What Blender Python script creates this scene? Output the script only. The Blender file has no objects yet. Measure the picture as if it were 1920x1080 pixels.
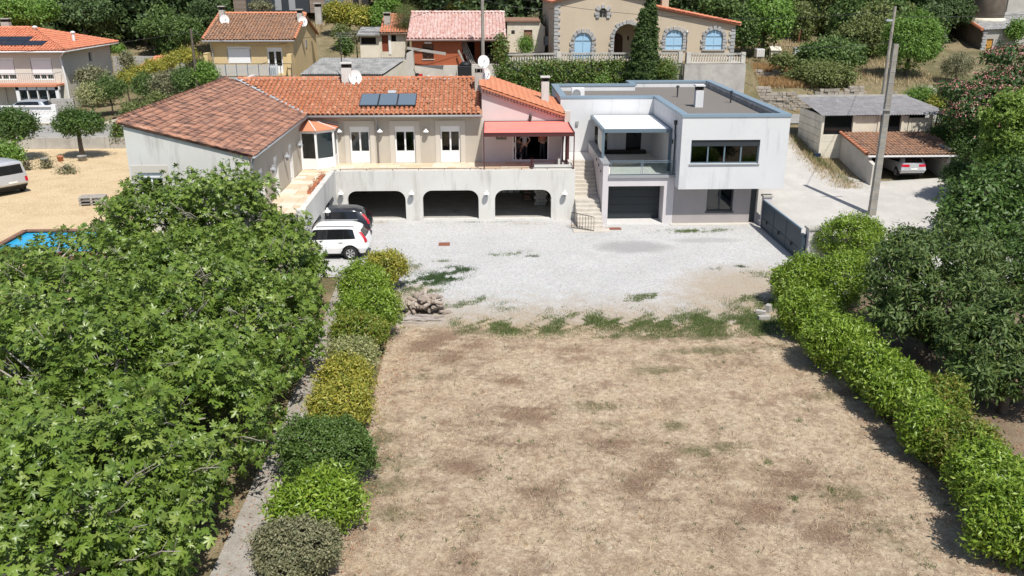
import bpy, math, random
import numpy as np
from mathutils import Vector, Matrix

random.seed(7)
rng = np.random.default_rng(11)
scene = bpy.context.scene
col = scene.collection
PI = math.pi

# ------------------------------------------------------------------ camera, sky, sun, exposure
FPX, CAMH = 1620.0, 13.3
TH, YAW = math.atan(573 / 1620.0), math.atan(60 / 1718.0)
FWD = Vector((math.sin(YAW) * math.cos(TH), math.cos(YAW) * math.cos(TH), -math.sin(TH)))
RGT = Vector((math.cos(YAW), -math.sin(YAW), 0))
UPV = RGT.cross(FWD)
cam_data = bpy.data.cameras.new('camera')
cam = bpy.data.objects.new('camera', cam_data)
col.objects.link(cam)
cam_data.sensor_width = 36
cam_data.lens = 36 * FPX / 1920
cam_data.clip_end = 1500
cam.matrix_world = Matrix(((RGT.x, UPV.x, -FWD.x, 0), (RGT.y, UPV.y, -FWD.y, 0), (RGT.z, UPV.z, -FWD.z, CAMH), (0, 0, 0, 1)))
scene.camera = cam

SUN_TRAVEL = Vector((-0.24, 0.57, -1.0))
sun_el = math.atan2(1.0, math.hypot(0.24, 0.57))
world = bpy.data.worlds.new('World')
scene.world = world
world.use_nodes = True
wn = world.node_tree
wn.nodes.clear()
sky = wn.nodes.new('ShaderNodeTexSky')
sky.sky_type = 'NISHITA'
sky.sun_disc = False
sky.sun_elevation = sun_el
sky.sun_rotation = math.atan2(0.24, -0.57)
bg = wn.nodes.new('ShaderNodeBackground')
bg.inputs[1].default_value = 0.10
wo = wn.nodes.new('ShaderNodeOutputWorld')
wn.links.new(sky.outputs[0], bg.inputs[0])
wn.links.new(bg.outputs[0], wo.inputs[0])
sun_data = bpy.data.lights.new('sun', 'SUN')
sun_data.energy = 4.6
sun_data.angle = math.radians(0.6)
sun_data.color = (1.0, 0.955, 0.88)
sun = bpy.data.objects.new('sun', sun_data)
col.objects.link(sun)
sun.rotation_euler = SUN_TRAVEL.to_track_quat('-Z', 'Y').to_euler()
sun.location = (20, -30, 60)
scene.view_settings.view_transform = 'Standard'
scene.view_settings.look = 'None'
scene.view_settings.exposure = 0.2
scene.view_settings.gamma = 1.0
scene.render.resolution_x = 1024
scene.render.resolution_y = 576

# a pixel of the 1920 x 1080 photograph to a real point at a given depth or height
def _ray(px, py):
    return FWD * FPX + RGT * (px - 960) - UPV * (py - 540)
def AZ(px, py, z):
    r = _ray(px, py); return Vector((0, 0, CAMH)) + r * ((z - CAMH) / r.z)
def AY(px, py, y):
    r = _ray(px, py); return Vector((0, 0, CAMH)) + r * (y / r.y)
def AX(px, py, x):
    r = _ray(px, py); return Vector((0, 0, CAMH)) + r * (x / r.x)

# ------------------------------------------------------------------ materials
def _nt(name):
    m = bpy.data.materials.new(name)
    m.use_nodes = True
    nt = m.node_tree
    b = nt.nodes['Principled BSDF']
    return m, nt, b
def _c(c):
    return (c[0], c[1], c[2], 1.0)
def _mix(nt, fac, a, b, blend='MIX'):
    n = nt.nodes.new('ShaderNodeMix'); n.data_type = 'RGBA'; n.blend_type = blend
    for sock, v in ((n.inputs[0], fac), (n.inputs[6], a), (n.inputs[7], b)):
        if hasattr(v, 'is_linked'): nt.links.new(v, sock)
        elif isinstance(v, (int, float)): sock.default_value = v
        else: sock.default_value = _c(v)
    return n.outputs[2]
def _noise(nt, scale, detail=4, rough=0.6, stretch=(1, 1, 1), lo=0.4, hi=0.6, off=0.0):
    tc = nt.nodes.new('ShaderNodeNewGeometry')
    mp = nt.nodes.new('ShaderNodeMapping')
    mp.inputs['Scale'].default_value = stretch
    mp.inputs['Location'].default_value = (off, off * .7, off * .3)
    nt.links.new(tc.outputs['Position'], mp.inputs[0])
    n = nt.nodes.new('ShaderNodeTexNoise')
    n.inputs['Scale'].default_value = scale
    n.inputs['Detail'].default_value = detail
    n.inputs['Roughness'].default_value = rough
    nt.links.new(mp.outputs[0], n.inputs['Vector'])
    r = nt.nodes.new('ShaderNodeMapRange')
    r.inputs[1].default_value = lo; r.inputs[2].default_value = hi
    nt.links.new(n.outputs[0], r.inputs[0])
    return r.outputs[0], n.outputs[0]
def _rand(nt):
    g = nt.nodes.new('ShaderNodeNewGeometry'); o = nt.nodes.new('ShaderNodeObjectInfo')
    a = nt.nodes.new('ShaderNodeMath'); a.operation = 'ADD'
    nt.links.new(g.outputs['Random Per Island'], a.inputs[0]); nt.links.new(o.outputs['Random'], a.inputs[1])
    f = nt.nodes.new('ShaderNodeMath'); f.operation = 'FRACT'
    nt.links.new(a.outputs[0], f.inputs[0])
    return f.outputs[0]
def _bump(nt, b, h, strength, dist=0.02):
    n = nt.nodes.new('ShaderNodeBump')
    n.inputs['Strength'].default_value = strength; n.inputs['Distance'].default_value = dist
    nt.links.new(h, n.inputs['Height']); nt.links.new(n.outputs[0], b.inputs['Normal'])
def pm(name, c, c2=None, scale=3, rough=0.85, bump=0.0, bscale=60, rnd=None, stain=None, stain_p=(1.2, 0.45, 0.7, (1, 1, 1)), spec=0.3, metal=0.0, lo=0.38, hi=0.62, fine=0.0):
    m, nt, b = _nt(name)
    out = None
    cur = c
    if c2 is not None:
        f, _ = _noise(nt, scale, lo=lo, hi=hi); cur = _mix(nt, f, c, c2)
    if rnd is not None:
        r = _rand(nt)
        ramp = nt.nodes.new('ShaderNodeValToRGB')
        cols = rnd
        els = ramp.color_ramp.elements
        while len(els) < len(cols): els.new(0.5)
        for i, cc in enumerate(cols):
            els[i].position = i / max(1, len(cols) - 1) if len(cols) > 1 else 0
        for i, cc in enumerate(cols):
            els[i].color = _c(cc)
        nt.links.new(r, ramp.inputs[0])
        cur = _mix(nt, 0.75, cur, ramp.outputs[0])
    if stain is not None:
        sc, lo2, hi2, st = stain_p
        f, _ = _noise(nt, sc, detail=6, rough=0.7, stretch=st, lo=lo2, hi=hi2, off=3.1)
        cur = _mix(nt, f, cur, stain)
    if fine:
        f, _ = _noise(nt, bscale, detail=3, lo=0.25, hi=0.75, off=9)
        g = nt.nodes.new('ShaderNodeMapRange'); g.inputs[3].default_value = 1 - fine; g.inputs[4].default_value = 1 + fine * .6
        nt.links.new(f, g.inputs[0])
        cc = nt.nodes.new('ShaderNodeCombineColor')
        for i in range(3): nt.links.new(g.outputs[0], cc.inputs[i])
        cur = _mix(nt, 1.0, cur, cc.outputs[0], 'MULTIPLY')
    if hasattr(cur, 'is_linked'): nt.links.new(cur, b.inputs['Base Color'])
    else: b.inputs['Base Color'].default_value = _c(cur)
    b.inputs['Roughness'].default_value = rough
    b.inputs['Specular IOR Level'].default_value = spec
    b.inputs['Metallic'].default_value = metal
    if bump:
        _, h = _noise(nt, bscale, detail=5); _bump(nt, b, h, bump)
    return m
def leafmat(name, cols, trans=0.3, rough=0.45, patch=None):
    m, nt, b = _nt(name)
    r = _rand(nt)
    ramp = nt.nodes.new('ShaderNodeValToRGB')
    els = ramp.color_ramp.elements
    while len(els) < len(cols): els.new(0.5)
    for i in range(len(cols)): els[i].position = i / (len(cols) - 1)
    for i, cc in enumerate(cols): els[i].color = _c(cc)
    nt.links.new(r, ramp.inputs[0])
    cur = ramp.outputs[0]
    if patch:
        f, _ = _noise(nt, 1.3, detail=6, rough=.75, lo=.5, hi=.72); cur = _mix(nt, f, cur, patch)
    nt.links.new(cur, b.inputs['Base Color'])
    b.inputs['Roughness'].default_value = rough
    b.inputs['Specular IOR Level'].default_value = 0.45
    t = nt.nodes.new('ShaderNodeBsdfTranslucent')
    br = nt.nodes.new('ShaderNodeBrightContrast'); br.inputs[1].default_value = 0.03
    nt.links.new(cur, br.inputs[0]); nt.links.new(br.outputs[0], t.inputs[0])
    mx = nt.nodes.new('ShaderNodeMixShader'); mx.inputs[0].default_value = trans
    nt.links.new(b.outputs[0], mx.inputs[1]); nt.links.new(t.outputs[0], mx.inputs[2])
    nt.links.new(mx.outputs[0], nt.nodes['Material Output'].inputs[0])
    return m
def glassmat(name, tint=(0.75, 0.8, 0.8), refl=0.25, trans=0.9):
    m, nt, b = _nt(name)
    nt.nodes.remove(b)
    tr = nt.nodes.new('ShaderNodeBsdfTransparent'); tr.inputs[0].default_value = _c(tint)
    gl = nt.nodes.new('ShaderNodeBsdfGlossy'); gl.inputs['Roughness'].default_value = 0.02
    fr = nt.nodes.new('ShaderNodeFresnel'); fr.inputs[0].default_value = 1.5
    ad = nt.nodes.new('ShaderNodeMath'); ad.operation = 'ADD'; ad.use_clamp = True; ad.inputs[1].default_value = refl
    nt.links.new(fr.outputs[0], ad.inputs[0])
    mx = nt.nodes.new('ShaderNodeMixShader')
    nt.links.new(ad.outputs[0], mx.inputs[0]); nt.links.new(tr.outputs[0], mx.inputs[1]); nt.links.new(gl.outputs[0], mx.inputs[2])
    nt.links.new(mx.outputs[0], nt.nodes['Material Output'].inputs[0])
    return m

M = {}
M['render_white'] = pm('white_render', (.62, .615, .585), (.59, .575, .545), 0.6, .9, .15, 40, stain=(.38, .365, .335), stain_p=(1.8, .52, .78, (1, 1, .16)))
M['render_beige'] = pm('beige_render', (.50, .455, .385), (.46, .42, .355), 0.8, .9, .15, 40, stain=(.42, .39, .33), stain_p=(1.4, .55, .85, (1, 1, .2)))
M['trim_beige'] = pm('trim_beige', (.56, .52, .455), rough=.9)
M['render_pink'] = pm('pink_render', (.60, .545, .53), (.57, .515, .50), .7, .9, .1, 40)
M['modern_white'] = pm('modern_white', (.64, .645, .655), (.61, .615, .625), .5, .85, .06, 80, stain=(.45, .46, .47), stain_p=(1.6, .52, .78, (1, 1, .18)))
M['modern_taupe'] = pm('modern_taupe', (.37, .34, .335), (.34, .315, .31), .8, .9, .06, 60)
M['modern_lilac'] = pm('modern_lilac', (.60, .565, .575), (.56, .53, .54), .8, .9, .06, 60)
M['zinc'] = pm('blue_grey_metal', (.22, .30, .37), rough=.4, spec=.5)
M['anthracite'] = pm('anthracite_metal', (.035, .042, .05), rough=.4, spec=.5)
M['gate_paint'] = pm('gate_paint', (.04, .06, .08), rough=.55, spec=.3)
M['bluegrey_metal'] = pm('bluegrey_paint', (.13, .18, .22), rough=.4, spec=.5)
M['white_pvc'] = pm('white_pvc', (.80, .80, .80), rough=.4, spec=.5)
M['white_metal'] = pm('white_metal', (.78, .78, .78), rough=.35, spec=.5)
M['grey_metal'] = pm('grey_metal', (.30, .31, .32), rough=.45, spec=.5)
M['dark_iron'] = pm('dark_iron', (.05, .045, .045), rough=.6)
M['brown_iron'] = pm('brown_iron', (.09, .03, .03), rough=.5)
M['dark_void'] = pm('dark_interior', (.025, .023, .021), (.04, .036, .032), 1.5, .95)  # near-black colour stands in for the shade inside rooms and openings
M['inner_wall'] = pm('inner_wall', (.5, .47, .42), (.38, .35, .31), 1.2, .95)
M['concrete'] = pm('concrete', (.46, .44, .40), (.38, .36, .33), 1.5, .95, .3, 50, stain=(.22, .21, .19), stain_p=(1.6, .55, .8, (1, 1, .3)))
M['concrete_light'] = pm('light_concrete', (.58, .55, .50), (.50, .47, .42), 1.3, .95, .3, 40, stain=(.30, .28, .25), stain_p=(2, .58, .85, (1, 1, .25)))
M['step_stone'] = pm('step_concrete', (.56, .52, .46), (.48, .44, .38), 2.5, .95, .3, 60)
M['paving'] = pm('sandstone_paving', (.62, .53, .40), None, rough=.85, bump=.1, bscale=30, rnd=[(.66, .56, .42), (.62, .46, .30), (.70, .62, .50), (.55, .40, .26), (.68, .58, .46), (.74, .68, .58)])
M['tile_orange'] = pm('terracotta_orange', (.50, .17, .075), None, rough=.85, rnd=[(.40, .155, .085), (.46, .19, .11), (.43, .17, .09), (.50, .235, .15), (.37, .135, .07), (.45, .18, .095), (.54, .29, .19)], stain=(.21, .09, .055), stain_p=(2.2, .52, .74, (1, 1, 1)))
M['tile_old'] = pm('terracotta_lichen', (.46, .235, .155), (.53, .295, .205), 1.2, .9, .2, 30, rnd=[(.43, .205, .13), (.50, .255, .17), (.46, .225, .145), (.55, .32, .23)], stain=(.14, .083, .068), stain_p=(2.6, .43, .58, (.45, 1.5, 1)), fine=.4)
M['tile_smooth'] = pm('terracotta_smooth', (.56, .22, .12), (.60, .27, .16), 1.5, .9, .1, 30, rnd=[(.55, .21, .11), (.60, .25, .14), (.52, .20, .11), (.58, .24, .13)], stain=(.64, .40, .30), stain_p=(1.5, .62, .7, (.4, 2, 1)))
M['tile_pink'] = pm('terracotta_pale', (.60, .42, .38), None, rough=.85, rnd=[(.66, .50, .46), (.56, .30, .26), (.68, .55, .52), (.60, .38, .33), (.50, .25, .21), (.70, .60, .57)])
M['tile_brown'] = pm('terracotta_brown', (.30, .17, .11), None, rough=.9, rnd=[(.24, .14, .10), (.34, .19, .12), (.40, .22, .13), (.28, .18, .13), (.36, .24, .18)], stain=(.13, .09, .07), stain_p=(2, .5, .7, (1, 1, 1)))
M['tile_bright'] = pm('terracotta_bright', (.58, .21, .12), None, rough=.85, rnd=[(.56, .20, .11), (.62, .24, .14), (.53, .18, .10), (.60, .26, .16)])
M['fibre_cement'] = pm('fibre_cement', (.34, .34, .33), (.22, .22, .22), 2.0, .95, .3, 40, stain=(.14, .135, .13), stain_p=(1.5, .5, .75, (1, .4, 1)))
M['fibre_cement_pale'] = pm('fibre_cement_pale', (.34, .33, .33), (.26, .25, .25), 2.0, .95, .3, 40, stain=(.46, .45, .45), stain_p=(2, .55, .75, (1, .4, 1)))
M['flashing'] = pm('zinc_flashing', (.42, .44, .46), rough=.5, spec=.5)
M['solar_glass'] = pm('solar_glass', (.13, .17, .21), rough=.22, spec=.8)  # sky reflection put into the blue-grey base colour
M['solar_black'] = pm('solar_black', (.018, .02, .025), rough=.3, spec=.5)
M['glass'] = glassmat('window_glass', (.55, .6, .6), .04)
M['glass_rail'] = glassmat('railing_glass', (.80, .86, .85), .05)
M['car_glass'] = pm('car_glass', (.012, .013, .015), rough=.08, spec=.6)
M['curtain'] = pm('curtain', (.62, .60, .56), rough=.95)
M['blind'] = pm('green_grey_blind', (.36, .42, .41), rough=.9)
M['awning'] = pm('red_awning_cloth', (.86, .24, .20), (.82, .22, .185), 1.5, .85)
M['pergola_white'] = pm('pergola_white', (.84, .84, .84), rough=.5)
M['roof_gravel'] = pm('roof_gravel', (.25, .225, .205), (.18, .165, .15), 18, 1.0, .8, 70, lo=.4, hi=.6, fine=.5)
M['garage_panel'] = pm('garage_panel', (.020, .026, .032), rough=.42, spec=.4)
M['curb_tile'] = pm('terrace_tile', (.62, .61, .59), (.57, .56, .54), 2, .7)
M['genoise'] = pm('genoise', (.66, .50, .46), (.56, .38, .34), 3, .9)
M['stone_grey'] = pm('grey_stone', (.36, .36, .36), None, rough=.95, bump=.4, bscale=20, rnd=[(.30, .30, .31), (.42, .42, .42), (.36, .36, .37), (.48, .48, .47)])
M['stone_dry'] = pm('dry_stone', (.33, .29, .24), None, rough=.95, bump=.5, bscale=14, rnd=[(.24, .22, .19), (.36, .32, .27), (.44, .40, .34), (.30, .26, .21), (.40, .33, .25)])
M['villa_render'] = pm('villa_render', (.55, .46, .345), (.51, .425, .32), .6, .9, .1, 40, stain=(.38, .32, .24), stain_p=(1.2, .6, .9, (1, 1, .25)))
M['yellow_render'] = pm('ochre_render', (.66, .50, .25), (.61, .47, .27), .7, .9, .1, 40, stain=(.42, .34, .22), stain_p=(.8, .55, .75, (1, 1, .5)))
M['cream_render'] = pm('cream_render', (.70, .65, .54), (.63, .58, .475), 1, .9, stain=(.40, .36, .30), stain_p=(1.5, .55, .8, (1, 1, .4)))
M['white_house'] = pm('offwhite_render', (.62, .60, .53), (.58, .56, .50), .7, .9)
M['brick_red'] = pm('hollow_brick', (.40, .12, .055), (.36, .10, .045), 2, .9, .1, 30, rnd=[(.38, .11, .05), (.42, .13, .06), (.36, .10, .045)])
M['block_grey'] = pm('concrete_block', (.40, .385, .36), None, rough=.95, bump=.3, bscale=40, rnd=[(.38, .365, .34), (.44, .42, .39), (.34, .33, .31)])
M['shutter_blue'] = pm('pale_blue_paint', (.36, .56, .74), (.33, .53, .72), 1, .6)
M['wood_dark'] = pm('dark_wood', (.06, .03, .02), (.09, .045, .03), 3, .7)
M['wood_red'] = pm('red_brown_door', (.20, .05, .025), rough=.7)
M['wood_grey'] = pm('weathered_board', (.42, .39, .35), (.32, .30, .27), 5, .9)
M['wood_siding'] = pm('timber_siding', (.24, .19, .15), (.18, .14, .11), 3, .9, rnd=[(.2, .16, .13), (.28, .22, .18)])
M['pole_concrete'] = pm('pole_concrete', (.33, .31, .27), (.26, .24, .21), 2.5, .95, .2, 30, stain=(.30, .17, .07), stain_p=(1.4, .60, .78, (1, 1, .4)))
M['pole_wood'] = pm('pole_wood', (.38, .35, .30), (.30, .27, .23), 3, .95)
M['cable'] = pm('cable', (.05, .05, .05), rough=.6)
M['bark'] = pm('bark', (.10, .08, .065), (.16, .135, .11), 6, .95, .5, 20)
M['bark_fig'] = pm('fig_bark', (.36, .33, .29), (.27, .24, .20), 5, .9, .2, 30)
M['log_wood'] = pm('firewood', (.36, .30, .25), (.24, .20, .17), 6, .95, .3, 30, rnd=[(.40, .34, .29), (.26, .21, .18), (.48, .42, .36), (.32, .25, .20)])
M['twig'] = pm('dry_twig', (.42, .38, .35), None, rough=.95, rnd=[(.36, .32, .29), (.48, .44, .41), (.30, .26, .23)])
M['rust'] = pm('rusty_iron', (.26, .10, .06), (.20, .08, .05), 8, .9, .2, 40)
M['terracotta'] = pm('terracotta_pot', (.45, .18, .10), rough=.9)
M['black_plastic'] = pm('black_plastic', (.02, .02, .022), rough=.5)
M['rubber'] = pm('tyre_rubber', (.02, .02, .02), rough=.85)
M['alloy'] = pm('alloy', (.55, .55, .56), rough=.3, spec=.6, metal=.6)
M['paint_white'] = pm('white_car_paint', (.80, .80, .80), rough=.22, spec=.55)
M['paint_dark'] = pm('dark_car_paint', (.022, .026, .035), rough=.2, spec=.6)
M['paint_silver'] = pm('silver_car_paint', (.60, .61, .63), rough=.25, spec=.6, metal=.35)
M['paint_blue_silver'] = pm('blue_silver_paint', (.40, .45, .50), rough=.25, spec=.6, metal=.35)
M['tail_red'] = pm('tail_lamp', (.50, .012, .03), rough=.2, spec=.6)
M['plate'] = pm('number_plate', (.75, .75, .72), rough=.5)
M['skin'] = pm('skin', (.45, .28, .21), rough=.6)
M['hair'] = pm('hair', (.03, .022, .018), rough=.7)
M['shirt_grey'] = pm('grey_blue_shirt', (.42, .44, .50), rough=.9)
M['shirt_red'] = pm('coral_shirt', (.42, .15, .11), rough=.9)
M['shirt_dark'] = pm('dark_shirt', (.05, .05, .06), rough=.9)
M['shirt_white'] = pm('white_shirt', (.70, .70, .70), rough=.9)
M['trouser'] = pm('dark_trousers', (.03, .032, .045), rough=.9)
M['pool_water'] = pm('pool_water', (.02, .34, .62), (.03, .42, .70), 2.0, .12, .15, 3, spec=.6)
M['pool_cover'] = pm('blue_pool_liner', (.03, .38, .68), rough=.5)
M['wood_brown'] = pm('brown_wood', (.20, .10, .07), (.26, .14, .10), 4, .85)
M['flower'] = pm('pink_flower', (.62, .28, .26), None, rough=.8, rnd=[(.62, .24, .24), (.70, .38, .34), (.55, .20, .18)])
M['red_plastic'] = pm('red_plastic', (.45, .02, .03), rough=.5)
M['rubble'] = pm('pale_rubble', (.62, .60, .57), (.5, .48, .45), 4, .95, .4, 20)
M['letterbox'] = pm('letter_box', (.02, .03, .06), rough=.4)
M['yellow_plastic'] = pm('yellow_plastic', (.55, .45, .04), rough=.5)
M['lounger'] = pm('white_plastic', (.80, .80, .79), rough=.5)
M['teal'] = pm('teal_paint', (.15, .42, .46), rough=.6)
M['ochre_sheet'] = pm('ochre_board', (.50, .26, .05), (.44, .22, .05), 3, .8)
M['silo'] = pm('silo_concrete', (.19, .155, .125), (.14, .115, .09), 1.5, .95, .2, 30, stain=(.30, .26, .21), stain_p=(1.4, .6, .8, (1, 1, .15)))
# leaves
M['fig_leaf'] = leafmat('fig_leaf', [(0.094, 0.161, 0.022), (0.138, 0.220, 0.030), (0.200, 0.285, 0.047), (0.111, 0.188, 0.026), (0.266, 0.343, 0.078), (0.066, 0.124, 0.021), (0.172, 0.252, 0.042)], 0.24, .36)
M['laurel'] = leafmat('laurel_leaf', [(0.104, 0.195, 0.017), (0.181, 0.295, 0.027), (0.264, 0.388, 0.041), (0.139, 0.239, 0.020), (0.360, 0.451, 0.082), (0.208, 0.326, 0.030)], 0.28, .35, patch=(.19, .28, .035))
M['laurel_yellow'] = leafmat('photinia_leaf', [(0.120, 0.228, 0.026), (0.204, 0.288, 0.036), (0.288, 0.264, 0.048), (0.144, 0.240, 0.030), (0.324, 0.228, 0.060)], .3, .4, patch=(0.09, 0.17, 0.02))
M['golden'] = leafmat('golden_leaf', [(0.253, 0.276, 0.034), (0.414, 0.380, 0.052), (0.552, 0.483, 0.103), (0.322, 0.322, 0.046), (0.161, 0.230, 0.029)], .3, .45, patch=(0.15, 0.21, 0.03))
M['variegated'] = leafmat('variegated_leaf', [(0.230, 0.265, 0.092), (0.414, 0.414, 0.184), (0.161, 0.218, 0.057), (0.552, 0.529, 0.287), (0.276, 0.299, 0.103)], .28, .5)
M['yew'] = leafmat('dark_needle', [(0.057, 0.109, 0.021), (0.086, 0.155, 0.029), (0.121, 0.190, 0.040), (0.069, 0.127, 0.023)], .2, .5)
M['greygreen'] = leafmat('grey_green_leaf', [(0.156, 0.168, 0.084), (0.240, 0.240, 0.132), (0.120, 0.138, 0.066), (0.312, 0.288, 0.168), (0.204, 0.204, 0.108)], .2, .6)
M['loquat'] = leafmat('loquat_leaf', [(0.045, 0.089, 0.018), (0.066, 0.121, 0.024), (0.090, 0.147, 0.032), (0.053, 0.100, 0.020), (0.127, 0.178, 0.048), (0.063, 0.115, 0.024), (0.159, 0.199, 0.048), (0.074, 0.131, 0.026)], 0.2, .55)
M['acacia'] = leafmat('acacia_leaf', [(.045, .095, .018), (.07, .135, .024), (.105, .18, .034), (.055, .11, .02)], .25, .45)
M['pine_bright'] = leafmat('pine_needle', [(.16, .26, .035), (.24, .35, .055), (.12, .20, .03), (.28, .40, .08)], .25, .5)
M['mimosa'] = leafmat('mimosa_leaf', [(.04, .09, .02), (.065, .13, .028), (.05, .10, .025)], .25, .5)
M['wood_leaf'] = leafmat('woodland_leaf', [(0.058, 0.111, 0.029), (0.091, 0.163, 0.036), (0.130, 0.208, 0.047), (0.072, 0.130, 0.031), (0.163, 0.227, 0.058)], .25, .55)
M['wood_dark_leaf'] = leafmat('dark_woodland_leaf', [(0.051, 0.090, 0.031), (0.081, 0.136, 0.042), (0.117, 0.177, 0.055), (0.064, 0.109, 0.035)], .2, .6)
M['wood_olive'] = leafmat('olive_leaf', [(0.112, 0.150, 0.044), (0.175, 0.213, 0.062), (0.138, 0.175, 0.044), (0.213, 0.237, 0.081)], .25, .55)
M['wood_bright'] = leafmat('bright_leaf', [(0.102, 0.204, 0.030), (0.156, 0.282, 0.042), (0.204, 0.336, 0.060), (0.120, 0.228, 0.034)], .3, .5)
M['ivy'] = leafmat('ivy_leaf', [(.06, .115, .018), (.10, .18, .025), (.15, .235, .04), (.075, .14, .02), (.24, .20, .06)], .25, .45)
M['cypress'] = leafmat('cypress_leaf', [(.035, .07, .014), (.055, .10, .02), (.08, .135, .028), (.042, .085, .016)], .15, .6)
M['grass_green'] = leafmat('weed_green', [(.09, .145, .03), (.13, .19, .04), (.07, .115, .028), (.19, .23, .07)], .25, .6)
M['grass_dark'] = leafmat('clover_green', [(.035, .075, .022), (.05, .10, .028), (.065, .12, .034)], .2, .6)
M['straw'] = leafmat('straw', [(.52, .39, .235), (.66, .52, .34), (.34, .22, .135), (.58, .45, .28), (.24, .15, .10), (.72, .61, .45), (.45, .29, .17)], .15, .8)
M['litter'] = leafmat('dead_stalk', [(.14, .09, .07), (.21, .135, .10), (.10, .07, .055), (.28, .19, .14)], .1, .9)
M['dead_leaf'] = leafmat('dead_leaf', [(.36, .15, .08), (.44, .22, .12), (.28, .11, .06), (.50, .30, .18)], .15, .8)
M['dry_grass'] = leafmat('dry_grass', [(.46, .37, .22), (.38, .29, .16), (.52, .44, .28), (.42, .30, .15)], .2, .8)
M['gold_grass'] = leafmat('golden_grass', [(.42, .26, .11), (.50, .33, .16), (.36, .22, .09)], .2, .8)
# ------------------------------------------------------------------ mesh helpers
def V3(*a): return Vector(a)
def link(name, me, parent=None, mats=()):
    o = bpy.data.objects.new(name, me)
    col.objects.link(o)
    if me is not None:
        for m in mats: me.materials.append(m)
    if parent is not None:
        o.parent = parent
        p = parent; off = Vector((0, 0, 0))
        while p is not None:
            off += p.location; p = p.parent
        o.matrix_parent_inverse = Matrix.Translation(-off) if parent.type == 'EMPTY' else Matrix.Identity(4)
    return o
def tag(o, label, cat, group=None):
    o['label'] = label; o['category'] = cat
    if group: o['group'] = group
    return o
def thing(name, label, cat, loc=(0, 0, 0), group=None):
    o = link(name, None); o.location = loc; o.empty_display_size = .3
    return tag(o, label, cat, group)
def copy_thing(root):
    r = root.copy(); col.objects.link(r)
    for ch in root.children:
        c = ch.copy(); col.objects.link(c); c.parent = r
        for g in ch.children:
            d = g.copy(); col.objects.link(d); d.parent = c
    return r

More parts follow.
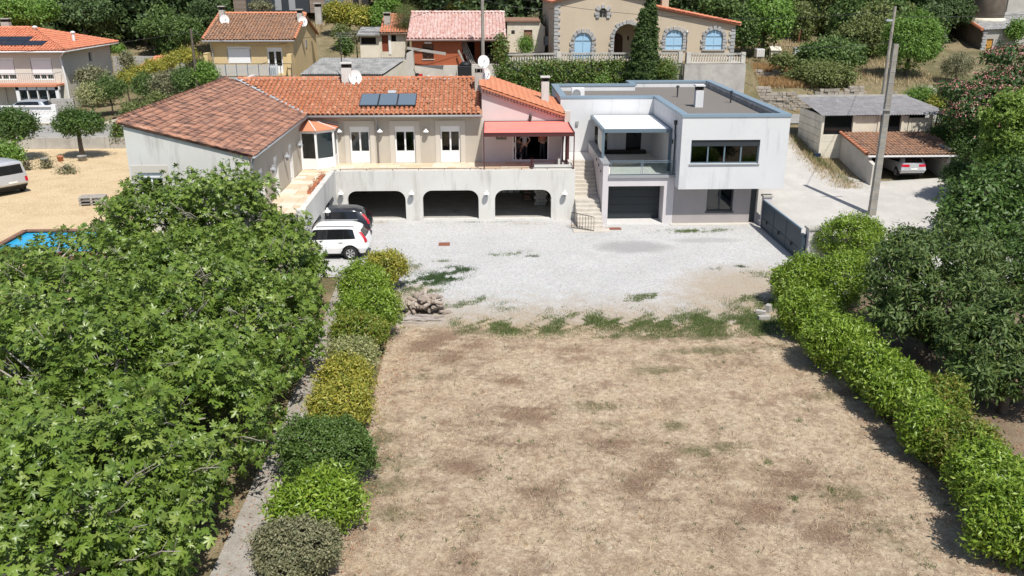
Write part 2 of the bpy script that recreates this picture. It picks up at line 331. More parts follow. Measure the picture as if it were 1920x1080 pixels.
class MB:
    def __init__(s): s.v = []; s.f = []
    def q(s, *pts):
        b = len(s.v); s.v += [tuple(p) for p in pts]; s.f.append(tuple(range(b, b + len(pts)))); return s
    def box(s, x0, y0, z0, x1, y1, z1):
        b = len(s.v)
        s.v += [(x0, y0, z0), (x1, y0, z0), (x1, y1, z0), (x0, y1, z0), (x0, y0, z1), (x1, y0, z1), (x1, y1, z1), (x0, y1, z1)]
        s.f += [(b, b+3, b+2, b+1), (b+4, b+5, b+6, b+7), (b, b+1, b+5, b+4), (b+1, b+2, b+6, b+5), (b+2, b+3, b+7, b+6), (b+3, b, b+4, b+7)]
        return s
    def bar(s, p0, p1, w, h, up=(0, 0, 1)):
        p0 = Vector(p0); p1 = Vector(p1); d = (p1 - p0).normalized(); up = Vector(up)
        sd = d.cross(up)
        if sd.length < 1e-4: sd = d.cross(Vector((1, 0, 0)))
        sd.normalize(); u = sd.cross(d)
        b = len(s.v)
        for p in (p0, p1):
            for a, c in ((-1, -1), (1, -1), (1, 1), (-1, 1)):
                s.v.append(tuple(p + sd * (a * w / 2) + u * (c * h / 2)))
        s.f += [(b, b+1, b+2, b+3), (b+7, b+6, b+5, b+4), (b, b+4, b+5, b+1), (b+1, b+5, b+6, b+2), (b+2, b+6, b+7, b+3), (b+3, b+7, b+4, b)]
        return s
    def tube(s, pts, rad, n=8, cap=True):
        pts = [Vector(p) for p in pts]
        if not hasattr(rad, '__len__'): rad = [rad] * len(pts)
        rings = []
        prev = None
        for i, p in enumerate(pts):
            d = (pts[min(i+1, len(pts)-1)] - pts[max(i-1, 0)])
            if d.length < 1e-6: d = Vector((0, 0, 1))
            d.normalize()
            if prev is None:
                a = d.cross(Vector((0, 0, 1)))
                if a.length < 1e-3: a = d.cross(Vector((1, 0, 0)))
            else:
                a = prev - d * prev.dot(d)
            a.normalize(); prev = a; c = d.cross(a)
            b = len(s.v)
            for k in range(n):
                t = 2 * PI * k / n
                s.v.append(tuple(p + (a * math.cos(t) + c * math.sin(t)) * rad[i]))
            rings.append(b)
        for r0, r1 in zip(rings, rings[1:]):
            for k in range(n):
                s.f.append((r0 + k, r0 + (k+1) % n, r1 + (k+1) % n, r1 + k))
        if cap:
            s.f.append(tuple(rings[0] + k for k in range(n))[::-1]); s.f.append(tuple(rings[-1] + k for k in range(n)))
        return s
    def lathe(s, prof, c, n=12):
        rings = []
        for r, z in prof:
            b = len(s.v); rings.append(b)
            for k in range(n):
                t = 2 * PI * k / n
                s.v.append((c[0] + r * math.cos(t), c[1] + r * math.sin(t), c[2] + z))
        for r0, r1 in zip(rings, rings[1:]):
            for k in range(n):
                s.f.append((r0 + k, r0 + (k+1) % n, r1 + (k+1) % n, r1 + k))
        s.f.append(tuple(rings[0] + k for k in range(n))[::-1]); s.f.append(tuple(rings[-1] + k for k in range(n)))
        return s
    def prism(s, poly, d):
        d = Vector(d); n = len(poly); b = len(s.v)
        s.v += [tuple(p) for p in poly] + [tuple(Vector(p) + d) for p in poly]
        s.f.append(tuple(range(b, b + n))[::-1]); s.f.append(tuple(range(b + n, b + 2*n)))
        for k in range(n):
            s.f.append((b + k, b + (k+1) % n, b + n + (k+1) % n, b + n + k))
        return s
    def mesh(s, name='m', smooth=False, fix=True):
        me = bpy.data.meshes.new(name); me.from_pydata(s.v, [], s.f)
        if fix:
            import bmesh
            bm = bmesh.new(); bm.from_mesh(me); bmesh.ops.recalc_face_normals(bm, faces=bm.faces); bm.to_mesh(me); bm.free()
        if smooth: me.polygons.foreach_set('use_smooth', [True] * len(me.polygons))
        me.update()
        return me
    def build(s, name, mat, parent=None, smooth=False, bevel=0, fix=True):
        me = s.mesh(name, smooth, fix)
        o = link(name, me, parent, [mat])
        if bevel:
            md = o.modifiers.new('bevel', 'BEVEL'); md.width = bevel; md.segments = 2; md.limit_method = 'ANGLE'
        return o

def np_mesh(name, V, faces_k, mat, parent=None, smooth=False):
    """V (n,3) vertices, faces_k list of int arrays (m,k)"""
    me = bpy.data.meshes.new(name)
    me.vertices.add(len(V)); me.vertices.foreach_set('co', np.asarray(V, np.float32).ravel())
    loops = np.concatenate([f.ravel() for f in faces_k]).astype(np.int32)
    tot = np.concatenate([np.full(len(f), f.shape[1], np.int32) for f in faces_k])
    st = np.concatenate([[0], np.cumsum(tot)[:-1]]).astype(np.int32)
    me.loops.add(len(loops)); me.loops.foreach_set('vertex_index', loops)
    me.polygons.add(len(tot)); me.polygons.foreach_set('loop_start', st); me.polygons.foreach_set('loop_total', tot)
    if smooth: me.polygons.foreach_set('use_smooth', np.ones(len(tot), bool))
    me.update(calc_edges=True); me.validate()
    if name is None: return me
    return link(name, me, parent, [mat])

# wall in the plane O + U*x + Z*z, thickness t along N (inwards). openings: (x0, x1, z0, ztop or [(x, z)...])
def wall(mb, O, U, N, x0, x1, top, openings=(), t=.25, z0=0.0):
    O = Vector(O); U = Vector(U); N = Vector(N)
    P = lambda x, z, d: O + U * x + Vector((0, 0, z)) + N * d
    if not hasattr(top, '__len__'): top = [(x0, top), (x1, top)]
    ftop = lambda x: float(np.interp(x, [p[0] for p in top], [p[1] for p in top]))
    ops = []
    xs = {x0, x1} | {p[0] for p in top if x0 <= p[0] <= x1}
    for o in openings:
        tp = o[3] if hasattr(o[3], '__len__') else [(o[0], o[3]), (o[1], o[3])]
        ops.append((o[0], o[1], o[2], tp)); xs |= {p[0] for p in tp}
    xs = sorted(xs)
    for a, b in zip(xs, xs[1:]):
        if b - a < 1e-6: continue
        mid = (a + b) / 2
        here = sorted([o for o in ops if o[0] <= mid <= o[1]], key=lambda o: o[2])
        segs = []; la, lb = z0, z0
        for o in here:
            ft = lambda x: float(np.interp(x, [p[0] for p in o[3]], [p[1] for p in o[3]]))
            if o[2] - la > 1e-4: segs.append((la, lb, o[2], o[2]))
            la, lb = ft(a), ft(b)
            if o[2] > z0 + 1e-4: mb.q(P(a, o[2], 0), P(b, o[2], 0), P(b, o[2], t), P(a, o[2], t))
            mb.q(P(a, la, 0), P(a, la, t), P(b, lb, t), P(b, lb, 0))
        segs.append((la, lb, ftop(a), ftop(b)))
        for p, q, r, u in segs:
            mb.q(P(a, p, 0), P(b, q, 0), P(b, u, 0), P(a, r, 0)); mb.q(P(a, p, t), P(a, r, t), P(b, u, t), P(b, q, t))
        mb.q(P(a, ftop(a), 0), P(b, ftop(b), 0), P(b, ftop(b), t), P(a, ftop(a), t))
    for o in ops:
        for x, z in ((o[0], o[3][0][1]), (o[1], o[3][-1][1])):
            mb.q(P(x, o[2], 0), P(x, z, 0), P(x, z, t), P(x, o[2], t))
    for x in (x0, x1):
        mb.q(P(x, z0, 0), P(x, ftop(x), 0), P(x, ftop(x), t), P(x, z0, t))
    return mb
def arch_top(x0, x1, z, r, n=6):
    pts = []
    for k in range(n + 1):
        a = PI - (PI / 2) * k / n
        pts.append((x0 + r + r * math.cos(a), z - r + r * math.sin(a)))
    for k in range(n + 1):
        a = PI / 2 - (PI / 2) * k / n
        pts.append((x1 - r + r * math.cos(a), z - r + r * math.sin(a)))
    return pts
def round_top(x0, x1, zs, rise, n=14):
    xc = (x0 + x1) / 2; r = (x1 - x0) / 2
    return [(xc - r * math.cos(PI * k / n), zs + rise * math.sin(PI * k / n)) for k in range(n + 1)]

# ------------------------------------------------------------------ foliage
SHAPES = {}
def _fig():
    out = [(0, -.02), (-.13, .12), (-.42, .10), (-.50, .24), (-.22, .32), (-.46, .60), (-.36, .70), (-.12, .50), (-.13, .82), (0, 1.0), (.13, .82), (.12, .50), (.36, .70), (.46, .60), (.22, .32), (.50, .24), (.42, .10), (.13, .12)]
    pts = [(0, .36, .06)] + [(p[0], p[1], -.22 * abs(p[0]) - .18 * max(0, p[1] - .5)) for p in out]
    n = len(out)
    fc = [(0, 1 + k, 1 + (k + 1) % n) for k in range(n)]
    return np.array(pts), np.array(fc)
SHAPES['fig'] = _fig()
SHAPES['laurel'] = (np.array([(0, 0, 0), (-.17, .40, .07), (0, .45, -.01), (.17, .40, .07), (0, 1, -.08), ]), np.array([(0, 2, 1), (0, 3, 2), (1, 2, 4), (2, 3, 4)]))
SHAPES['oval'] = (np.array([(0, 0, 0), (-.28, .5, .06), (0, 1, -.04), (.28, .5, .06)]), np.array([(0, 3, 2), (0, 2, 1)]))
SHAPES['needle'] = (np.array([(-.07, 0, 0), (.07, 0, 0), (0, 1, 0)]), np.array([(0, 1, 2)]))
SHAPES['frond'] = (np.array([(0, 0, 0), (-.22, .35, -.03), (0, .3, .03), (.22, .35, -.03), (-.2, .75, -.1), (0, 1, -.14), (.2, .75, -.1)]), np.array([(0, 2, 1), (0, 3, 2), (1, 2, 4), (2, 3, 6), (2, 5, 4), (2, 6, 5)]))
SHAPES['tuft'] = (np.array([(-.5, 0, 0), (-.1, .1, .1), (.15, .9, 0), (.5, .1, -.1), (.1, 0, .1), (-.25, 1, 0), (0, .05, .5), (0, .9, .25)]), np.array([(0, 1, 2), (3, 4, 5), (6, 1, 7)]))
def unit(a):
    return a / np.maximum(np.linalg.norm(a, axis=-1, keepdims=True), 1e-9)
def leaf_geo(P, N, D, size, shape):
    """P base points, N leaf normals, D leaf directions"""
    tv, tf = SHAPES[shape]
    N = unit(N); D = unit(D - N * np.sum(D * N, axis=1, keepdims=True)); S = np.cross(D, N)
    sz = size[:, None, None]
    V = P[:, None, :] + sz * (S[:, None, :] * tv[None, :, 0:1] + D[:, None, :] * tv[None, :, 1:2] + N[:, None, :] * tv[None, :, 2:3])
    k = len(tv); n = len(P)
    F = (tf[None] + (np.arange(n) * k)[:, None, None]).reshape(-1, tf.shape[1])
    return V.reshape(-1, 3), F
def sph(n):
    return unit(rng.normal(size=(n, 3)))
def lobes_points(lobes, n, depth=.25, low=-.35, bumpy=.18):
    """points near the surface of a union of ellipsoids, outward normals"""
    L = np.array([[*c, *r] for c, r in lobes], float)
    area = (L[:, 3] * L[:, 4] + L[:, 3] * L[:, 5] + L[:, 4] * L[:, 5])
    Ps, Ns = [], []
    tot = 0
    while tot < n:
        m = int((n - tot) * 1.8) + 64
        i = rng.choice(len(L), m, p=area / area.sum())
        d = sph(m)
        ok = d[:, 2] > low - rng.random(m) * .3
        i = i[ok]; d = d[ok]
        c = L[i, :3]; r = L[i, 3:]
        b = 1 + bumpy * (np.sin(d[:, 0] * 5 + c[:, 0] * 3) * np.sin(d[:, 1] * 6 + c[:, 1] * 2.3) + .6 * np.sin(d[:, 2] * 9 + c[:, 0] * 5))
        rad = (1 - depth * rng.random(len(d)) ** 1.6) * b
        p = c + d * r * rad[:, None]
        nn = unit(d / r)
        q = ((p[:, None, :] - L[None, :, :3]) / L[None, :, 3:])
        inside = (np.sum(q * q, axis=2) < .62).any(axis=1)
        p = p[~inside]; nn = nn[~inside]
        Ps.append(p); Ns.append(nn); tot += len(p)
    P = np.concatenate(Ps)[:n]; N = np.concatenate(Ns)[:n]
    return P, N
def foliage(lobes, n, size, shape='laurel', clump=8, spread=.16, depth=.25, low=-.35, up=.45, jit=.55, droop=0.0, inner=.25, bumpy=.18):
    """leaves in clumps (shoots); returns V, F"""
    m = max(1, n // clump)
    P, N = lobes_points(lobes, m, depth, low, bumpy)
    P2 = np.repeat(P, clump, axis=0); N2 = np.repeat(N, clump, axis=0)
    k = len(P2)
    axis = unit(N2 + np.array([0, 0, up]) + np.repeat(rng.normal(size=(m, 3)) * jit * .6, clump, axis=0))
    D = unit(axis * .55 + rng.normal(size=(k, 3)) * .75 - np.array([0, 0, droop]))
    Pp = P2 + rng.normal(size=(k, 3)) * spread
    Nn = unit(axis * 1.0 + rng.normal(size=(k, 3)) * jit)
    sz = size * (.65 + .7 * rng.random(k))
    if inner > 0:
        q = int(k * inner)
        Pi, Ni = lobes_points(lobes, q, .75, -1.0, bumpy)
        ctr = np.mean([c for c, r in lobes], axis=0)
        Pi = Pi + (ctr - Pi) * .06
        Pp = np.concatenate([Pp, Pi]); D = np.concatenate([D, sph(q)]); Nn = np.concatenate([Nn, unit(Ni + rng.normal(size=(q, 3)) * .8)])
        sz = np.concatenate([sz, np.full(q, size * 1.5)])
    return leaf_geo(Pp, Nn, D, sz, shape), (Pp, Nn, D, sz)
def branches(base, lobes, r=.12, mb=None, n_per=3, wob=.12):
    mb = mb or MB()
    base = Vector(base)
    ctr = Vector(np.mean([c for c, _ in lobes], axis=0))
    zt = min(c[2] - rr[2] * .45 for c, rr in lobes)
    fork = Vector((base.x + (ctr.x - base.x) * .35, base.y + (ctr.y - base.y) * .35, max(base.z + .35, zt)))
    mid = (base + fork) / 2 + Vector((random.uniform(-wob, wob), random.uniform(-wob, wob), 0))
    mb.tube([base - Vector((0, 0, .15)), mid, fork], [r * 1.25, r, r * .85], 8)
    for c, rr in lobes:
        for _ in range(n_per):
            d = Vector((random.gauss(0, 1), random.gauss(0, 1), abs(random.gauss(0, .8)))).normalized()
            e = Vector(c) + Vector((d.x * rr[0], d.y * rr[1], d.z * rr[2])) * .85
            m1 = fork.lerp(e, .45) + Vector((random.uniform(-.2, .2), random.uniform(-.2, .2), random.uniform(0, .25)))
            mb.tube([fork, m1, e], [r * .6, r * .38, r * .1], 6)
    return mb
def plant(name, label, cat, base, lobes, mat, n, size, shape='laurel', trunk=.1, bark='bark', group=None, crown_name='crown', **kw):
    root = thing(name, label, cat, base, group)
    (V, F), _ = foliage(lobes, n, size, shape, **kw)
    np_mesh(crown_name, V, [F], M[mat] if isinstance(mat, str) else mat, root)
    if trunk:
        branches(base, lobes, trunk).build('trunk' if crown_name == 'crown' else 'stem', M[bark], root, True, fix=False)
    return root

# ------------------------------------------------------------------ terrain
def _ss(t):
    t = np.clip(t, 0, 1); return t * t * (3 - 2 * t)
PROF = {
    'W': ([60, 61, 72, 88, 94, 106, 150, 270], [2.4, 2.9, 2.95, 3.4, 5.2, 8.2, 21, 62]),
    'Y': ([60, 66, 74, 86, 92, 104, 150, 270], [2.9, 3.3, 4.2, 5.6, 7.4, 9.8, 24, 62]),
    'O': ([60, 66, 70, 74, 84, 92, 104, 150, 270], [2.9, 3.6, 5.1, 5.3, 6.6, 8.2, 10.6, 24, 62]),
    'V': ([60, 64, 70.4, 71.2, 90, 98, 150, 270], [2.9, 3.1, 3.3, 7.1, 7.4, 10, 26, 62]),
    'E': ([60, 66, 71.2, 72, 90, 98, 112, 150, 270], [2.1, 3.0, 3.15, 5.0, 7.2, 9, 13.5, 26, 62]),
}
def hz(x, y):
    x = np.asarray(x, float); y = np.asarray(y, float)
    tb = np.clip((y - 36) / 3, 0, 1)
    left = ((1 - tb) * _ss((-8.6 - x) / 6.5) + tb * _ss((-13.2 - x) / 2)) * 2.4
    right = np.interp(y, [45.5, 56, 66], [0, 1.25, 3.0]) * _ss((x - 16) / 1.6)
    mid = np.interp(y, [58, 64], [0, 3.0])
    front = np.where(x < -13.2 + 0 * y, left, np.where(x > 16, np.maximum(right, mid * _ss((18 - x) / 2)), np.maximum(mid, left)))
    zs = {k: np.interp(y, *PROF[k]) for k in PROF}
    def bl(a, b, c, w): return a + (b - a) * _ss((x - c + w) / (2 * w))
    z = zs['W']; z = bl(z, zs['Y'], -25.5, 2.5); z = bl(z, zs['O'], -8.5, 1.5); z = bl(z, zs['V'], 2.2, .5); z = bl(z, zs['E'], 22.6, .7)
    t = np.clip((y - 60) / 5, 0, 1)
    far = np.where(y > 100, 1.2 * np.sin(x * .11 + 1) + .8 * np.sin(x * .23 + y * .1), 0) * np.clip((y - 100) / 20, 0, 1)
    return front * (1 - t) + z * t + far
def gz(x, y): return float(hz(x, y))

def ground_mat():
    m, nt, b = _nt('dry_hillside_ground')
    f1, _ = _noise(nt, .25, 5, .65, lo=.42, hi=.6)
    f2, _ = _noise(nt, 1.6, 6, .7, lo=.45, hi=.62, off=4)
    f3, h = _noise(nt, 14, 5, .7, lo=.3, hi=.75, off=8)
    c = _mix(nt, f2, (.42, .34, .21), (.33, .255, .155))
    c = _mix(nt, f1, c, (.155, .15, .07))
    c = _mix(nt, f3, (.12, .10, .06), c)
    nt.links.new(c, b.inputs['Base Color']); b.inputs['Roughness'].default_value = 1
    b.inputs['Specular IOR Level'].default_value = .1
    _bump(nt, b, h, .7, .06)
    return m
def lawn_mat():
    m, nt, b = _nt('dry_lawn_ground')
    f2, _ = _noise(nt, .9, 6, .7, lo=.45, hi=.65, off=4)
    f3, h = _noise(nt, 11, 6, .75, lo=.25, hi=.7, off=8)
    c = _mix(nt, f2, (.72, .58, .385), (.60, .465, .29))
    c = _mix(nt, f3, (.40, .295, .175), c)
    nt.links.new(c, b.inputs['Base Color']); b.inputs['Roughness'].default_value = 1
    b.inputs['Specular IOR Level'].default_value = .1
    _bump(nt, b, h, .6, .04)
    return m
def field_mat():
    """dry mown field: pale straw over sand; thatch mats and green growth where the survey of the field puts them"""
    m, nt, b = _nt('dry_field_ground')
    def att(n):
        a = nt.nodes.new('ShaderNodeAttribute'); a.attribute_name = n; return a.outputs['Fac']
    f1, _ = _noise(nt, .35, 6, .68, lo=.44, hi=.62, off=2)
    f3, h = _noise(nt, 20, 7, .8, lo=.30, hi=.66, off=8)
    f5, _ = _noise(nt, 5.5, 7, .82, lo=.40, hi=.64, off=21)
    f7, _ = _noise(nt, 2.2, 7, .8, lo=.52, hi=.66, off=51)
    c = _mix(nt, f1, (.80, .665, .475), (.71, .57, .395))
    g1, _ = _noise(nt, .8, 9, .72, lo=.50, hi=.64, off=71); g2, _ = _noise(nt, .55, 9, .74, lo=.56, hi=.70, off=77); g3, _ = _noise(nt, 1.3, 9, .75, lo=.53, hi=.66, off=83)
    c = _mix(nt, g3, c, (.86, .75, .56))
    c = _mix(nt, f7, c, (.50, .36, .25))
    bm_ = _mix(nt, f5, (.14, .09, .07), (.40, .28, .20)); c = _mix(nt, g1, c, _mix(nt, .35, bm_, c))
    gm_ = _mix(nt, f5, (.10, .105, .045), (.33, .29, .17)); c = _mix(nt, g2, c, _mix(nt, .35, gm_, c))
    d = _mix(nt, .62, c, (.25, .165, .115))
    c = _mix(nt, f5, d, c)  # fine dark speckle paints the stalks' small shadows into the ground colour
    th = _mix(nt, f3, (.12, .075, .05), (.36, .245, .165))
    def brk(a, n, k):
        s = nt.nodes.new('ShaderNodeMath'); s.operation = 'MULTIPLY_ADD'; s.inputs[1].default_value = 1.15; nt.links.new(a, s.inputs[0]); nt.links.new(n, s.inputs[2])
        r = nt.nodes.new('ShaderNodeMapRange'); r.inputs[1].default_value = k - .05; r.inputs[2].default_value = k + .62; r.inputs[4].default_value = .85; nt.links.new(s.outputs[0], r.inputs[0]); return r.outputs[0]
    n1, _ = _noise(nt, 7, 8, .9, lo=.30, hi=.70, off=61); n2, _ = _noise(nt, 8, 8, .9, lo=.30, hi=.70, off=67)
    c = _mix(nt, brk(att('thatch'), n1, .62), c, th)
    gr = _mix(nt, f5, (.07, .085, .035), (.22, .205, .10))
    c = _mix(nt, brk(att('green'), n2, .62), c, gr)
    d2 = _mix(nt, .5, c, (.15, .10, .07))
    c = _mix(nt, f3, d2, c)
    nt.links.new(c, b.inputs['Base Color']); b.inputs['Roughness'].default_value = 1
    b.inputs['Specular IOR Level'].default_value = .1
    _bump(nt, b, h, .9, .05)
    return m
def gravel_mat():
    m, nt, b = _nt('white_gravel')
    f1, _ = _noise(nt, .3, 5, .65, lo=.42, hi=.68, off=2)
    f2, _ = _noise(nt, 34, 5, .8, lo=.28, hi=.62, off=6)
    v = nt.nodes.new('ShaderNodeTexVoronoi'); v.inputs['Scale'].default_value = 22
    tc = nt.nodes.new('ShaderNodeTexCoord'); nt.links.new(tc.outputs['Object'], v.inputs['Vector'])
    f6, _ = _noise(nt, 7, 8, .85, lo=.38, hi=.52, off=31); f8, _ = _noise(nt, .7, 7, .75, lo=.48, hi=.68, off=37)
    c = _mix(nt, f1, (.545, .525, .495), (.455, .435, .405))
    c = _mix(nt, f2, (.34, .33, .315), c)
    c = _mix(nt, f6, (.37, .355, .335), c)
    c = _mix(nt, f8, c, (.43, .39, .34))
    sp = _mix(nt, .3, c, v.outputs['Color'], 'OVERLAY')
    hs = nt.nodes.new('ShaderNodeHueSaturation'); hs.inputs['Saturation'].default_value = .22; nt.links.new(sp, hs.inputs['Color'])
    c = hs.outputs[0]
    # grey chippings tipped in one heap by the garage, bare soil towards the lawn (their own colours and shapes)
    tc2 = nt.nodes.new('ShaderNodeNewGeometry'); sx = nt.nodes.new('ShaderNodeSeparateXYZ'); nt.links.new(tc2.outputs['Position'], sx.inputs[0])
    def math2(op, a, bb):
        n = nt.nodes.new('ShaderNodeMath'); n.operation = op
        for i, q in enumerate((a, bb)):
            if hasattr(q, 'is_linked'): nt.links.new(q, n.inputs[i])
            else: n.inputs[i].default_value = q
        return n.outputs[0]
    nz, _ = _noise(nt, 1.3, 6, .75, lo=0, hi=1, off=11)
    def blob(cx, cy, rx, ry, k=1.4):
        dx = math2('DIVIDE', math2('SUBTRACT', sx.outputs[0], cx), rx); dy = math2('DIVIDE', math2('SUBTRACT', sx.outputs[1], cy), ry)
        d = math2('ADD', math2('MULTIPLY', dx, dx), math2('MULTIPLY', dy, dy))
        d = math2('ADD', d, math2('MULTIPLY', math2('SUBTRACT', nz, .5), k))
        r = nt.nodes.new('ShaderNodeMapRange'); r.inputs[1].default_value = 1.15; r.inputs[2].default_value = .25
        nt.links.new(d, r.inputs[0]); return r.outputs[0]
    chip = _mix(nt, f2, (.20, .20, .20), (.36, .355, .35))
    c = _mix(nt, math2('MULTIPLY', blob(8.0, 43.9, 2.3, 1.25), .8), c, chip)
    c = _mix(nt, math2('MULTIPLY', blob(12.2, 45.0, 2.2, .55), .55), c, chip)
    soil = _mix(nt, f2, (.24, .185, .13), (.44, .37, .28))
    r = nt.nodes.new('ShaderNodeMapRange'); r.inputs[1].default_value = 37.2; r.inputs[2].default_value = 32.4
    nt.links.new(math2('ADD', sx.outputs[1], math2('MULTIPLY', math2('SUBTRACT', nz, .5), 9)), r.inputs[0])
    c = _mix(nt, r.outputs[0], c, soil)
    c = _mix(nt, math2('MULTIPLY', blob(12.8, 36.6, 4.6, 4.2), .85), c, soil)
    c = _mix(nt, math2('MULTIPLY', blob(-3.2, 36.0, 1.5, 2.6), .8), c, soil)
    nt.links.new(c, b.inputs['Base Color']); b.inputs['Roughness'].default_value = 1
    b.inputs['Specular IOR Level'].default_value = .1
    _, h = _noise(nt, 30, 5, .7); _bump(nt, b, h, .6, .03)
    return m
M['ground'] = ground_mat(); M['lawn'] = lawn_mat(); M['field'] = field_mat(); M['gravel'] = gravel_mat()
M['drive'] = pm('pale_driveway', (.52, .50, .47), (.455, .44, .41), .8, 1.0, .4, 40, stain=(.44, .425, .40), stain_p=(.5, .5, .75, (1, .5, 1)), fine=.3)
M['asphalt'] = pm('pale_asphalt', (.33, .32, .30), (.27, .26, .245), 1.2, 1.0, .3, 60, fine=.2)
M['path'] = pm('path_gravel', (.40, .375, .34), (.31, .28, .245), 2.5, 1.0, .6, 40, fine=.4)
M['dirt'] = pm('pale_dirt', (.50, .45, .36), (.42, .37, .28), 1.5, 1.0, .5, 30, fine=.3)

def struct(o, name=None):
    o['kind'] = 'structure'; return o
def stuff(o, label=None, cat=None):
    o['kind'] = 'stuff'
    if label: o['label'] = label; o['category'] = cat
    return o
# terrain sheet
xs = np.concatenate([np.arange(-180, -70, 6), np.arange(-70, 70, 1.0), np.arange(70, 181, 6)])
ys = np.concatenate([np.arange(-40, 8, 4), np.arange(8, 110, 1.0), np.arange(110, 275, 5)])
X, Y = np.meshgrid(xs, ys, indexing='ij')
Z = hz(X, Y) - .03
nx, ny = X.shape
idx = np.arange(nx * ny).reshape(nx, ny)
F = np.stack([idx[:-1, :-1], idx[1:, :-1], idx[1:, 1:], idx[:-1, 1:]], -1).reshape(-1, 4)
struct(np_mesh('hillside', np.stack([X, Y, Z], -1).reshape(-1, 3), [F], M['ground'], smooth=True))

def flat_sheet(name, poly, z, mat):
    mb = MB(); mb.q(*[(p[0], p[1], z) for p in poly]); return struct(mb.build(name, mat, fix=False))
def strip_sheet(name, A, B, dz, mat, nu=40, nv=8):
    """ruled sheet between the polylines A and B following the terrain"""
    def samp(L, n):
        L = np.array(L, float); d = np.r_[0, np.cumsum(np.linalg.norm(np.diff(L, axis=0), axis=1))]
        t = np.linspace(0, d[-1], n); return np.stack([np.interp(t, d, L[:, 0]), np.interp(t, d, L[:, 1])], 1)
    a, b = samp(A, nu), samp(B, nu)
    w = np.linspace(0, 1, nv)[None, :, None]
    P = a[:, None, :] * (1 - w) + b[:, None, :] * w
    z = hz(P[..., 0], P[..., 1]) + dz
    V = np.concatenate([P, z[..., None]], -1).reshape(-1, 3)
    i = np.arange(nu * nv).reshape(nu, nv)
    F = np.stack([i[:-1, :-1], i[1:, :-1], i[1:, 1:], i[:-1, 1:]], -1).reshape(-1, 4)
    return struct(np_mesh(name, V, [F], mat, smooth=True))
def wob(a, b, n, amp, seed):
    r = np.random.default_rng(seed)
    t = np.linspace(0, 1, n); a = np.array(a, float); b = np.array(b, float)
    d = b - a; nrm = np.array([-d[1], d[0]]) / np.hypot(*d)
    off = r.normal(size=n) * amp; off[0] = off[-1] = 0
    return [tuple(a + d * tt + nrm * o) for tt, o in zip(t, off)]
edge = wob((-3.6, 32.9), (12.6, 32.6), 40, .22, 3)
def fbm(x, y, s, seed):
    r = np.random.default_rng(seed); v = 0
    for o in range(4):
        f = 2 ** o / s; a = r.random(2) * 6.28; b = r.random(4) * 6.28
        v = v + (np.sin(x * f * math.cos(a[0]) + y * f * math.sin(a[0]) + b[0]) * np.sin(x * f * math.cos(a[1] + 1.3) + y * f * math.sin(a[1] + 1.3) + b[1])) / (1.6 ** o)
    return v
def blobs(spec):
    C_ = [(AZ(a, b, 0), r1, r2, k) for a, b, r1, r2, k in spec]
    def f(x, y):
        v = 0 * x
        for c, r1, r2, k in C_: v = np.maximum(v, k * np.exp(-((x - c.x) / r1) ** 2 - ((y - c.y) / r2) ** 2))
        return v
    return f
brown = blobs([(830, 645, 1.6, 1.2, 1), (860, 670, .9, .8, .9), (960, 712, .7, .5, .8), (985, 775, 1.3, .7, 1), (920, 790, .8, .5, .8), (960, 830, 1.4, .6, .6), (830, 820, .8, .9, .6), (1080, 655, 1.2, .4, .6), (1270, 870, 1.2, 1.0, .7), (1220, 910, 1.0, .8, .8), (860, 880, 1.0, .6, .7), (1150, 830, 1.2, .8, .5), (1000, 920, 1.2, .6, .6), (1500, 900, 1.3, 1, .7), (1440, 960, 1.2, 1, .6), (1560, 1000, 1, .7, .6), (1330, 990, 1.2, .7, .5), (1390, 690, 1, .7, .5), (1640, 960, .8, .8, .5)])
green = blobs([(715, 820, .5, 1.2, .6), (700, 900, .9, 1.6, .7), (760, 890, .8, 1.0, .5), (740, 960, .8, .6, .5), (800, 705, .7, .5, .5), (1130, 760, .9, .5, .7), (1145, 790, .5, .4, .7), (1265, 800, .4, .4, .7), (1310, 850, .7, .4, .8), (1370, 840, .7, .35, .8), (1240, 700, 1.1, .6, .7), (1320, 660, 1.8, .8, .6), (1400, 640, 1.3, .7, .8), (1290, 640, 1.5, .4, .8), (1540, 740, .8, .7, .5), (1600, 930, 1.1, .7, .5), (1680, 1000, 1, .7, .5), (1500, 700, .6, .5, .5), (880, 622, .8, .4, .7), (960, 624, 1, .4, .8), (1050, 624, 1, .4, .8), (1140, 628, 1.1, .45, .9), (1230, 630, 1.1, .5, 1), (1330, 634, 1.2, .6, 1), (1420, 640, 1.1, .7, 1), (1300, 660, 1.3, .5, .8), (1420, 665, 1, .5, .8)])

def thatch_mask(x, y): return np.clip(1.25 * brown(x, y) * np.clip(.55 + .8 * fbm(x, y, .38, 2), .05, 1) + .55 * np.clip(fbm(x, y, .8, 22) - .45, 0, 1) * np.clip(.5 + fbm(x, y, .25, 23), 0, 1), 0, 1)
def green_mask(x, y): return np.clip(1.1 * green(x, y) * np.clip(.45 + .9 * fbm(x, y, .4, 8), 0, 1), 0, 1)
_ex = np.array([e[0] for e in edge]); _ey = np.array([e[1] for e in edge])
U_, V_ = np.meshgrid(np.linspace(-3.8, 12.8, 170), np.linspace(0, 1, 300), indexing='ij')
FYm = 2 + V_ * (np.interp(U_, _ex, _ey) - 2)
i_ = np.arange(U_.size).reshape(U_.shape)
fo = np_mesh('dry_field', np.stack([U_, FYm, .004 + .012 * np.clip(fbm(U_, FYm, .5, 41), -1, 1) + .012], -1).reshape(-1, 3), [np.stack([i_[:-1, :-1], i_[1:, :-1], i_[1:, 1:], i_[:-1, 1:]], -1).reshape(-1, 4)], M['field'], smooth=True)
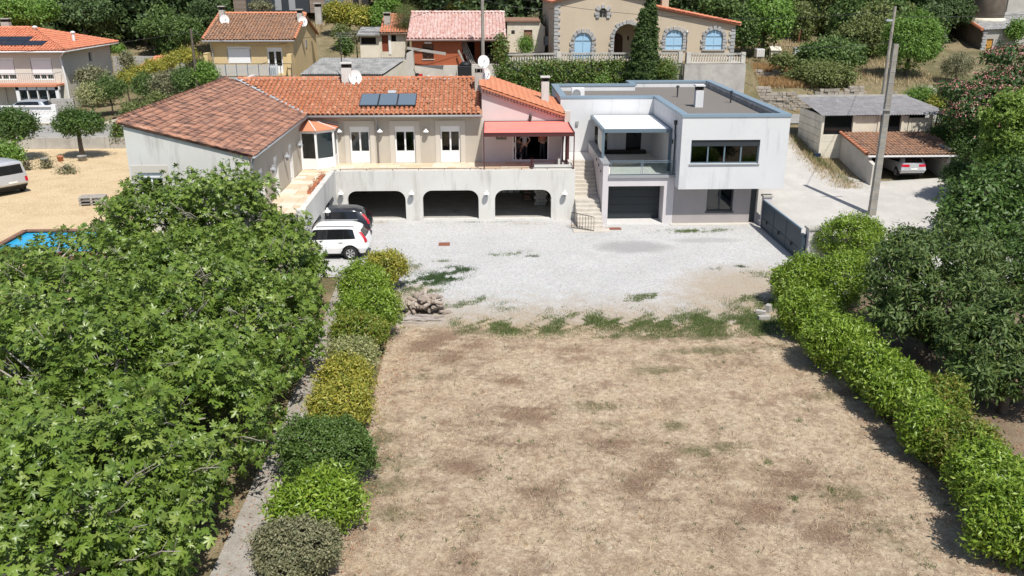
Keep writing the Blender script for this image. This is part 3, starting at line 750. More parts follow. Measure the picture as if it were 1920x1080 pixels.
for nm_, fn_ in (('thatch', thatch_mask), ('green', green_mask)):
    at_ = fo.data.attributes.new(nm_, 'FLOAT', 'POINT'); at_.data.foreach_set('value', fn_(U_.ravel(), FYm.ravel()).astype(np.float32))
struct(fo)
flat_sheet('gravel_yard', [(-8.6, 39.5), (-5.6, 39.3), (-3.7, 37)] + edge + [(14.4, 33.5), (16.3, 41.0), (16.3, 48.0), (15.9, 48.55), (11, 48.6), (6.9, 49.7), (-8.6, 49.75)], .008, M['gravel'])
flat_sheet('garage_floor', [(-14.8, 40.4), (-8.55, 40.4), (-8.55, 49.76), (5.3, 49.76), (5.3, 57.5), (-14.8, 57.5)], .02, M['concrete'])
strip_sheet('garden_path', [(-6.75, 2), (-6.55, 20), (-6.6, 30), (-6.9, 40)], [(-5.3, 2), (-5.2, 20), (-5.3, 30), (-5.4, 40)], .012, M['path'], 60, 6)
flat_sheet('orchard_soil', [(12.81, 2), (24, 2), (24, 40.5), (16, 40.6), (14.5, 33.4), (12.81, 32.5)], .003, pm('orchard_soil', (.24, .185, .125), (.18, .13, .09), 1.5, 1, .5, 20, fine=.4))
strip_sheet('driveway', [(16.0, 36), (16.0, 44), (16.0, 48), (16.0, 54), (16.0, 60), (17.2, 66.5)], [(40, 40), (37, 47), (31.5, 55.2), (24.9, 54.2), (22.6, 57.5), (22.6, 66.5)], .05, M['drive'], 60, 24)
strip_sheet('street', [(-70, 62.0), (-26, 62.4), (-12, 62.8), (16, 66.2), (60, 66.2)], [(-70, 68.5), (-26, 68.0), (-12, 66.2), (16, 70.1), (60, 70.6)], .06, M['asphalt'], 130, 8)
strip_sheet('dry_lawn', [(-46, 26), (-46, 60.6)], [(-12.5, 26), (-14, 60.6)], .02, M['lawn'], 60, 50)
strip_sheet('dirt_track', [(-29.6, 68), (-29.0, 74), (-27.4, 82), (-24, 90)], [(-26.6, 68), (-26.0, 74), (-24.6, 82), (-22, 90)], .06, M['dirt'], 30, 6)
# ------------------------------------------------------------------ roofs
def in_poly(px, py, poly):
    px = np.asarray(px); py = np.asarray(py); r = np.zeros(px.shape, bool); n = len(poly)
    for i in range(n):
        x1, y1 = poly[i]; x2, y2 = poly[(i + 1) % n]
        c = ((y1 > py) != (y2 > py)) & (px < (x2 - x1) * (py - y1) / ((y2 - y1) + 1e-12) + x1)
        r ^= c
    return r
def tile_template(w, l, h, n=5, lip=.016):
    vs, fs = [], []
    for (v, nn, sc) in ((-.05, .035, 1.0), (l, .0, .86)):
        for k in range(n + 1):
            a = PI * k / n
            vs.append((-math.cos(a) * w / 2 * sc, v, math.sin(a) * h * sc + nn))
    for k in range(n + 1):
        a = PI * k / n
        vs.append((-math.cos(a) * (w / 2 - lip), -.05, math.sin(a) * (h - lip) + .03))
    for k in range(n + 1):
        a = PI * k / n
        vs.append((-math.cos(a) * (w / 2 - lip), .12, math.sin(a) * (h - lip) + .02))
    m = n + 1
    for k in range(n):
        fs += [(k, k + 1, m + k + 1, m + k), (2*m + k, 2*m + k + 1, k + 1, k), (3*m + k, 3*m + k + 1, 2*m + k + 1, 2*m + k)]
    return np.array(vs), np.array(fs)
def tiles(parent, O, U, Vd, poly, cw, rl, h, mat, n_obj=0, jit=.012, w=None, name='roof_tiles', piece='roof_tile'):
    """barrel tiles over the polygon (u, v) of the plane O + U*u + V*v"""
    O = np.array(O, float); U = unit(np.array(U, float)); Vd = unit(np.array(Vd, float)); Nn = np.cross(U, Vd)
    if Nn[2] < 0: Nn = -Nn
    pu = [p[0] for p in poly]; pv = [p[1] for p in poly]
    cu = np.arange(min(pu) + cw / 2, max(pu), cw); cv = np.arange(min(pv), max(pv) - rl * .3, rl)
    A, B = np.meshgrid(cu, cv, indexing='ij'); A = A.ravel(); B = B.ravel()
    ok = in_poly(A, B + rl * .5, poly); A = A[ok]; B = B[ok]
    A = A + rng.normal(size=len(A)) * jit; B = B + rng.normal(size=len(B)) * jit
    tv, tf = tile_template(w or cw * .80, rl, h)
    base = O + A[:, None] * U + B[:, None] * Vd + Nn * (.02 + rng.random(len(A)) * .012)[:, None]
    order = np.argsort(np.linalg.norm(base - np.array([0, 0, CAMH]), axis=1))
    ob, rest = order[:n_obj], order[n_obj:]
    if len(ob):
        me = bpy.data.meshes.new(piece); me.from_pydata([tuple(v) for v in tv], [], [tuple(int(i) for i in f) for f in tf]); me.materials.append(mat)
        me.polygons.foreach_set('use_smooth', [True] * len(me.polygons))
        for i in ob:
            o = link(piece, me, parent)
            o.matrix_basis = Matrix(((U[0], Vd[0], Nn[0], base[i][0]), (U[1], Vd[1], Nn[1], base[i][1]), (U[2], Vd[2], Nn[2], base[i][2]), (0, 0, 0, 1)))
    if len(rest):
        b = base[rest]
        V = b[:, None, :] + tv[None, :, 0:1] * U + tv[None, :, 1:2] * Vd + tv[None, :, 2:3] * Nn
        F = (tf[None] + (np.arange(len(b)) * len(tv))[:, None, None]).reshape(-1, 4)
        o = np_mesh(name, V.reshape(-1, 3), [F], mat, parent, True); o['kind'] = 'stuff'
def slab(poly3, t=.12):
    mb = MB(); return mb.prism([Vector(p) for p in poly3], (0, 0, -t))
def ridge_tiles(parent, p0, p1, mat, r=.13, step=.4, name='ridge_tile'):
    p0 = Vector(p0); p1 = Vector(p1); n = max(1, int((p1 - p0).length / step)); d = (p1 - p0) / n
    side = d.normalized().cross(Vector((0, 0, 1))).normalized(); upv = side.cross(d.normalized())
    for i in range(n):
        a = p0 + d * i; b = a + d * 1.12; mb = MB(); N = 6; vs = []
        for q, rr, zz in ((a, r, .02), (b, r * .88, -.01)):
            for k in range(N + 1):
                t = PI * k / N; vs.append(q + side * (math.cos(t) * rr) + upv * (math.sin(t) * rr * .9 + zz))
        mb.v = [tuple(v) for v in vs]; mb.f = [(k, k + 1, N + 2 + k, N + 1 + k) for k in range(N)]
        mb.build(name, mat, parent, True)

def wall_lamp(parent, p, n=(0, -1, 0), s=1.0, mat='white_metal'):
    p = Vector(p); n = Vector(n); mb = MB()
    mb.bar(p, p + n * .22 * s + Vector((0, 0, .02)), .04, .04)
    c = p + n * .22 * s
    mb.lathe([(.02, .26), (.06, .22), (.06, .17), (.17, .06), (.18, .02), (.05, .0)][::-1], c, 10)
    o = mb.build('wall_lamp', M[mat], parent)
    g = MB(); g.lathe([(.05, -.16), (.09, -.02), (.06, .0)], c, 10); g.build('lamp_glass', M['grey_metal'], o)
def dish(parent, c, r, aim, pole_to=None, mat='white_metal', top=False, label=None):
    c = Vector(c); aim = Vector(aim).normalized()
    a = aim.cross(Vector((0, 0, 1))).normalized(); b = a.cross(aim)
    mb = MB(); rings = []
    for i in range(5):
        rr = r * i / 4; dz = -.22 * r * (1 - (i / 4) ** 2)
        for k in range(16):
            t = 2 * PI * k / 16; mb.v.append(tuple(c + (a * math.cos(t) + b * math.sin(t) * 1.1) * rr + aim * dz))
    for i in range(4):
        for k in range(16): mb.f.append((i*16 + k, i*16 + (k+1) % 16, i*16 + 16 + (k+1) % 16, i*16 + 16 + k))
    o = mb.build('satellite_dish', M[mat], parent, True, fix=False)
    m2 = MB(); m2.bar(c - b * r * .9, c + aim * r * .9 - b * r * .1, .03, .03)
    m2.box(*(c + aim * r * .85 - b * .1 * r - Vector((.04, .04, .04))), *(c + aim * r * .85 - b * .1 * r + Vector((.04, .04, .04))))
    if pole_to: m2.tube([c - aim * .22 * r, Vector(pole_to)], .025, 6)
    m2.build('dish_arm', M['grey_metal'], o)
    return o
def chimney(parent, x, y, z0, z1, w, d, mat, soot=True):
    mb = MB(); mb.box(x - w/2, y - d/2, z0, x + w/2, y + d/2, z1 - .32)
    o = mb.build('chimney', mat, parent)
    m2 = MB()
    for sx in (-1, 1):
        for sy in (-1, 1): m2.box(x + sx*(w/2 - .07) - .05, y + sy*(d/2 - .07) - .05, z1 - .32, x + sx*(w/2 - .07) + .05, y + sy*(d/2 - .07) + .05, z1 - .08)
    m2.box(x - w/2 + .14, y - d/2 + .14, z1 - .32, x + w/2 - .14, y + d/2 - .14, z1 - .09)
    m2.build('flue', M['dark_void'], o)
    m3 = MB(); m3.box(x - w/2 - .06, y - d/2 - .06, z1 - .08, x + w/2 + .06, y + d/2 + .06, z1); m3.build('cap', mat, o)
    return o
def window(parent, O, U, N, x0, x1, z0, z1, cols=2, frame='white_pvc', fw=.07, depth=.12, low=0.0, box=0.0, handle=False, curtain=None, name='window', glass='glass', sill=None, bar_mid=False):
    """framed window set back in a wall plane; panes, shutter box, curtains, handle and sill are its children"""
    O = Vector(O); U = Vector(U); N = Vector(N)
    P = lambda x, z, d: O + U * x + Vector((0, 0, z)) + N * d
    def slabq(mb, xa, xb, za, zb, d0, d1):
        mb.prism([P(xa, za, d0), P(xb, za, d0), P(xb, zb, d0), P(xa, zb, d0)], N * (d1 - d0))
    zt = z1 - box
    f = MB(); d0, d1 = depth, depth + .07
    slabq(f, x0, x0 + fw, z0, zt, d0, d1); slabq(f, x1 - fw, x1, z0, zt, d0, d1); slabq(f, x0 + fw, x1 - fw, zt - fw, zt, d0, d1); slabq(f, x0 + fw, x1 - fw, z0, z0 + fw, d0, d1)
    w = (x1 - x0 - 2 * fw) / cols
    for k in range(1, cols): slabq(f, x0 + fw + w*k - fw*.55, x0 + fw + w*k + fw*.55, z0 + fw, zt - fw, d0 - .01, d1)
    if bar_mid: slabq(f, x0 + fw, x1 - fw, (z0 + zt)/2 - .02, (z0 + zt)/2 + .02, d0, d1)
    o = f.build(name, M[frame], parent)
    if low:
        g = MB()
        for k in range(cols): slabq(g, x0 + fw + w*k + (fw*.55 if k else 0), x0 + fw + w*(k+1) - (fw*.55 if k < cols-1 else 0), z0 + fw, z0 + fw + low, d0 + .015, d1 - .01)
        g.build('door_panel', M[frame], o)
    for k in range(cols):
        g = MB(); a = x0 + fw + w*k + (fw*.55 if k else 0); b = x0 + fw + w*(k+1) - (fw*.55 if k < cols-1 else 0)
        slabq(g, a, b, z0 + fw + low, zt - fw, d0 + .03, d0 + .042); g.build('pane', M[glass], o)
    if box:
        g = MB(); slabq(g, x0, x1, zt, z1, d0 - .06, d1); g.build('shutter_box', M[frame], o)
    if handle:
        g = MB(); slabq(g, (x0+x1)/2 - .02, (x0+x1)/2 + .02, z0 + 1.0, z0 + 1.16, d0 - .06, d0 - .012); g.build('handle', M['white_pvc'], o)
    if curtain:
        for (ca, cb, za, zb, mt) in curtain:
            g = MB(); n = 9
            for k in range(n):
                xa = ca + (cb - ca) * k / n; xb = ca + (cb - ca) * (k + 1) / n
                g.q(P(xa, za, d1 + .08 + .03 * (k % 2)), P(xb, za, d1 + .08 + .03 * ((k+1) % 2)), P(xb, zb, d1 + .08 + .03 * ((k+1) % 2)), P(xa, zb, d1 + .08 + .03 * (k % 2)))
            g.build('curtain', M[mt], o)
    if sill:
        g = MB(); slabq(g, x0 - .06, x1 + .06, z0 - .07, z0 - .003, -.06, d1); g.build('sill', M[sill], o)
    return o

# ------------------------------------------------------------------ main house
EX, EY, EZ = Vector((1, 0, 0)), Vector((0, 1, 0)), Vector((0, 0, 1))
house = thing('main_house', 'long beige house with terracotta roofs, red awning and arched garages under the terrace', 'house', (-3, 52, 0))
ZT = 2.93
mb = MB()
ops = [(a, b, .10, arch_top(a, b, 1.84, .55)) for a, b in ((-7.88, -4.50), (-3.50, -.23), (.73, 4.05))]
wall(mb, (0, 49.6, 0), EX, EY, -8.5, 5.42, 3.0, ops, .35, 0)
mb.build('garage_wall', M['render_white'], house)
mb = MB()
wall(mb, (-8.5, 0, 0), EY, -EX, 40.6, 49.6, 3.08, [(45.5, 48.7, .06, arch_top(45.5, 48.7, 1.86, .55)), (41.6, 44.6, .06, arch_top(41.6, 44.6, 1.86, .55))], .3, 0)
mb.box(-8.86, 40.25, 0, -8.44, 40.6, 3.10)
mb.build('side_parapet', M['render_white'], house)
mb = MB()
mb.box(-8.5, 49.95, 2.55, 5.4, 52.3, 2.90); mb.box(-10.6, 40.25, 2.55, -8.80, 52.3, 2.90)
terr = mb.build('terrace', M['concrete'], house)
def pave(x0, x1, y0, y1, z):
    meshes = {}
    y = y0
    while y < y1 - .05:
        h = min(random.choice((.38, .5, .62)), y1 - y)
        if y1 - y - h < .2: h = y1 - y
        x = x0
        while x < x1 - .05:
            w = min(random.choice((.45, .6, .8, .95)), x1 - x)
            if x1 - x - w < .25: w = x1 - x
            b = MB().box(x + .008, y + .008, z - .035, x + w - .008, y + h - .008, z + random.uniform(-.003, .003))
            b.build('paving_stone', M['paving'], terr)
            x += w
        y += h
pave(-8.5, 3.0, 49.96, 52.28, ZT + .02); pave(-10.52, -8.82, 40.3, 50.4, ZT + .02); pave(-10.52, -8.5, 50.42, 52.28, ZT + .02)
# low rail on the parapet
mb = MB(); mb.tube([(-8.3, 49.8, 3.10), (5.3, 49.8, 3.10)], .022, 6)
for k in range(10): mb.bar((-8.2 + k*1.5, 49.8, 3.0), (-8.2 + k*1.5, 49.8, 3.1), .03, .03)
mb.build('railing', M['dark_iron'], house)
# facade of the upper floor
doors = [(-7.94, -6.74), (-5.24, -4.02), (-2.50, -1.30)]
mb = MB()
wall(mb, (0, 52.3, 0), EX, EY, -10.55, 0.02, 5.92, [(a, b, ZT + .02, 5.16) for a, b in doors], .3, ZT - .2)
mb.build('facade_wall', M['render_beige'], house)
for i, (a, b) in enumerate(doors):
    t = MB()
    for xa, xb, za, zb in ((a - .30, a - .02, ZT + .02, 5.50), (b + .02, b + .30, ZT + .02, 5.50), (a - .02, b + .02, 5.18, 5.50)):
        t.box(xa, 52.265, za, xb, 52.30, zb)
    t.build('door_surround', M['trim_beige'], house)
    cur = {0: [(a + .08, a + .3, ZT + .6, 4.9, 'curtain'), (b - .34, b - .08, ZT + .9, 4.9, 'curtain')], 1: [(b - .24, b - .08, ZT + 1.1, 4.9, 'curtain')], 2: [((a + b)/2 + .06, b - .08, ZT + .95, 4.9, 'blind')]}[i]
    window(house, (0, 52.3, 0), EX, EY, a, b, ZT + .03, 5.16, 2, low=.62, box=.26, handle=True, curtain=cur, name='french_door', fw=.09)
for px in (637, 713, 799):
    p = AY(px, 247, 52.3); wall_lamp(house, p)
for px in (640, 772, 912, 1058):
    p = AY(px, 363, 49.6); wall_lamp(house, p)
wall_lamp(house, (-8.5, 45.05, 1.75), (1, 0, 0), 1.1)
# inside: floor, back and side walls keep the rooms and garages dark
mb = MB()
mb.box(-15.6, 52.7, 2.55, 5.0, 61.9, 2.90); mb.box(-15.6, 39.6, 2.55, -10.62, 52.65, 2.90)
mb.build('floor_slab', M['inner_wall'], house)
mb = MB()
mb.box(-15.9, 62.0, 2.5, 4.9, 62.25, 5.9); mb.box(-8.4, 57.5, 0, 5.35, 57.7, 2.55); mb.box(-14.9, 40.6, 0, -14.7, 57.5, 2.55); mb.box(-10.5, 52.9, 0, -10.3, 57.5, 2.55)
mb.box(5.2, 50.0, 0, 5.38, 57.5, 2.55); mb.box(-14.6, 40.3, 0, -8.85, 40.55, 2.55)
mb.box(-10.2, 55.5, 2.9, 0, 55.7, 5.7)
mb.build('inner_wall', M['inner_wall'], house)
# wing
mb = MB()
wtop = [(-16.0, 7.28), (-10.55, 5.86)]
wall(mb, (0, 39.2, 0), EX, EY, -15.95, -10.55, wtop, [(-15.6, -14.5, 3.95, 5.15)], .3, 0)
wall(mb, (-10.55, 0, 0), EY, -EX, 39.51, 52.35, 5.84, [(40.6, 41.5, ZT, 4.95), (43.7, 44.6, ZT, 4.95), (47.3, 48.2, ZT, 4.95)], .25, 2.6)
wall(mb, (-15.95, 0, 0), EY, EX, 39.51, 62.2, 7.25, (), .3, 0)
mb.build('wing_wall', M['render_white'], house)
window(house, (0, 39.2, 0), EX, EY, -15.6, -14.5, 3.95, 5.15, 2, box=.22)
t = MB()
for xa, xb, za, zb in ((-15.85, -15.62, 3.9, 5.5), (-14.48, -14.22, 3.9, 5.5), (-15.62, -14.48, 5.17, 5.5)): t.box(xa, 39.175, za, xb, 39.2, zb)
t.build('window_surround', M['trim_beige'], house)
# beige cladding of the wing's terrace side, cut round its doors
t = MB(); wall(t, (-10.53, 0, 0), EY, -EX, 39.24, 52.28, 5.8, [(40.6, 41.5, ZT, 4.95), (43.7, 44.6, ZT, 4.95), (47.3, 48.2, ZT, 4.95)], .018, ZT + .03)
t.build('wing_facade', M['render_beige'], house)
for ya in (40.6, 43.7, 47.3):
    window(house, (-10.53, 0, 0), EY, -EX, ya, ya + .9, ZT + .03, 4.95, 1, box=.28, low=1.6, name='side_door', fw=.1)
for y in (42.6, 45.9, 49.4): wall_lamp(house, (-10.53, y, 4.55), (1, 0, 0), .9, 'grey_metal')
# conservatory in the corner
bp = [(-10.5, 50.55), (-9.62, 50.42), (-8.72, 51.15), (-8.72, 52.24)]
bay = MB()
for p in bp: bay.box(p[0] - .06, p[1] - .06, ZT + .02, p[0] + .06, p[1] + .06, 5.08)
for p, q in zip(bp, bp[1:]):
    bay.bar((*p, 5.14), (*q, 5.14), .16, .16); bay.bar((*p, ZT + .35), (*q, ZT + .35), .07, .62)
bayo = bay.build('conservatory', M['white_pvc'], house)
for i, (p, q) in enumerate(zip(bp, bp[1:])):
    d = Vector((q[0] - p[0], q[1] - p[1], 0)); u = d.normalized()
    a = Vector((*p, 0)) + u * .09; b = Vector((*q, 0)) - u * .09
    MB().q((a.x, a.y, 3.62), (b.x, b.y, 3.62), (b.x, b.y, 5.05), (a.x, a.y, 5.05)).build('pane', M['glass'], bayo, fix=False)
    if i == 1:
        n = Vector((-u.y, u.x, 0)) * .1
        MB().q(a + n + V3(0, 0, 3.6), b + n + V3(0, 0, 3.6), b + n + V3(0, 0, 5.0), a + n + V3(0, 0, 5.0)).build('blind', M['blind'], bayo, fix=False)
ap = Vector((-10.4, 52.2, 5.72))
prev = None
ev = [Vector((-10.6, 50.35, 5.24)), Vector((-9.55, 50.22, 5.24)), Vector((-8.55, 51.05, 5.24)), Vector((-8.5, 52.24, 5.24))]
for p, q in zip(ev, ev[1:]):
    MB().prism([ap, p, q], (0, 0, -.03)).build('roof_panel', M['tile_smooth'], bayo)
    MB().bar(ap + EZ * .02, q + EZ * .02, .05, .04).build('roof_bar', M['white_pvc'], bayo)
# roofs
s = .2885
roof = slab([(-10.35, 51.75, 5.93), (0.05, 51.75, 5.93), (0.05, 57.0, 7.43), (-15.6, 57.0, 7.43)], .1)
roof.prism([Vector((-16.1, 57.0, 7.43)), Vector((0.05, 57.0, 7.43)), Vector((0.05, 62.4, 5.9)), Vector((-16.1, 62.4, 5.9))], (0, 0, -.1))
ro = roof.build('roof', M['tile_brown'], house)
sl = math.hypot(5.25, 1.5)
tiles(ro, (-15.6, 51.75, 5.95), (1, 0, 0), (0, 5.25, 1.5), [(5.25, -.05), (15.6, -.05), (15.6, sl), (.15, sl)], .285, .39, .085, M['tile_orange'], 300)
ridge_tiles(ro, (-15.5, 57, 7.5), (0.0, 57, 7.5), M['tile_orange'], .15)
wr = slab([(-10.3, 39.1, 5.90), (-10.3, 51.80, 5.90), (-15.7, 57.1, 7.37), (-16.2, 57.1, 7.50), (-16.2, 39.1, 7.50)], .1)
wro = wr.build('wing_roof', M['tile_old'], house)
wl = math.hypot(5.9, 1.6)
tiles(wro, (-10.3, 57.1, 5.92), (0, -1, 0), (-5.9, 0, 1.6), [(5.3, -.02), (18.0, -.02), (18.0, wl), (0, wl), (0.05, wl * .93)], .25, .36, .03, M['tile_old'], 300, w=.25)
ridge_tiles(wro, (-16.2, 39.1, 7.56), (-16.2, 57, 7.56), M['tile_old'], .13)
ridge_tiles(wro, (-16.1, 39.13, 7.47), (-10.3, 39.13, 5.95), M['tile_old'], .11)
mb = MB(); mb.bar((-10.33, 51.78, 6.02), (-15.6, 57.05, 7.50), .26, .03); mb.build('valley_flashing', M['flashing'], house)
g = MB()
g.tube([(-10.28, 38.95, 5.84), (-10.24, 51.7, 5.84)], .075, 8); g.tube([(-10.24, 51.66, 5.84), (0.05, 51.66, 5.84)], .075, 8)
g.build('gutter', M['grey_metal'], house, True)
p = AY(706, 225, 52.2)
g = MB(); g.tube([(p.x, 51.7, 5.8), (p.x, 52.0, 5.55), (p.x, 52.22, 5.3), (p.x, 52.22, 2.97)], .05, 8)
g.tube([(-10.35, 39.1, 5.8), (-10.40, 39.15, 5.5), (-10.46, 39.2, 5.2), (-10.46, 39.12, 2.95)], .055, 8)
g.build('downpipe', M['grey_metal'], house, True)
# solar collectors
pv = lambda u, v: Vector((-15.6 + u, 51.75 + v * 5.25 / sl, 5.95 + v * 1.5 / sl))
nrm = Vector((0, -1.5, 5.25)).normalized()
a0 = AY(673, 195, 52.7).x + 15.6; a1 = AY(780, 195, 52.7).x + 15.6
w = (a1 - a0) / 3
for k in range(3):
    u0 = a0 + w * k + .012; u1 = a0 + w * (k + 1) - .012
    q = [pv(u0, .85), pv(u1, .85), pv(u1, 2.6), pv(u0, 2.6)]
    f = MB().prism([x + nrm * .13 for x in q], nrm * .09).build('solar_collector', M['anthracite'], house)
    q2 = [pv(u0 + .04, .89), pv(u1 - .04, .89), pv(u1 - .04, 2.56), pv(u0 + .04, 2.56)]
    MB().q(*[x + nrm * .224 for x in q2]).build('collector_glass', M['solar_glass'], f, fix=False)
hx = AY(731, 166, 53.5).x + 15.6
f = MB().prism([pv(hx - .25, 2.85) + nrm * .1, pv(hx + .25, 2.85) + nrm * .1, pv(hx + .25, 3.25) + nrm * .1, pv(hx - .25, 3.25) + nrm * .1], nrm * .06).build('roof_hatch', M['flashing'], house)
# chimneys and dishes
c1 = AY(652, 150, 56.6)
chimney(house, c1.x, 56.4, 6.9, 8.55, .62, .5, M['render_white'])
dish(house, AY(666, 145, 56.2), .42, (.35, -1, .25), (c1.x + .2, 56.3, 7.6))
chimney(house, -.15, 55.2, 6.6, 8.35, .5, .6, M['concrete'])
dish(house, AY(907, 115, 55.4), .36, (.1, -1, .35), (-.15, 55.3, 8.0))
dish(house, AY(911, 138, 56.0), .36, (.8, -1, .2), (-.1, 55.5, 7.4))
# pink gable section
gable = [(0.02, 7.45), (4.95, 5.82)]
mb = MB()
wall(mb, (0, 52.3, 0), EX, EY, 0.021, 4.95, gable, [(1.86, 4.06, ZT + .12, 5.12)], .28, ZT - .1)
mb.box(4.75, 52.6, 2.9, 4.95, 60, 5.8); mb.box(0.03, 52.6, 2.9, .2, 60, 7.3); mb.box(.2, 59.8, 2.9, 4.75, 60, 5.9)
mb.build('gable_wall', M['render_pink'], house)
pr = slab([(-.02, 51.95, 7.52), (5.0, 51.95, 5.84), (5.0, 59.6, 5.84), (-.02, 59.6, 7.52)], .1)
pro = pr.build('gable_roof', M['tile_smooth'], house)
pl = math.hypot(5.02, 1.68)
tiles(pro, (5.0, 51.98, 5.86), (0, 1, 0), (-5.02, 0, 1.68), [(0, 0), (7.6, 0), (7.6, pl), (0, pl)], .25, .36, .04, M['tile_smooth'], 0, w=.24)
for row in range(2):
    for k in range(27):
        t = k / 27
        q = Vector((.04 + 4.9 * t, 52.06 + row * .1, 7.33 - 1.63 * t - row * .15))
        MB().tube([q, q + Vector((0, .22, 0))], .075, 6).build('genoise_tile', M['genoise'], pro, True)
mb = MB(); mb.box(4.97, 52.0, 5.35, 5.30, 52.5, 6.05); mb.build('gable_end_block', M['concrete_light'], house)
c2 = AY(1022, 168, 55.5)
chimney(house, c2.x, 55.5, 5.9, 7.75, .48, .48, M['render_white'])
# sliding door and dark room with its open leaf
fr = MB()
fr.box(1.86, 52.33, ZT + .12, 1.93, 52.42, 5.12); fr.box(3.99, 52.33, ZT + .12, 4.06, 52.42, 5.12); fr.box(1.93, 52.33, 5.05, 3.99, 52.42, 5.12); fr.box(1.93, 52.33, ZT + .12, 3.99, 52.42, ZT + .16); fr.box(2.02, 52.34, ZT + .16, 2.07, 52.40, 5.05)
sd = fr.build('sliding_door', M['white_pvc'], house)
MB().q((1.93, 52.38, 3.1), (2.02, 52.38, 3.1), (2.02, 52.38, 5.05), (1.93, 52.38, 5.05)).build('pane', M['glass'], sd, fix=False)
MB().box(1.955, 52.25, 3.9, 1.995, 52.32, 4.15).build('handle', M['white_pvc'], sd)
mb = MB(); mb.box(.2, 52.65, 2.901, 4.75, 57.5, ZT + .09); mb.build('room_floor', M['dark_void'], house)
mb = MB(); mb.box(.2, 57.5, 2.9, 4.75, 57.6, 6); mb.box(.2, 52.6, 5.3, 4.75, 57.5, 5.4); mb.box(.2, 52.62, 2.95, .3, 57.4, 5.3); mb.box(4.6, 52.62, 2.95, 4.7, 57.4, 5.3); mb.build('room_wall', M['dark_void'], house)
# front terrace details under the awning
mb = MB(); mb.box(3.05, 50.0, 2.9, 5.3, 50.12, 3.22); mb.box(3.05, 51.5, 2.9, 5.3, 52.28, 3.05); mb.box(5.1, 50.12, 2.9, 5.3, 51.5, 3.3); mb.box(4.5, 50.6, 2.9, 4.62, 51.5, 3.45)
mb.build('step_wall', M['render_white'], house)
MB().bar((2.95, 50.05, 3.2), (2.95, 51.2, 3.2), .07, .5).build('gate_leaf', M['brown_iron'], house)
MB().bar((4.75, 51.9, 2.95), (4.95, 52.2, 4.55), .10, .05).build('leaning_board', M['white_pvc'], house)
# awning
at0, at1 = AY(908, 228, 52.25), AY(1064, 227, 52.25)
af0, af1 = AY(907, 250, 49.85), AY(1077, 249, 49.85)
mb = MB(); n = 14
for i in range(n):
    for j in range(5):
        def sp(a, b):
            u = a / n; v = b / 5
            p = at0.lerp(at1, u).lerp(af0.lerp(af1, u), v); sag = .05 * math.sin(PI * v) + .03 * math.sin(u * PI * 2) ** 2 * math.sin(PI * v)
            return p - EZ * sag
        mb.q(sp(i, j), sp(i+1, j), sp(i+1, j+1), sp(i, j+1))
aw = mb.build('awning', M['awning'], house, True, fix=False)
mb = MB(); mb.prism([af0, af1, af1 - EZ * .2, af0 - EZ * .2], (0, -.015, 0)); mb.build('valance', M['brown_iron'], aw)
mb = MB(); mb.bar(af0, af1, .06, .06); mb.bar(at0, at1, .06, .06); mb.bar(at0, af0, .06, .06); mb.bar(at1, af1, .06, .06)
mb.bar(af0, (af0.x, af0.y, 3.0), .06, .06); mb.bar(af1, (af1.x, af1.y, 3.0), .06, .06); mb.build('awning_frame', M['brown_iron'], aw)
mb = MB(); mb.box(4.86, 52.0, 2.95, 4.93, 52.05, 5.1); mb.box(5.05, 51.2, 2.95, 5.2, 52.1, 5.2); mb.build('awning_side', M['brown_iron'], aw)
# name ornament and ring on the wall under the awning, lantern above it
p = AY(940, 259, 52.28); mb = MB()
for k in range(7): mb.box(p.x - .3 + k*.09, 52.26, p.z - .1 + .03*(k % 2), p.x - .25 + k*.09, 52.295, p.z + .08 - .02*(k % 3))
mb.build('wall_ornament', M['dark_iron'], house)
p = AY(994, 219, 52.28); mb = MB(); mb.lathe([(.06, -.22), (.09, -.05), (.10, .05), (.02, .2)], (p.x, 52.16, p.z), 6); mb.build('lantern', M['dark_iron'], house)
# things stored in the third garage
mb = MB()
for r in range(9):
    for k in range(3): mb.box(3.25 + k*.25 + (r % 2)*.1, 53.0, .05 + r*.2, 3.48 + k*.25 + (r % 2)*.1, 53.35, .235 + r*.2)
mb.build('block_pillar', M['concrete_light'], house)
MB().bar((5.42, 49.65, 0), (5.42, 49.62, 3.0), .02, .02).build('wall_edge', M['render_white'], house)
# ------------------------------------------------------------------ outdoor stairs between the two houses
st = thing('outdoor_stairs', 'pale concrete stairs climbing between the arched garages and the modern house', 'stairs', (6.2, 49, 0))
z = 0.0; y = 47.55; r = .181
MB().box(5.1, 46.75, -.1, 7.2, 47.55, .06).build('step', M['step_stone'], st)
for i in range(7):
    x0 = 5.44 if y > 49.6 else 5.44
    z += r
    MB().box(5.44, y, 0, 6.88, y + .30, z).build('step', M['step_stone'], st, bevel=.012); y += .29
MB().box(5.44, y + .01, 0, 6.88, y + 1.0, z + .001).build('landing', M['step_stone'], st); y += 1.0
for i in range(9):
    z += r
    MB().box(5.44, y, 0, 6.88, y + .30, z).build('step', M['step_stone'], st, bevel=.012); y += .29
MB().box(5.02, y + .011, 0, 6.88, 55.75, z + .002).build('landing', M['curb_tile'], st)
mb = MB(); A = Vector((5.42, 47.9, 0)); 
p0, p1 = Vector((5.05, 47.6, 1.0)), Vector((6.25, 46.8, .72))
for k in range(9):
    t = k / 8; a = Vector((5.05, 47.55, 0)).lerp(Vector((6.25, 46.85, 0)), t)
    mb.bar(a + EZ * .06, a + EZ * (1.0 - .12 * t), .022, .022)
mb.bar((5.05, 47.55, 1.0), (6.25, 46.85, .88), .03, .03); mb.bar((5.05, 47.55, .12), (6.25, 46.85, .10), .03, .03)
mb.build('railing', M['dark_iron'], st)

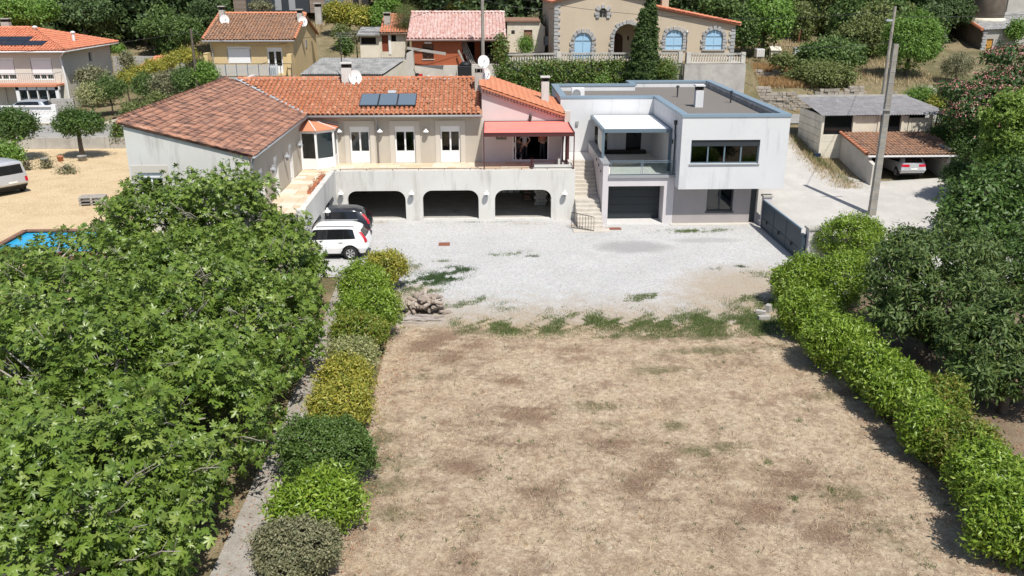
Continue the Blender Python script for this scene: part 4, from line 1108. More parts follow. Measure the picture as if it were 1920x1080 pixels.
# ------------------------------------------------------------------ modern house
mh = thing('modern_house', 'white flat-roofed modern house with overhanging upper box, pergola and dark garage door', 'house', (11, 55, 0))
ZB, ZTOP = 2.28, 6.42
mb = MB()
wall(mb, (0, 47.5, 0), EX, EY, 11.05, 17.05, ZTOP, [(11.62, 15.48, 3.72, 5.06)], .3, ZB)
wall(mb, (11.05, 0, 0), EY, EX, 47.8, 56.0, ZTOP, (), .3, ZB)
wall(mb, (17.05, 0, 0), EY, -EX, 47.8, 64.8, ZTOP, (), .3, ZB)
wall(mb, (0, 64.8, 0), EX, EY, 10.75, 17.05, ZTOP, (), .3, 2.5)
wall(mb, (0, 62.7, 0), EX, EY, 5.05, 11.0, ZTOP - .02, (), .3, 2.5)
wall(mb, (5.05, 0, 0), EY, EX, 56.1, 62.7, ZTOP - .01, (), .3, 2.5)
wall(mb, (0, 55.8, 0), EX, EY, 5.05, 11.05, ZTOP - .005, [(7.30, 8.15, 2.9, 4.55), (9.35, 10.35, 2.9, 4.6)], .3, 0)
mb.box(11.06, 47.52, ZB - .005, 17.04, 64.7, ZB + .2)
mb.build('upper_wall', M['modern_white'], mh)
# roof deck and metal copings
mb = MB(); mb.prism([Vector(p) for p in ((5.2, 56.0, 6.0), (11.2, 56.0, 6.0), (11.2, 47.7, 6.0), (16.9, 47.7, 6.0), (16.9, 65, 6.0), (10.9, 65, 6.0), (10.9, 62.9, 6.0), (5.2, 62.9, 6.0))], (0, 0, -.15))
mb.build('roof_deck', M['roof_gravel'], mh)
cp = MB()
zc = ZTOP
for x0, y0, x1, y1 in ((11.0, 47.45, 17.1, 47.86), (11.0, 47.86, 11.42, 55.76), (16.62, 47.86, 17.1, 64.75), (10.7, 64.75, 17.1, 65.16), (5.0, 55.76, 11.42, 56.16), (5.0, 56.16, 5.45, 62.65), (5.0, 62.65, 10.7, 63.06), (10.7, 62.65, 11.1, 64.75)):
    cp.box(x0, y0, zc - .10, x1, y1, zc + .045)
cp.build('coping', M['zinc'], mh)
ip = MB()
ip.box(16.55, 47.87, 6.0, 16.64, 64.74, 6.32); ip.box(11.41, 47.87, 6.0, 11.47, 55.9, 6.32)
ip.build('parapet_lining', M['fibre_cement'], mh)
# wide window of the box
window(mh, (0, 47.5, 0), EX, EY, 11.62, 15.48, 3.72, 5.06, 4, frame='bluegrey_metal', fw=.07, depth=.14, box=0.0, sill='grey_metal', name='wide_window')
MB().box(11.62, 47.58, 4.70, 15.48, 47.63, 5.06).build('shutter_box', M['anthracite'], mh)
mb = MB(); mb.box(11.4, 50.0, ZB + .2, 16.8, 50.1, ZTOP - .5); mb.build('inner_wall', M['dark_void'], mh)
# ground floor
mb = MB()
wall(mb, (0, 48.5, 0), EX, EY, 11.05, 15.98, ZB - .01, [(13.0, 14.55, .72, ZB - .05), (15.55, 15.9, .05, 2.05)], .25, 0)
mb.box(15.75, 48.76, 0, 15.98, 64, ZB - .01)
mb.build('ground_floor_wall', M['modern_taupe'], mh)
window(mh, (0, 48.5, 0), EX, EY, 13.0, 14.55, .72, ZB - .05, 2, frame='anthracite', fw=.08, depth=.14, sill='anthracite')
MB().box(15.56, 48.6, .05, 15.89, 48.66, 2.05).build('side_door', M['anthracite'], mh)
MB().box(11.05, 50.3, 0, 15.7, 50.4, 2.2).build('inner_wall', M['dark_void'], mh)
mb = MB()
wall(mb, (0, 48.5, 0), EX, EY, 6.9, 11.04, 2.80, [(7.24, 10.46, 0, 2.26)], .25, 0)
mb.box(10.46, 48.76, 0, 11.04, 49.85, 2.29); mb.box(6.9, 48.76, 0, 7.22, 55.7, 2.80)
wall(mb, (6.9, 0, 0), EY, EX, 48.5, 55.7, 3.55, (), .32, 2.801)
mb.build('garage_front', M['modern_lilac'], mh)
MB().box(6.84, 48.44, 3.55, 7.28, 55.7, 3.62).build('parapet_cap', M['grey_metal'], mh)
gd = MB(); gd.box(7.24, 49.62, .0, 10.46, 49.68, .02)
gdo = gd.build('garage_door', M['garage_panel'], mh)
for k in range(5):
    MB().box(7.25, 49.60 + .002*(k % 2), .03 + k*.446, 10.45, 49.66, .03 + (k+1)*.446 - .012).build('door_panel', M['garage_panel'], gdo)
MB().box(7.2, 48.3, .0, 10.5, 49.6, .05).build('garage_threshold', M['curb_tile'], mh)
MB().box(10.9, 48.05, .0, 15.9, 48.5, .04).build('paved_edge', M['concrete_light'], mh)
for k, (yy, zz) in enumerate(((49.3, 2.9), (50.3, 3.05), (51.3, 3.2))): MB().box(6.86, yy, zz, 6.9, yy + .12, zz + .14).build('step_light', M['dark_iron'], mh)
# terrace with glass railing
mb = MB(); mb.box(7.24, 48.52, 2.805, 11.03, 55.78, 2.84); mb.build('terrace_floor', M['curb_tile'], mh)
MB().box(7.23, 48.38, 2.76, 11.03, 48.62, 2.90).build('terrace_edge', M['grey_metal'], mh)
rl = MB(); rl.bar((7.28, 48.5, 3.72), (11.0, 48.5, 3.72), .05, .04); rl.bar((7.3, 48.5, 3.62), (11.0, 48.5, 3.62), .03, .03); rl.bar((7.3, 48.5, 2.95), (11.0, 48.5, 2.95), .03, .03)
for x in (7.34, 9.08, 9.16, 10.97): rl.bar((x, 48.5, 2.9), (x, 48.5, 3.72), .04, .04)
rlo = rl.build('railing', M['bluegrey_metal'], mh)
for a, b in ((7.38, 9.05), (9.2, 10.94)): MB().box(a, 48.495, 2.98, b, 48.505, 3.60).build('glass_panel', M['glass_rail'], rlo)
# pergola
pg = MB()
for a, b in (((7.05, 49.95), (10.98, 49.95)), ((7.05, 55.6), (10.98, 55.6)), ((7.05, 49.95), (7.05, 55.6)), ((10.98, 49.95), (10.98, 55.6))): pg.bar((*a, 5.2), (*b, 5.2), .16, .2)
pg.box(6.98, 49.88, 3.62, 7.12, 50.02, 5.1); pg.box(10.88, 49.88, 2.85, 11.02, 50.02, 5.1)
pgo = pg.build('pergola', M['bluegrey_metal'], mh)
for k in range(20):
    y = 50.04 + k * .276; MB().box(7.14, y, 5.21, 10.9, y + .268, 5.285).build('pergola_slat', M['pergola_white'], pgo)
MB().box(7.03, 50.1, 3.62, 7.07, 52.2, 5.1).build('side_screen', M['glass'], pgo)
MB().box(7.30, 55.86, 2.9, 8.15, 55.9, 4.55).build('terrace_window', M['car_glass'], mh)
MB().box(9.35, 55.86, 2.9, 10.35, 55.9, 4.6).build('terrace_door', M['car_glass'], mh)
mb = MB(); mb.box(7.6, 55.2, 2.85, 10.6, 55.75, 3.05); mb.build('terrace_bench', M['dark_void'], mh)
dp = MB(); dp.box(10.88, 48.75, 5.72, 11.05, 48.95, 5.95); dp.tube([(10.97, 48.85, 5.75), (10.97, 48.85, 5.3), (10.97, 48.72, 5.1), (10.97, 48.72, 2.9)], .05, 8); dp.build('downpipe', M['anthracite'], mh, True)
MB().box(10.99, 49.5, 4.5, 11.05, 49.6, 4.75).build('wall_lamp', M['dark_iron'], mh)
p = AY(1082, 231, 55.75); MB().box(p.x - .09, 55.68, p.z - .12, p.x + .09, 55.8, p.z + .12).build('wall_lamp', M['grey_metal'], mh)
# things on the roof
c = AY(1302, 195, 55.0)
chimney(mh, c.x, 54.0, 5.95, 7.35, .48, .48, M['modern_white'])
for px, py in ((1244, 175), (1251, 180)): pass
for (x, y) in ((13.2, 58.8), (16.0, 55.8)):
    v = MB(); v.tube([(x, y, 5.95), (x, y, 6.7)], .05, 8); v.lathe([(.12, .68), (.13, .74), (.05, .8)], (x, y, 5.98), 8); v.build('roof_vent', M['anthracite'], mh)
p = AY(1084, 170, 57.0)
ac = MB(); ac.box(p.x - .42, 57.0, 6.1, p.x + .42, 57.35, 6.85); aco = ac.build('air_conditioner', M['white_metal'], mh, bevel=.02)
f = MB(); f.lathe([(.28, 0), (.28, .02), (.2, .02), (.2, .01)], (0, 0, 0), 16)
fan = f.build('fan_grille', M['grey_metal'], aco); fan.matrix_basis = Matrix.Translation((p.x - .1, 56.99, 6.48)) @ Matrix.Rotation(PI/2, 4, 'X')
MB().box(p.x - .4, 57.02, 5.98, p.x + .4, 57.3, 6.1).build('feet', M['dark_iron'], aco)

# ------------------------------------------------------------------ gate
gt = thing('sliding_gate', 'dark blue-grey metal sliding gate between two pillars beside the modern house', 'gate', (15.95, 44, 0))
gx = 15.95
g = MB(); g.bar((gx, 41.35, 1.60), (gx, 47.4, 1.60), .08, .06); g.bar((gx, 41.35, .10), (gx, 47.4, .10), .08, .08); g.bar((gx, 41.35, .62), (gx, 47.4, .62), .07, .05)
for y in (41.35, 43.37, 45.38, 47.4): g.bar((gx, y, .1), (gx, y, 1.6), .07, .06)
g.build('frame', M['gate_paint'], gt)
for k in range(3):
    y0 = 41.39 + k * 2.015
    MB().box(gx - .012, y0 + .01, .66, gx + .012, y0 + 1.94, 1.57).build('panel', M['gate_paint'], gt)
    MB().box(gx - .012, y0 + .01, .15, gx + .012, y0 + 1.94, .59).build('panel', M['gate_paint'], gt)
    MB().box(gx - .10, y0 + .9, .50, gx - .04, y0 + 1.0, .68).build('bracket', M['black_plastic'], gt)
MB().box(gx - .06, 40.9, .0, gx + .12, 41.25, 1.45).build('gate_motor', M['gate_paint'], gt)
MB().box(gx + .02, 41.35, 1.63, gx + .09, 47.4, 1.66).build('top_rail', M['zinc'], gt)
def pillar(name, label, x0, y0, x1, y1, h):
    t = thing(name, label, 'pillar', ((x0+x1)/2, (y0+y1)/2, 0))
    MB().box(x0, y0, -.1, x1, y1, h).build('shaft', M['modern_lilac'], t, bevel=.01)
    MB().box(x0 - .06, y0 - .06, h, x1 + .06, y1 + .06, h + .1).build('cap', M['concrete'], t)
pillar('gate_pillar', 'square lilac gate pillar with grey cap beside the right hedge', 16.15, 40.7, 16.65, 41.2, 1.75)
pillar('gate_pillar', 'short gate pillar with grey cap under the overhanging white box', 16.05, 47.6, 16.5, 48.0, 1.75)
w = MB(); w.box(16.7, 40.8, -.1, 19.5, 41.05, 1.35); tag(w.build('boundary_wall', M['modern_lilac']), 'low lilac boundary wall beside the gate pillar behind the hedge', 'wall')
# ------------------------------------------------------------------ villa on its terrace
vl = thing('stone_trimmed_villa', 'beige villa with pale blue arched shutters and grey stone quoins on the upper terrace', 'villa', (13, 76, 7.2))
ZV = 7.25
VY = 74.0
sh_w = [(15.40, 16.82, 8.0, 9.05), (18.75, 20.17, 8.0, 9.05)]
dr = (7.76, 9.16, ZV, 8.75)
mb = MB()
ops = [(dr[0], dr[1], dr[2], round_top(dr[0], dr[1], dr[3], .62)), (11.05, 13.25, ZV, round_top(11.05, 13.25, 8.95, 1.1)), (9.75, 10.35, 10.55, round_top(9.75, 10.35, 11.0, .3))]
wall(mb, (0, VY, 0), EX, EY, 6.05, 14.1, [(6.05, 11.75), (10.1, 12.75), (14.1, 11.95)], ops, .4, ZV - .3)
wall(mb, (0, VY + .25, 0), EX, EY, 14.1, 21.2, [(14.1, 11.3), (21.2, 9.95)], [(a, b, z0, round_top(a, b, z1, .52)) for a, b, z0, z1 in sh_w], .4, ZV - .3)
wall(mb, (6.05, 0, 0), EY, EX, VY + .4, 88, 11.7, (), .4, ZV - .3)
wall(mb, (21.2, 0, 0), EY, -EX, VY + .66, 88, 9.9, (), .4, ZV - .3)
mb.build('wall', M['villa_render'], vl)
mb = MB(); mb.box(10.6, VY + 2.2, ZV, 13.7, VY + 2.35, 11); mb.box(10.7, VY + .41, ZV, 10.8, VY + 2.2, 10.6); mb.box(13.5, VY + .41, ZV, 13.6, VY + 2.2, 10.6); mb.box(10.6, VY + .41, 10.6, 13.7, VY + 2.35, 10.7); mb.build('porch', M['villa_render'], vl)
d = MB(); wall(d, (0, VY + 2.1, 0), EX, EY, 11.2, 12.1, round_top(11.2, 12.1, 8.7, .5), (), .05, ZV); d.build('front_door', M['wood_dark'], vl)
p = AY(1178, 71, VY + 2); MB().lathe([(.05, -.2), (.09, 0), (.02, .2)], (p.x, VY + 2.1, p.z), 6).build('lantern', M['dark_iron'], vl)
window(vl, (0, VY, 0), EX, EY, 9.75, 10.35, 10.55, 11.15, 2, frame='grey_metal', depth=.2, fw=.05, name='oval_window', bar_mid=True)
def shutters(a, b, z0, z1, rise, y):
    tp = round_top(a + .02, b - .02, z1, rise); xc = (a + b) / 2
    fx = lambda x: float(np.interp(x, [q[0] for q in tp], [q[1] for q in tp]))
    for s0, s1 in ((a + .02, xc - .012), (xc + .012, b - .02)):
        xs_ = [s0 + (s1 - s0) * k / 7 for k in range(8)]
        m_ = MB(); wall(m_, (0, y + .05, 0), EX, EY, s0, s1, [(x, fx(x)) for x in xs_], (), .05, z0 + .01); o = m_.build('shutter', M['shutter_blue'], vl)
        for zz in (z0 + .28, z1 - .05): MB().box(s0 + .03, y + .035, zz, s1 - .03, y + .05, zz + .05).build('hinge_bar', M['dark_iron'], o)
shutters(dr[0], dr[1], dr[2], dr[3], .62, VY)
for a, b, z0, z1 in sh_w:
    shutters(a, b, z0, z1, .52, VY + .25)
    MB().box(a - .1, VY + .12, z0 - .1, b + .1, VY + .5, z0 - .01).build('sill', M['stone_grey'], vl)
stone_me = []
for k in range(4):
    m_ = MB(); 
    pts = [Vector((sx * random.uniform(.42, .5), sy * .5, sz * random.uniform(.40, .5))) for sx, sy, sz in ((-1, -1, -1), (1, -1, -1), (1, 1, -1), (-1, 1, -1), (-1, -1, 1), (1, -1, 1), (1, 1, 1), (-1, 1, 1))]
    m_.v = [tuple(q) for q in pts]; m_.f = [(0, 3, 2, 1), (4, 5, 6, 7), (0, 1, 5, 4), (1, 2, 6, 5), (2, 3, 7, 6), (3, 0, 4, 7)]
    me = m_.mesh('stone'); me.materials.append(M['stone_grey']); stone_me.append(me)
def stone(parent, c, sx, sy, sz, rot=0.0, mes=None, name='stone'):
    o = link(name, random.choice(mes or stone_me), parent)
    o.matrix_basis = Matrix.Translation(c) @ Matrix.Rotation(rot, 4, 'Y') @ Matrix.Diagonal((sx, sy, sz, 1))
    return o
def surround(a, b, z0, tp, y, step=.26):
    zs = z0
    for side, x in ((-1, a), (1, b)):
        z = z0 + .1; k = 0
        zt = tp[0][1]
        while z < zt:
            w = .42 if k % 2 else .28
            stone(vl, (x + side * w / 2, y - .03, z), w, .16, .22); z += .24; k += 1
    L = 0
    for (x0, z_0), (x1, z_1) in zip(tp, tp[1:]):
        L += math.hypot(x1 - x0, z_1 - z_0)
    n = int(L / step); acc = np.r_[0, np.cumsum([math.hypot(q[0]-p_[0], q[1]-p_[1]) for p_, q in zip(tp, tp[1:])])]
    for k in range(n):
        s_ = (k + .5) * L / n; x = np.interp(s_, acc, [q[0] for q in tp]); z = np.interp(s_, acc, [q[1] for q in tp])
        xc = (a + b) / 2; dx = x - xc; dz = z - tp[0][1] + .1; l = math.hypot(dx, dz) or 1
        h = random.choice((.3, .42, .36))
        stone(vl, (x + dx / l * h / 2, y - .03, z + dz / l * h / 2), L / n * 1.0, .16, h, math.atan2(dx, dz))
surround(dr[0], dr[1], dr[2], round_top(dr[0], dr[1], dr[3], .62), VY)
surround(11.05, 13.25, ZV, round_top(11.05, 13.25, 8.95, 1.1), VY)
surround(9.75, 10.35, 10.55, round_top(9.75, 10.35, 11.0, .3), VY)
for a, b, z0, z1 in sh_w: surround(a, b, z0 - .1, round_top(a, b, z1, .52), VY + .25)
for x, y, zt in ((6.2, VY, 11.6), (13.95, VY, 11.8), (21.05, VY + .25, 9.8)):
    z = ZV + .1; k = 0
    while z < zt:
        w = .55 if k % 2 else .38
        stone(vl, (x + (-.17 + w/2 if x < 10 else .17 - w/2), y - .02, z), w, .14, .26); z += .28; k += 1
rf = slab([(5.8, 73.7, 11.85), (10.1, 73.7, 12.95), (10.1, 88.3, 12.95), (5.8, 88.3, 11.85)], .14)
rf.prism([Vector(q) for q in ((10.1, 73.7, 12.95), (14.3, 73.7, 12.02), (14.3, 88.3, 12.02), (10.1, 88.3, 12.95))], (0, 0, -.14))
rf.prism([Vector(q) for q in ((14.0, 73.95, 11.5), (21.55, 73.95, 10.05), (21.55, 88.3, 10.05), (14.0, 88.3, 11.5))], (0, 0, -.14))
rfo = rf.build('roof', M['tile_bright'], vl)
ridge_tiles(rfo, (5.8, 73.72, 11.88), (10.1, 73.72, 12.98), M['tile_bright'], .13); ridge_tiles(rfo, (14.3, 73.72, 12.05), (10.1, 73.72, 12.98), M['tile_bright'], .13)
ridge_tiles(rfo, (21.5, 73.97, 10.1), (14.0, 73.97, 11.55), M['tile_bright'], .14)
tiles(rfo, (21.55, 74.1, 10.07), (0, 1, 0), (-7.55, 0, 1.45), [(0, 0), (14, 0), (14, 7.6), (0, 7.6)], .3, .4, .06, M['tile_bright'])
cp_ = AY(1248, 2, 80); MB().box(cp_.x - .3, 80, 10.5, cp_.x + .3, 80.6, 13.2).build('chimney', M['villa_render'], vl)

# terrace wall and balustrade
rw = thing('terrace_retaining_wall', 'tall stained concrete retaining wall below the balustrade of the villa', 'wall', (12, 70, 3))
mb = MB(); mb.box(16.1, 69.75, 2.8, 21.0, 70.3, 7.2); mb.build('wall_panel', M['concrete'], rw)
mb = MB(); mb.box(2.0, 70.5, 2.8, 16.1, 70.9, 7.2); mb.build('ivy_wall', M['concrete'], rw)
mb = MB(); mb.box(20.6, 70.3, 2.8, 21.0, 75.6, 7.2); mb.build('return_wall', M['concrete'], rw)
bl = thing('balustrade', 'long stone balustrade with turned balusters in front of the villa', 'balustrade', (11, 70.6, 7.2))
bal_me = MB().lathe([(.07, 0), (.07, .05), (.04, .09), (.085, .26), (.075, .34), (.035, .50), (.06, .56), (.07, .58)], (0, 0, 0), 8).mesh('baluster', True); bal_me.materials.append(M['concrete_light'])
def run(p, q, n=None):
    p = Vector(p); q = Vector(q); L = (q - p).length; n = n or int(L / .21)
    MB().bar(p + EZ * .72, q + EZ * .72, .24, .12).build('handrail', M['concrete'], bl)
    MB().bar(p + EZ * .06, q + EZ * .06, .24, .12).build('base_rail', M['concrete_light'], bl)
    for k in range(n):
        o = link('baluster', bal_me, bl); o.matrix_basis = Matrix.Translation(p.lerp(q, (k + .5) / n) + EZ * .11)
def post(p, h=.85): MB().box(p[0] - .17, p[1] - .17, p[2], p[0] + .17, p[1] + .17, p[2] + h).build('post', M['concrete_light'], bl)
zb = 7.25
run((2.0, 71.3, zb - .12), (6.2, 70.75, zb)); post((6.2, 70.75, zb)); run((6.4, 70.72, zb), (15.7, 70.7, zb)); post((15.9, 70.6, zb)); post((16.4, 69.95, zb))
run((16.6, 69.95, zb), (20.6, 69.95, zb)); post((20.75, 69.95, zb))
lp = thing('terrace_lamp_post', 'small dark lamp post on the terrace between two blue shuttered windows', 'lamp post', (17.3, 70.8, 7.2))
p = AY(1288, 66, 71); MB().tube([(p.x, 71, 7.2), (p.x, 71, p.z)], .035, 6).build('post', M['dark_iron'], lp)
MB().lathe([(.05, 0), (.13, .22), (.14, .24), (.02, .42)], (p.x, 71, p.z), 6).build('lantern', M['grey_metal'], lp)

# small white shed left of the villa with its gate
sdh = thing('garden_shed', 'small whitewashed shed with brown door behind the left end of the balustrade', 'shed', (3, 80, 7))
a = AY(951, 88, 80); b = AY(1021, 88, 80); zt = AY(951, 40, 80).z
mb = MB(); wall(mb, (0, 80, 0), EX, EY, a.x, b.x, [(a.x, zt), (b.x - .5, zt), (b.x, zt - .5)], [(AY(982, 80, 80).x, AY(998, 80, 80).x, a.z, AY(982, 56, 80).z)], .3, a.z - .5); mb.box(b.x - .3, 80.3, a.z - .5, b.x, 84, zt - .5); mb.build('wall', M['cream_render'], sdh)
MB().box(AY(982, 80, 80).x, 80.1, a.z, AY(998, 80, 80).x, 80.15, AY(982, 56, 80).z).build('door', M['wood_brown'], sdh)
q = AY(962, 60, 79.98); MB().box(q.x - .15, 79.98, q.z - .15, q.x + .15, 80.1, q.z + .15).build('vent', M['dark_void'], sdh)
slab([(a.x - .2, 79.8, zt + .08), (b.x - .4, 79.8, zt + .08), (b.x - .4, 84, zt + .2), (a.x - .2, 84, zt + .2)], .1).build('roof', M['tile_brown'], sdh)
gg = thing('grey_garden_gate', 'grey slatted gate between the white shed and the villa', 'gate', (5, 80, 7))
a = AY(1019, 85, 80); b = AY(1036, 85, 80); h = AY(1019, 68, 80).z - a.z
for k in range(8):
    x = a.x + (b.x - a.x) * (k + .5) / 8; MB().box(x - .04, 80, a.z, x + .04, 80.04, a.z + h).build('slat', M['grey_metal'], gg)
MB().bar((a.x, 80.06, a.z + h*.8), (b.x, 80.06, a.z + h*.8), .03, .06).build('rail', M['grey_metal'], gg)

# ------------------------------------------------------------------ unfinished brick house
bh = thing('brick_house', 'unfinished red hollow-brick house with pale pink tiled roof and open porch', 'house', (-2, 77, 5))
ZO = 6.65
mb = MB(); wall(mb, (0, 76, 0), EX, EY, -5.85, -1.6, 8.72, [(-4.95, -4.0, 7.15, 8.35)], .25, ZO)
wall(mb, (-5.85, 0, 0), EY, EX, 76.26, 86, 8.7, (), .25, ZO); wall(mb, (-1.6, 0, 0), EY, -EX, 76.26, 79, 8.7, (), .2, ZO)
wall(mb, (0, 79, 0), EX, EY, -1.58, 1.7, 8.7, [(-1.2, -.55, ZO, 8.35), (-.05, 1.1, ZO + .15, 8.35)], .25, ZO); wall(mb, (1.95, 0, 0), EY, -EX, 76.2, 86, 8.7, (), .25, ZO)
mb.build('wall', M['brick_red'], bh)
window(bh, (0, 76, 0), EX, EY, -4.95, -4.0, 7.15, 8.35, 2, frame='wood_dark', depth=.1, sill='concrete_light')
MB().box(-4.75, 75.95, 8.42, -4.15, 75.99, 8.56).build('house_number_plate', M['white_metal'], bh)
window(bh, (0, 79, 0), EX, EY, -.05, 1.1, ZO + .15, 8.35, 2, frame='wood_dark', depth=.1, name='porch_window')
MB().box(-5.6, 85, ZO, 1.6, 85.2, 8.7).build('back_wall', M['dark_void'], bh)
mb = MB(); mb.box(-6.0, 75.85, 5.0, -1.62, 76.6, ZO - .01); mb.box(-1.6, 75.85, 5.0, 2.0, 79, ZO - .02); mb.build('plinth', M['concrete_light'], bh)
MB().box(-1.6, 75.86, ZO - .015, 2.0, 79, ZO + .05).build('porch_floor', M['concrete_light'], bh)
MB().bar((-6.05, 75.6, 8.72), (2.1, 75.6, 8.72), .2, .16).build('eave_beam', M['wood_grey'], bh)
MB().box(1.72, 75.9, ZO, 1.94, 76.15, 8.65).build('porch_post', M['brick_red'], bh)
for k, x in enumerate((-1.5, -1.35, -1.2, -1.05)):
    MB().bar((x - .25, 76.4 + .1*k, 8.55), (x + .55, 76.1 + .1*k, ZO + .05), .12, .05).build('leaning_plank', M['wood_grey'], bh)
rf = slab([(-6.2, 75.35, 8.83), (2.15, 75.35, 8.83), (2.15, 81.6, 10.7), (-6.2, 81.6, 10.7)], .1); rf.prism([Vector(q) for q in ((-6.2, 81.6, 10.7), (2.15, 81.6, 10.7), (2.15, 87, 9.2), (-6.2, 87, 9.2))], (0, 0, -.1))
rfo = rf.build('roof', M['tile_pink'], bh)
tiles(rfo, (-6.2, 75.35, 8.85), (1, 0, 0), (0, 6.25, 1.87), [(0, 0), (8.35, 0), (8.35, 6.52), (0, 6.52)], .30, .42, .09, M['tile_pink'], 0)
ridge_tiles(rfo, (-6.2, 81.6, 10.78), (2.15, 81.6, 10.78), M['tile_pink'], .15)
sb = MB(); a, b = AY(763, 90, 75.2), AY(836, 101, 75.2); sb.bar(a, b, .12, .22); tag(sb.build('scaffold_board', M['wood_grey']), 'long grey plank bridging from a wall end across the brick house', 'plank')
w = MB(); a = AY(762, 150, 74.8); b = AY(772, 96, 74.8); w.prism([Vector((AY(759, 150, 74.8).x, 74.8, 4.9)), Vector((AY(778, 150, 74.8).x, 74.8, 4.9)), Vector((AY(774, 93, 74.8).x, 74.8, 7.95)), Vector((AY(762, 97, 74.8).x, 74.8, 7.7))], (0, 2.0, 0))
tag(w.build('boundary_wall', M['concrete_light']), 'pale concrete wall end left of the brick house', 'wall')
for k in range(4):
    zz = AY(855, 145 - 5 * k, 75.0 + .3*k)
    pass
sp_ = thing('porch_steps', 'short pale concrete steps in front of the brick porch', 'steps', (-2, 75, 5))
for k in range(5): MB().box(-2.05, 74.4 + .28*k, 4.9, -1.15, 74.68 + .28*k + .02, 5.25 + .27*k).build('step', M['concrete_light'], sp_)
MB().bar((-1.9, 75.6, 8.0 - .1), (-1.1, 75.2, 6.2), .1, .12).build('stringer', M['wood_grey'], sp_)
ht = thing('black_tub', 'black square tank with domed lid in front of the brick porch', 'tank', (-.4, 73.5, 5))
a = AY(858, 144, 72.6); b = AY(884, 144, 72.6)
MB().box(a.x, 72.6, 4.9, b.x, 74.2, a.z + .85).build('tank', M['black_plastic'], ht, bevel=.04)
MB().lathe([(.5, 0), (.48, .12), (.35, .25), (.1, .31)], ((a.x+b.x)/2 + .1, 73.3, a.z + .85), 14).build('lid', M['black_plastic'], ht, True)
# rubble: pale broken blocks lying about
rb_me = []
for k in range(3):
    m_ = MB(); m_.lathe([(.3, -.4), (.5, -.1), (.42, .3), (.2, .45)], (0, 0, 0), 6)
    m_.v = [tuple(np.array(q) * rng.uniform(.7, 1.2, 3)) for q in m_.v]; me = m_.mesh('rubble_block'); me.materials.append(M['rubble']); rb_me.append(me)
for k in range(26):
    px = random.uniform(790, 850); q = AY(px, 140, 73 + random.uniform(-.8, 1.2)); o = link('rubble_block', rb_me[k % 3]); o.location = (q.x, q.y, gz(q.x, q.y) + .22 + random.uniform(0, .35)); s_ = random.uniform(.25, .6); o.scale = (s_, s_, s_ * .7); o.rotation_euler = (random.random(), random.random(), random.random() * 6)
    tag(o, 'pale rubble block in the heap in front of the brick house', 'rubble', 'rubble heap in front of the brick house')
ct = thing('red_and_black_cart', 'small red and black garden machine beside the rubble', 'garden machine', (-4.8, 72.8, 5.2))
a = AY(783, 140, 72.8); MB().box(a.x - .2, 72.7, a.z - .5, a.x + .1, 73.1, a.z + .1).build('engine', M['black_plastic'], ct, bevel=.03); MB().box(a.x + .1, 72.75, a.z - .35, a.x + .4, 73.05, a.z + .05).build('hood', M['red_plastic'], ct, bevel=.03); MB().bar((a.x - .1, 72.9, a.z), (a.x - .35, 72.9, a.z + .45), .04, .04).build('handle', M['black_plastic'], ct)

# ------------------------------------------------------------------ ochre house with balcony
yh = thing('ochre_house', 'ochre rendered house with brown tiled roof, balcony and two satellite dishes', 'house', (-17.5, 74, 3.5))
mb = MB(); wall(mb, (0, 70, 0), EX, EY, -20.9, -14.55, 9.1, [(-19.68, -17.85, 7.35, 8.62), (-16.62, -15.42, 6.58, 8.55)], .3, 3.0)
wall(mb, (-14.55, 0, 0), EY, -EX, 70.31, 80, [(70.31, 9.2), (74.7, 10.75), (80, 9.1)], [(74.9, 75.5, 8.2, 8.8)], .3, 3.0)
wall(mb, (-20.9, 0, 0), EY, EX, 70.31, 80, [(70.31, 9.2), (74.7, 10.75), (80, 9.1)], (), .3, 3.0)
mb.prism([Vector((-14.9, 69.0, 6.4)), Vector((-14.56, 69.0, 6.4)), Vector((-14.56, 69.0, 8.1)), Vector((-14.9, 69.0, 8.1))], (0, .99, 0)); mb.prism([Vector((-21.2, 69.0, 6.4)), Vector((-20.9, 69.0, 6.4)), Vector((-20.9, 69.0, 8.2)), Vector((-21.2, 69.0, 8.2))], (0, .99, 0))
mb.build('wall', M['yellow_render'], yh)
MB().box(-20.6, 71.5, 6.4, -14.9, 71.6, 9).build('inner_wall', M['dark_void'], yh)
ws = window(yh, (0, 70, 0), EX, EY, -19.68, -17.85, 7.35, 8.62, 2, box=.16)
MB().box(-19.60, 70.02, 7.37, -17.93, 70.06, 8.44).build('roller_shutter', M['white_pvc'], ws)
window(yh, (0, 70, 0), EX, EY, -16.62, -15.42, 6.58, 8.55, 2, box=.2, low=.45, name='balcony_door', fw=.12)
MB().box(-14.56, 74.9, 8.2, -14.5, 75.5, 8.8).build('side_vent', M['grey_metal'], yh)
bc = MB().box(-21.3, 68.7, 6.25, -14.5, 69.98, 6.42); bco = bc.build('balcony', M['concrete'], yh)
r = MB(); r.bar((-21.25, 68.78, 7.42), (-14.55, 68.78, 7.42), .05, .04); r.bar((-21.25, 68.78, 6.5), (-14.55, 68.78, 6.5), .04, .04)
for k in range(9): r.bar((-21.25 + k*.8375, 68.78, 6.42), (-21.25 + k*.8375, 68.78, 7.44), .04, .04)
r.build('balcony_rail', M['dark_iron'], bco)
for k in range(44):
    x = -21.2 + k * .138; 
    if x < -15.6: MB().box(x, 68.76, 6.55, x + .10, 68.775, 7.36).build('balcony_slat', M['flashing'], bco)
MB().box(-16.3, 68.9, 6.55, -15.75, 68.95, 7.1).build('green_towel', M['teal'], bco)
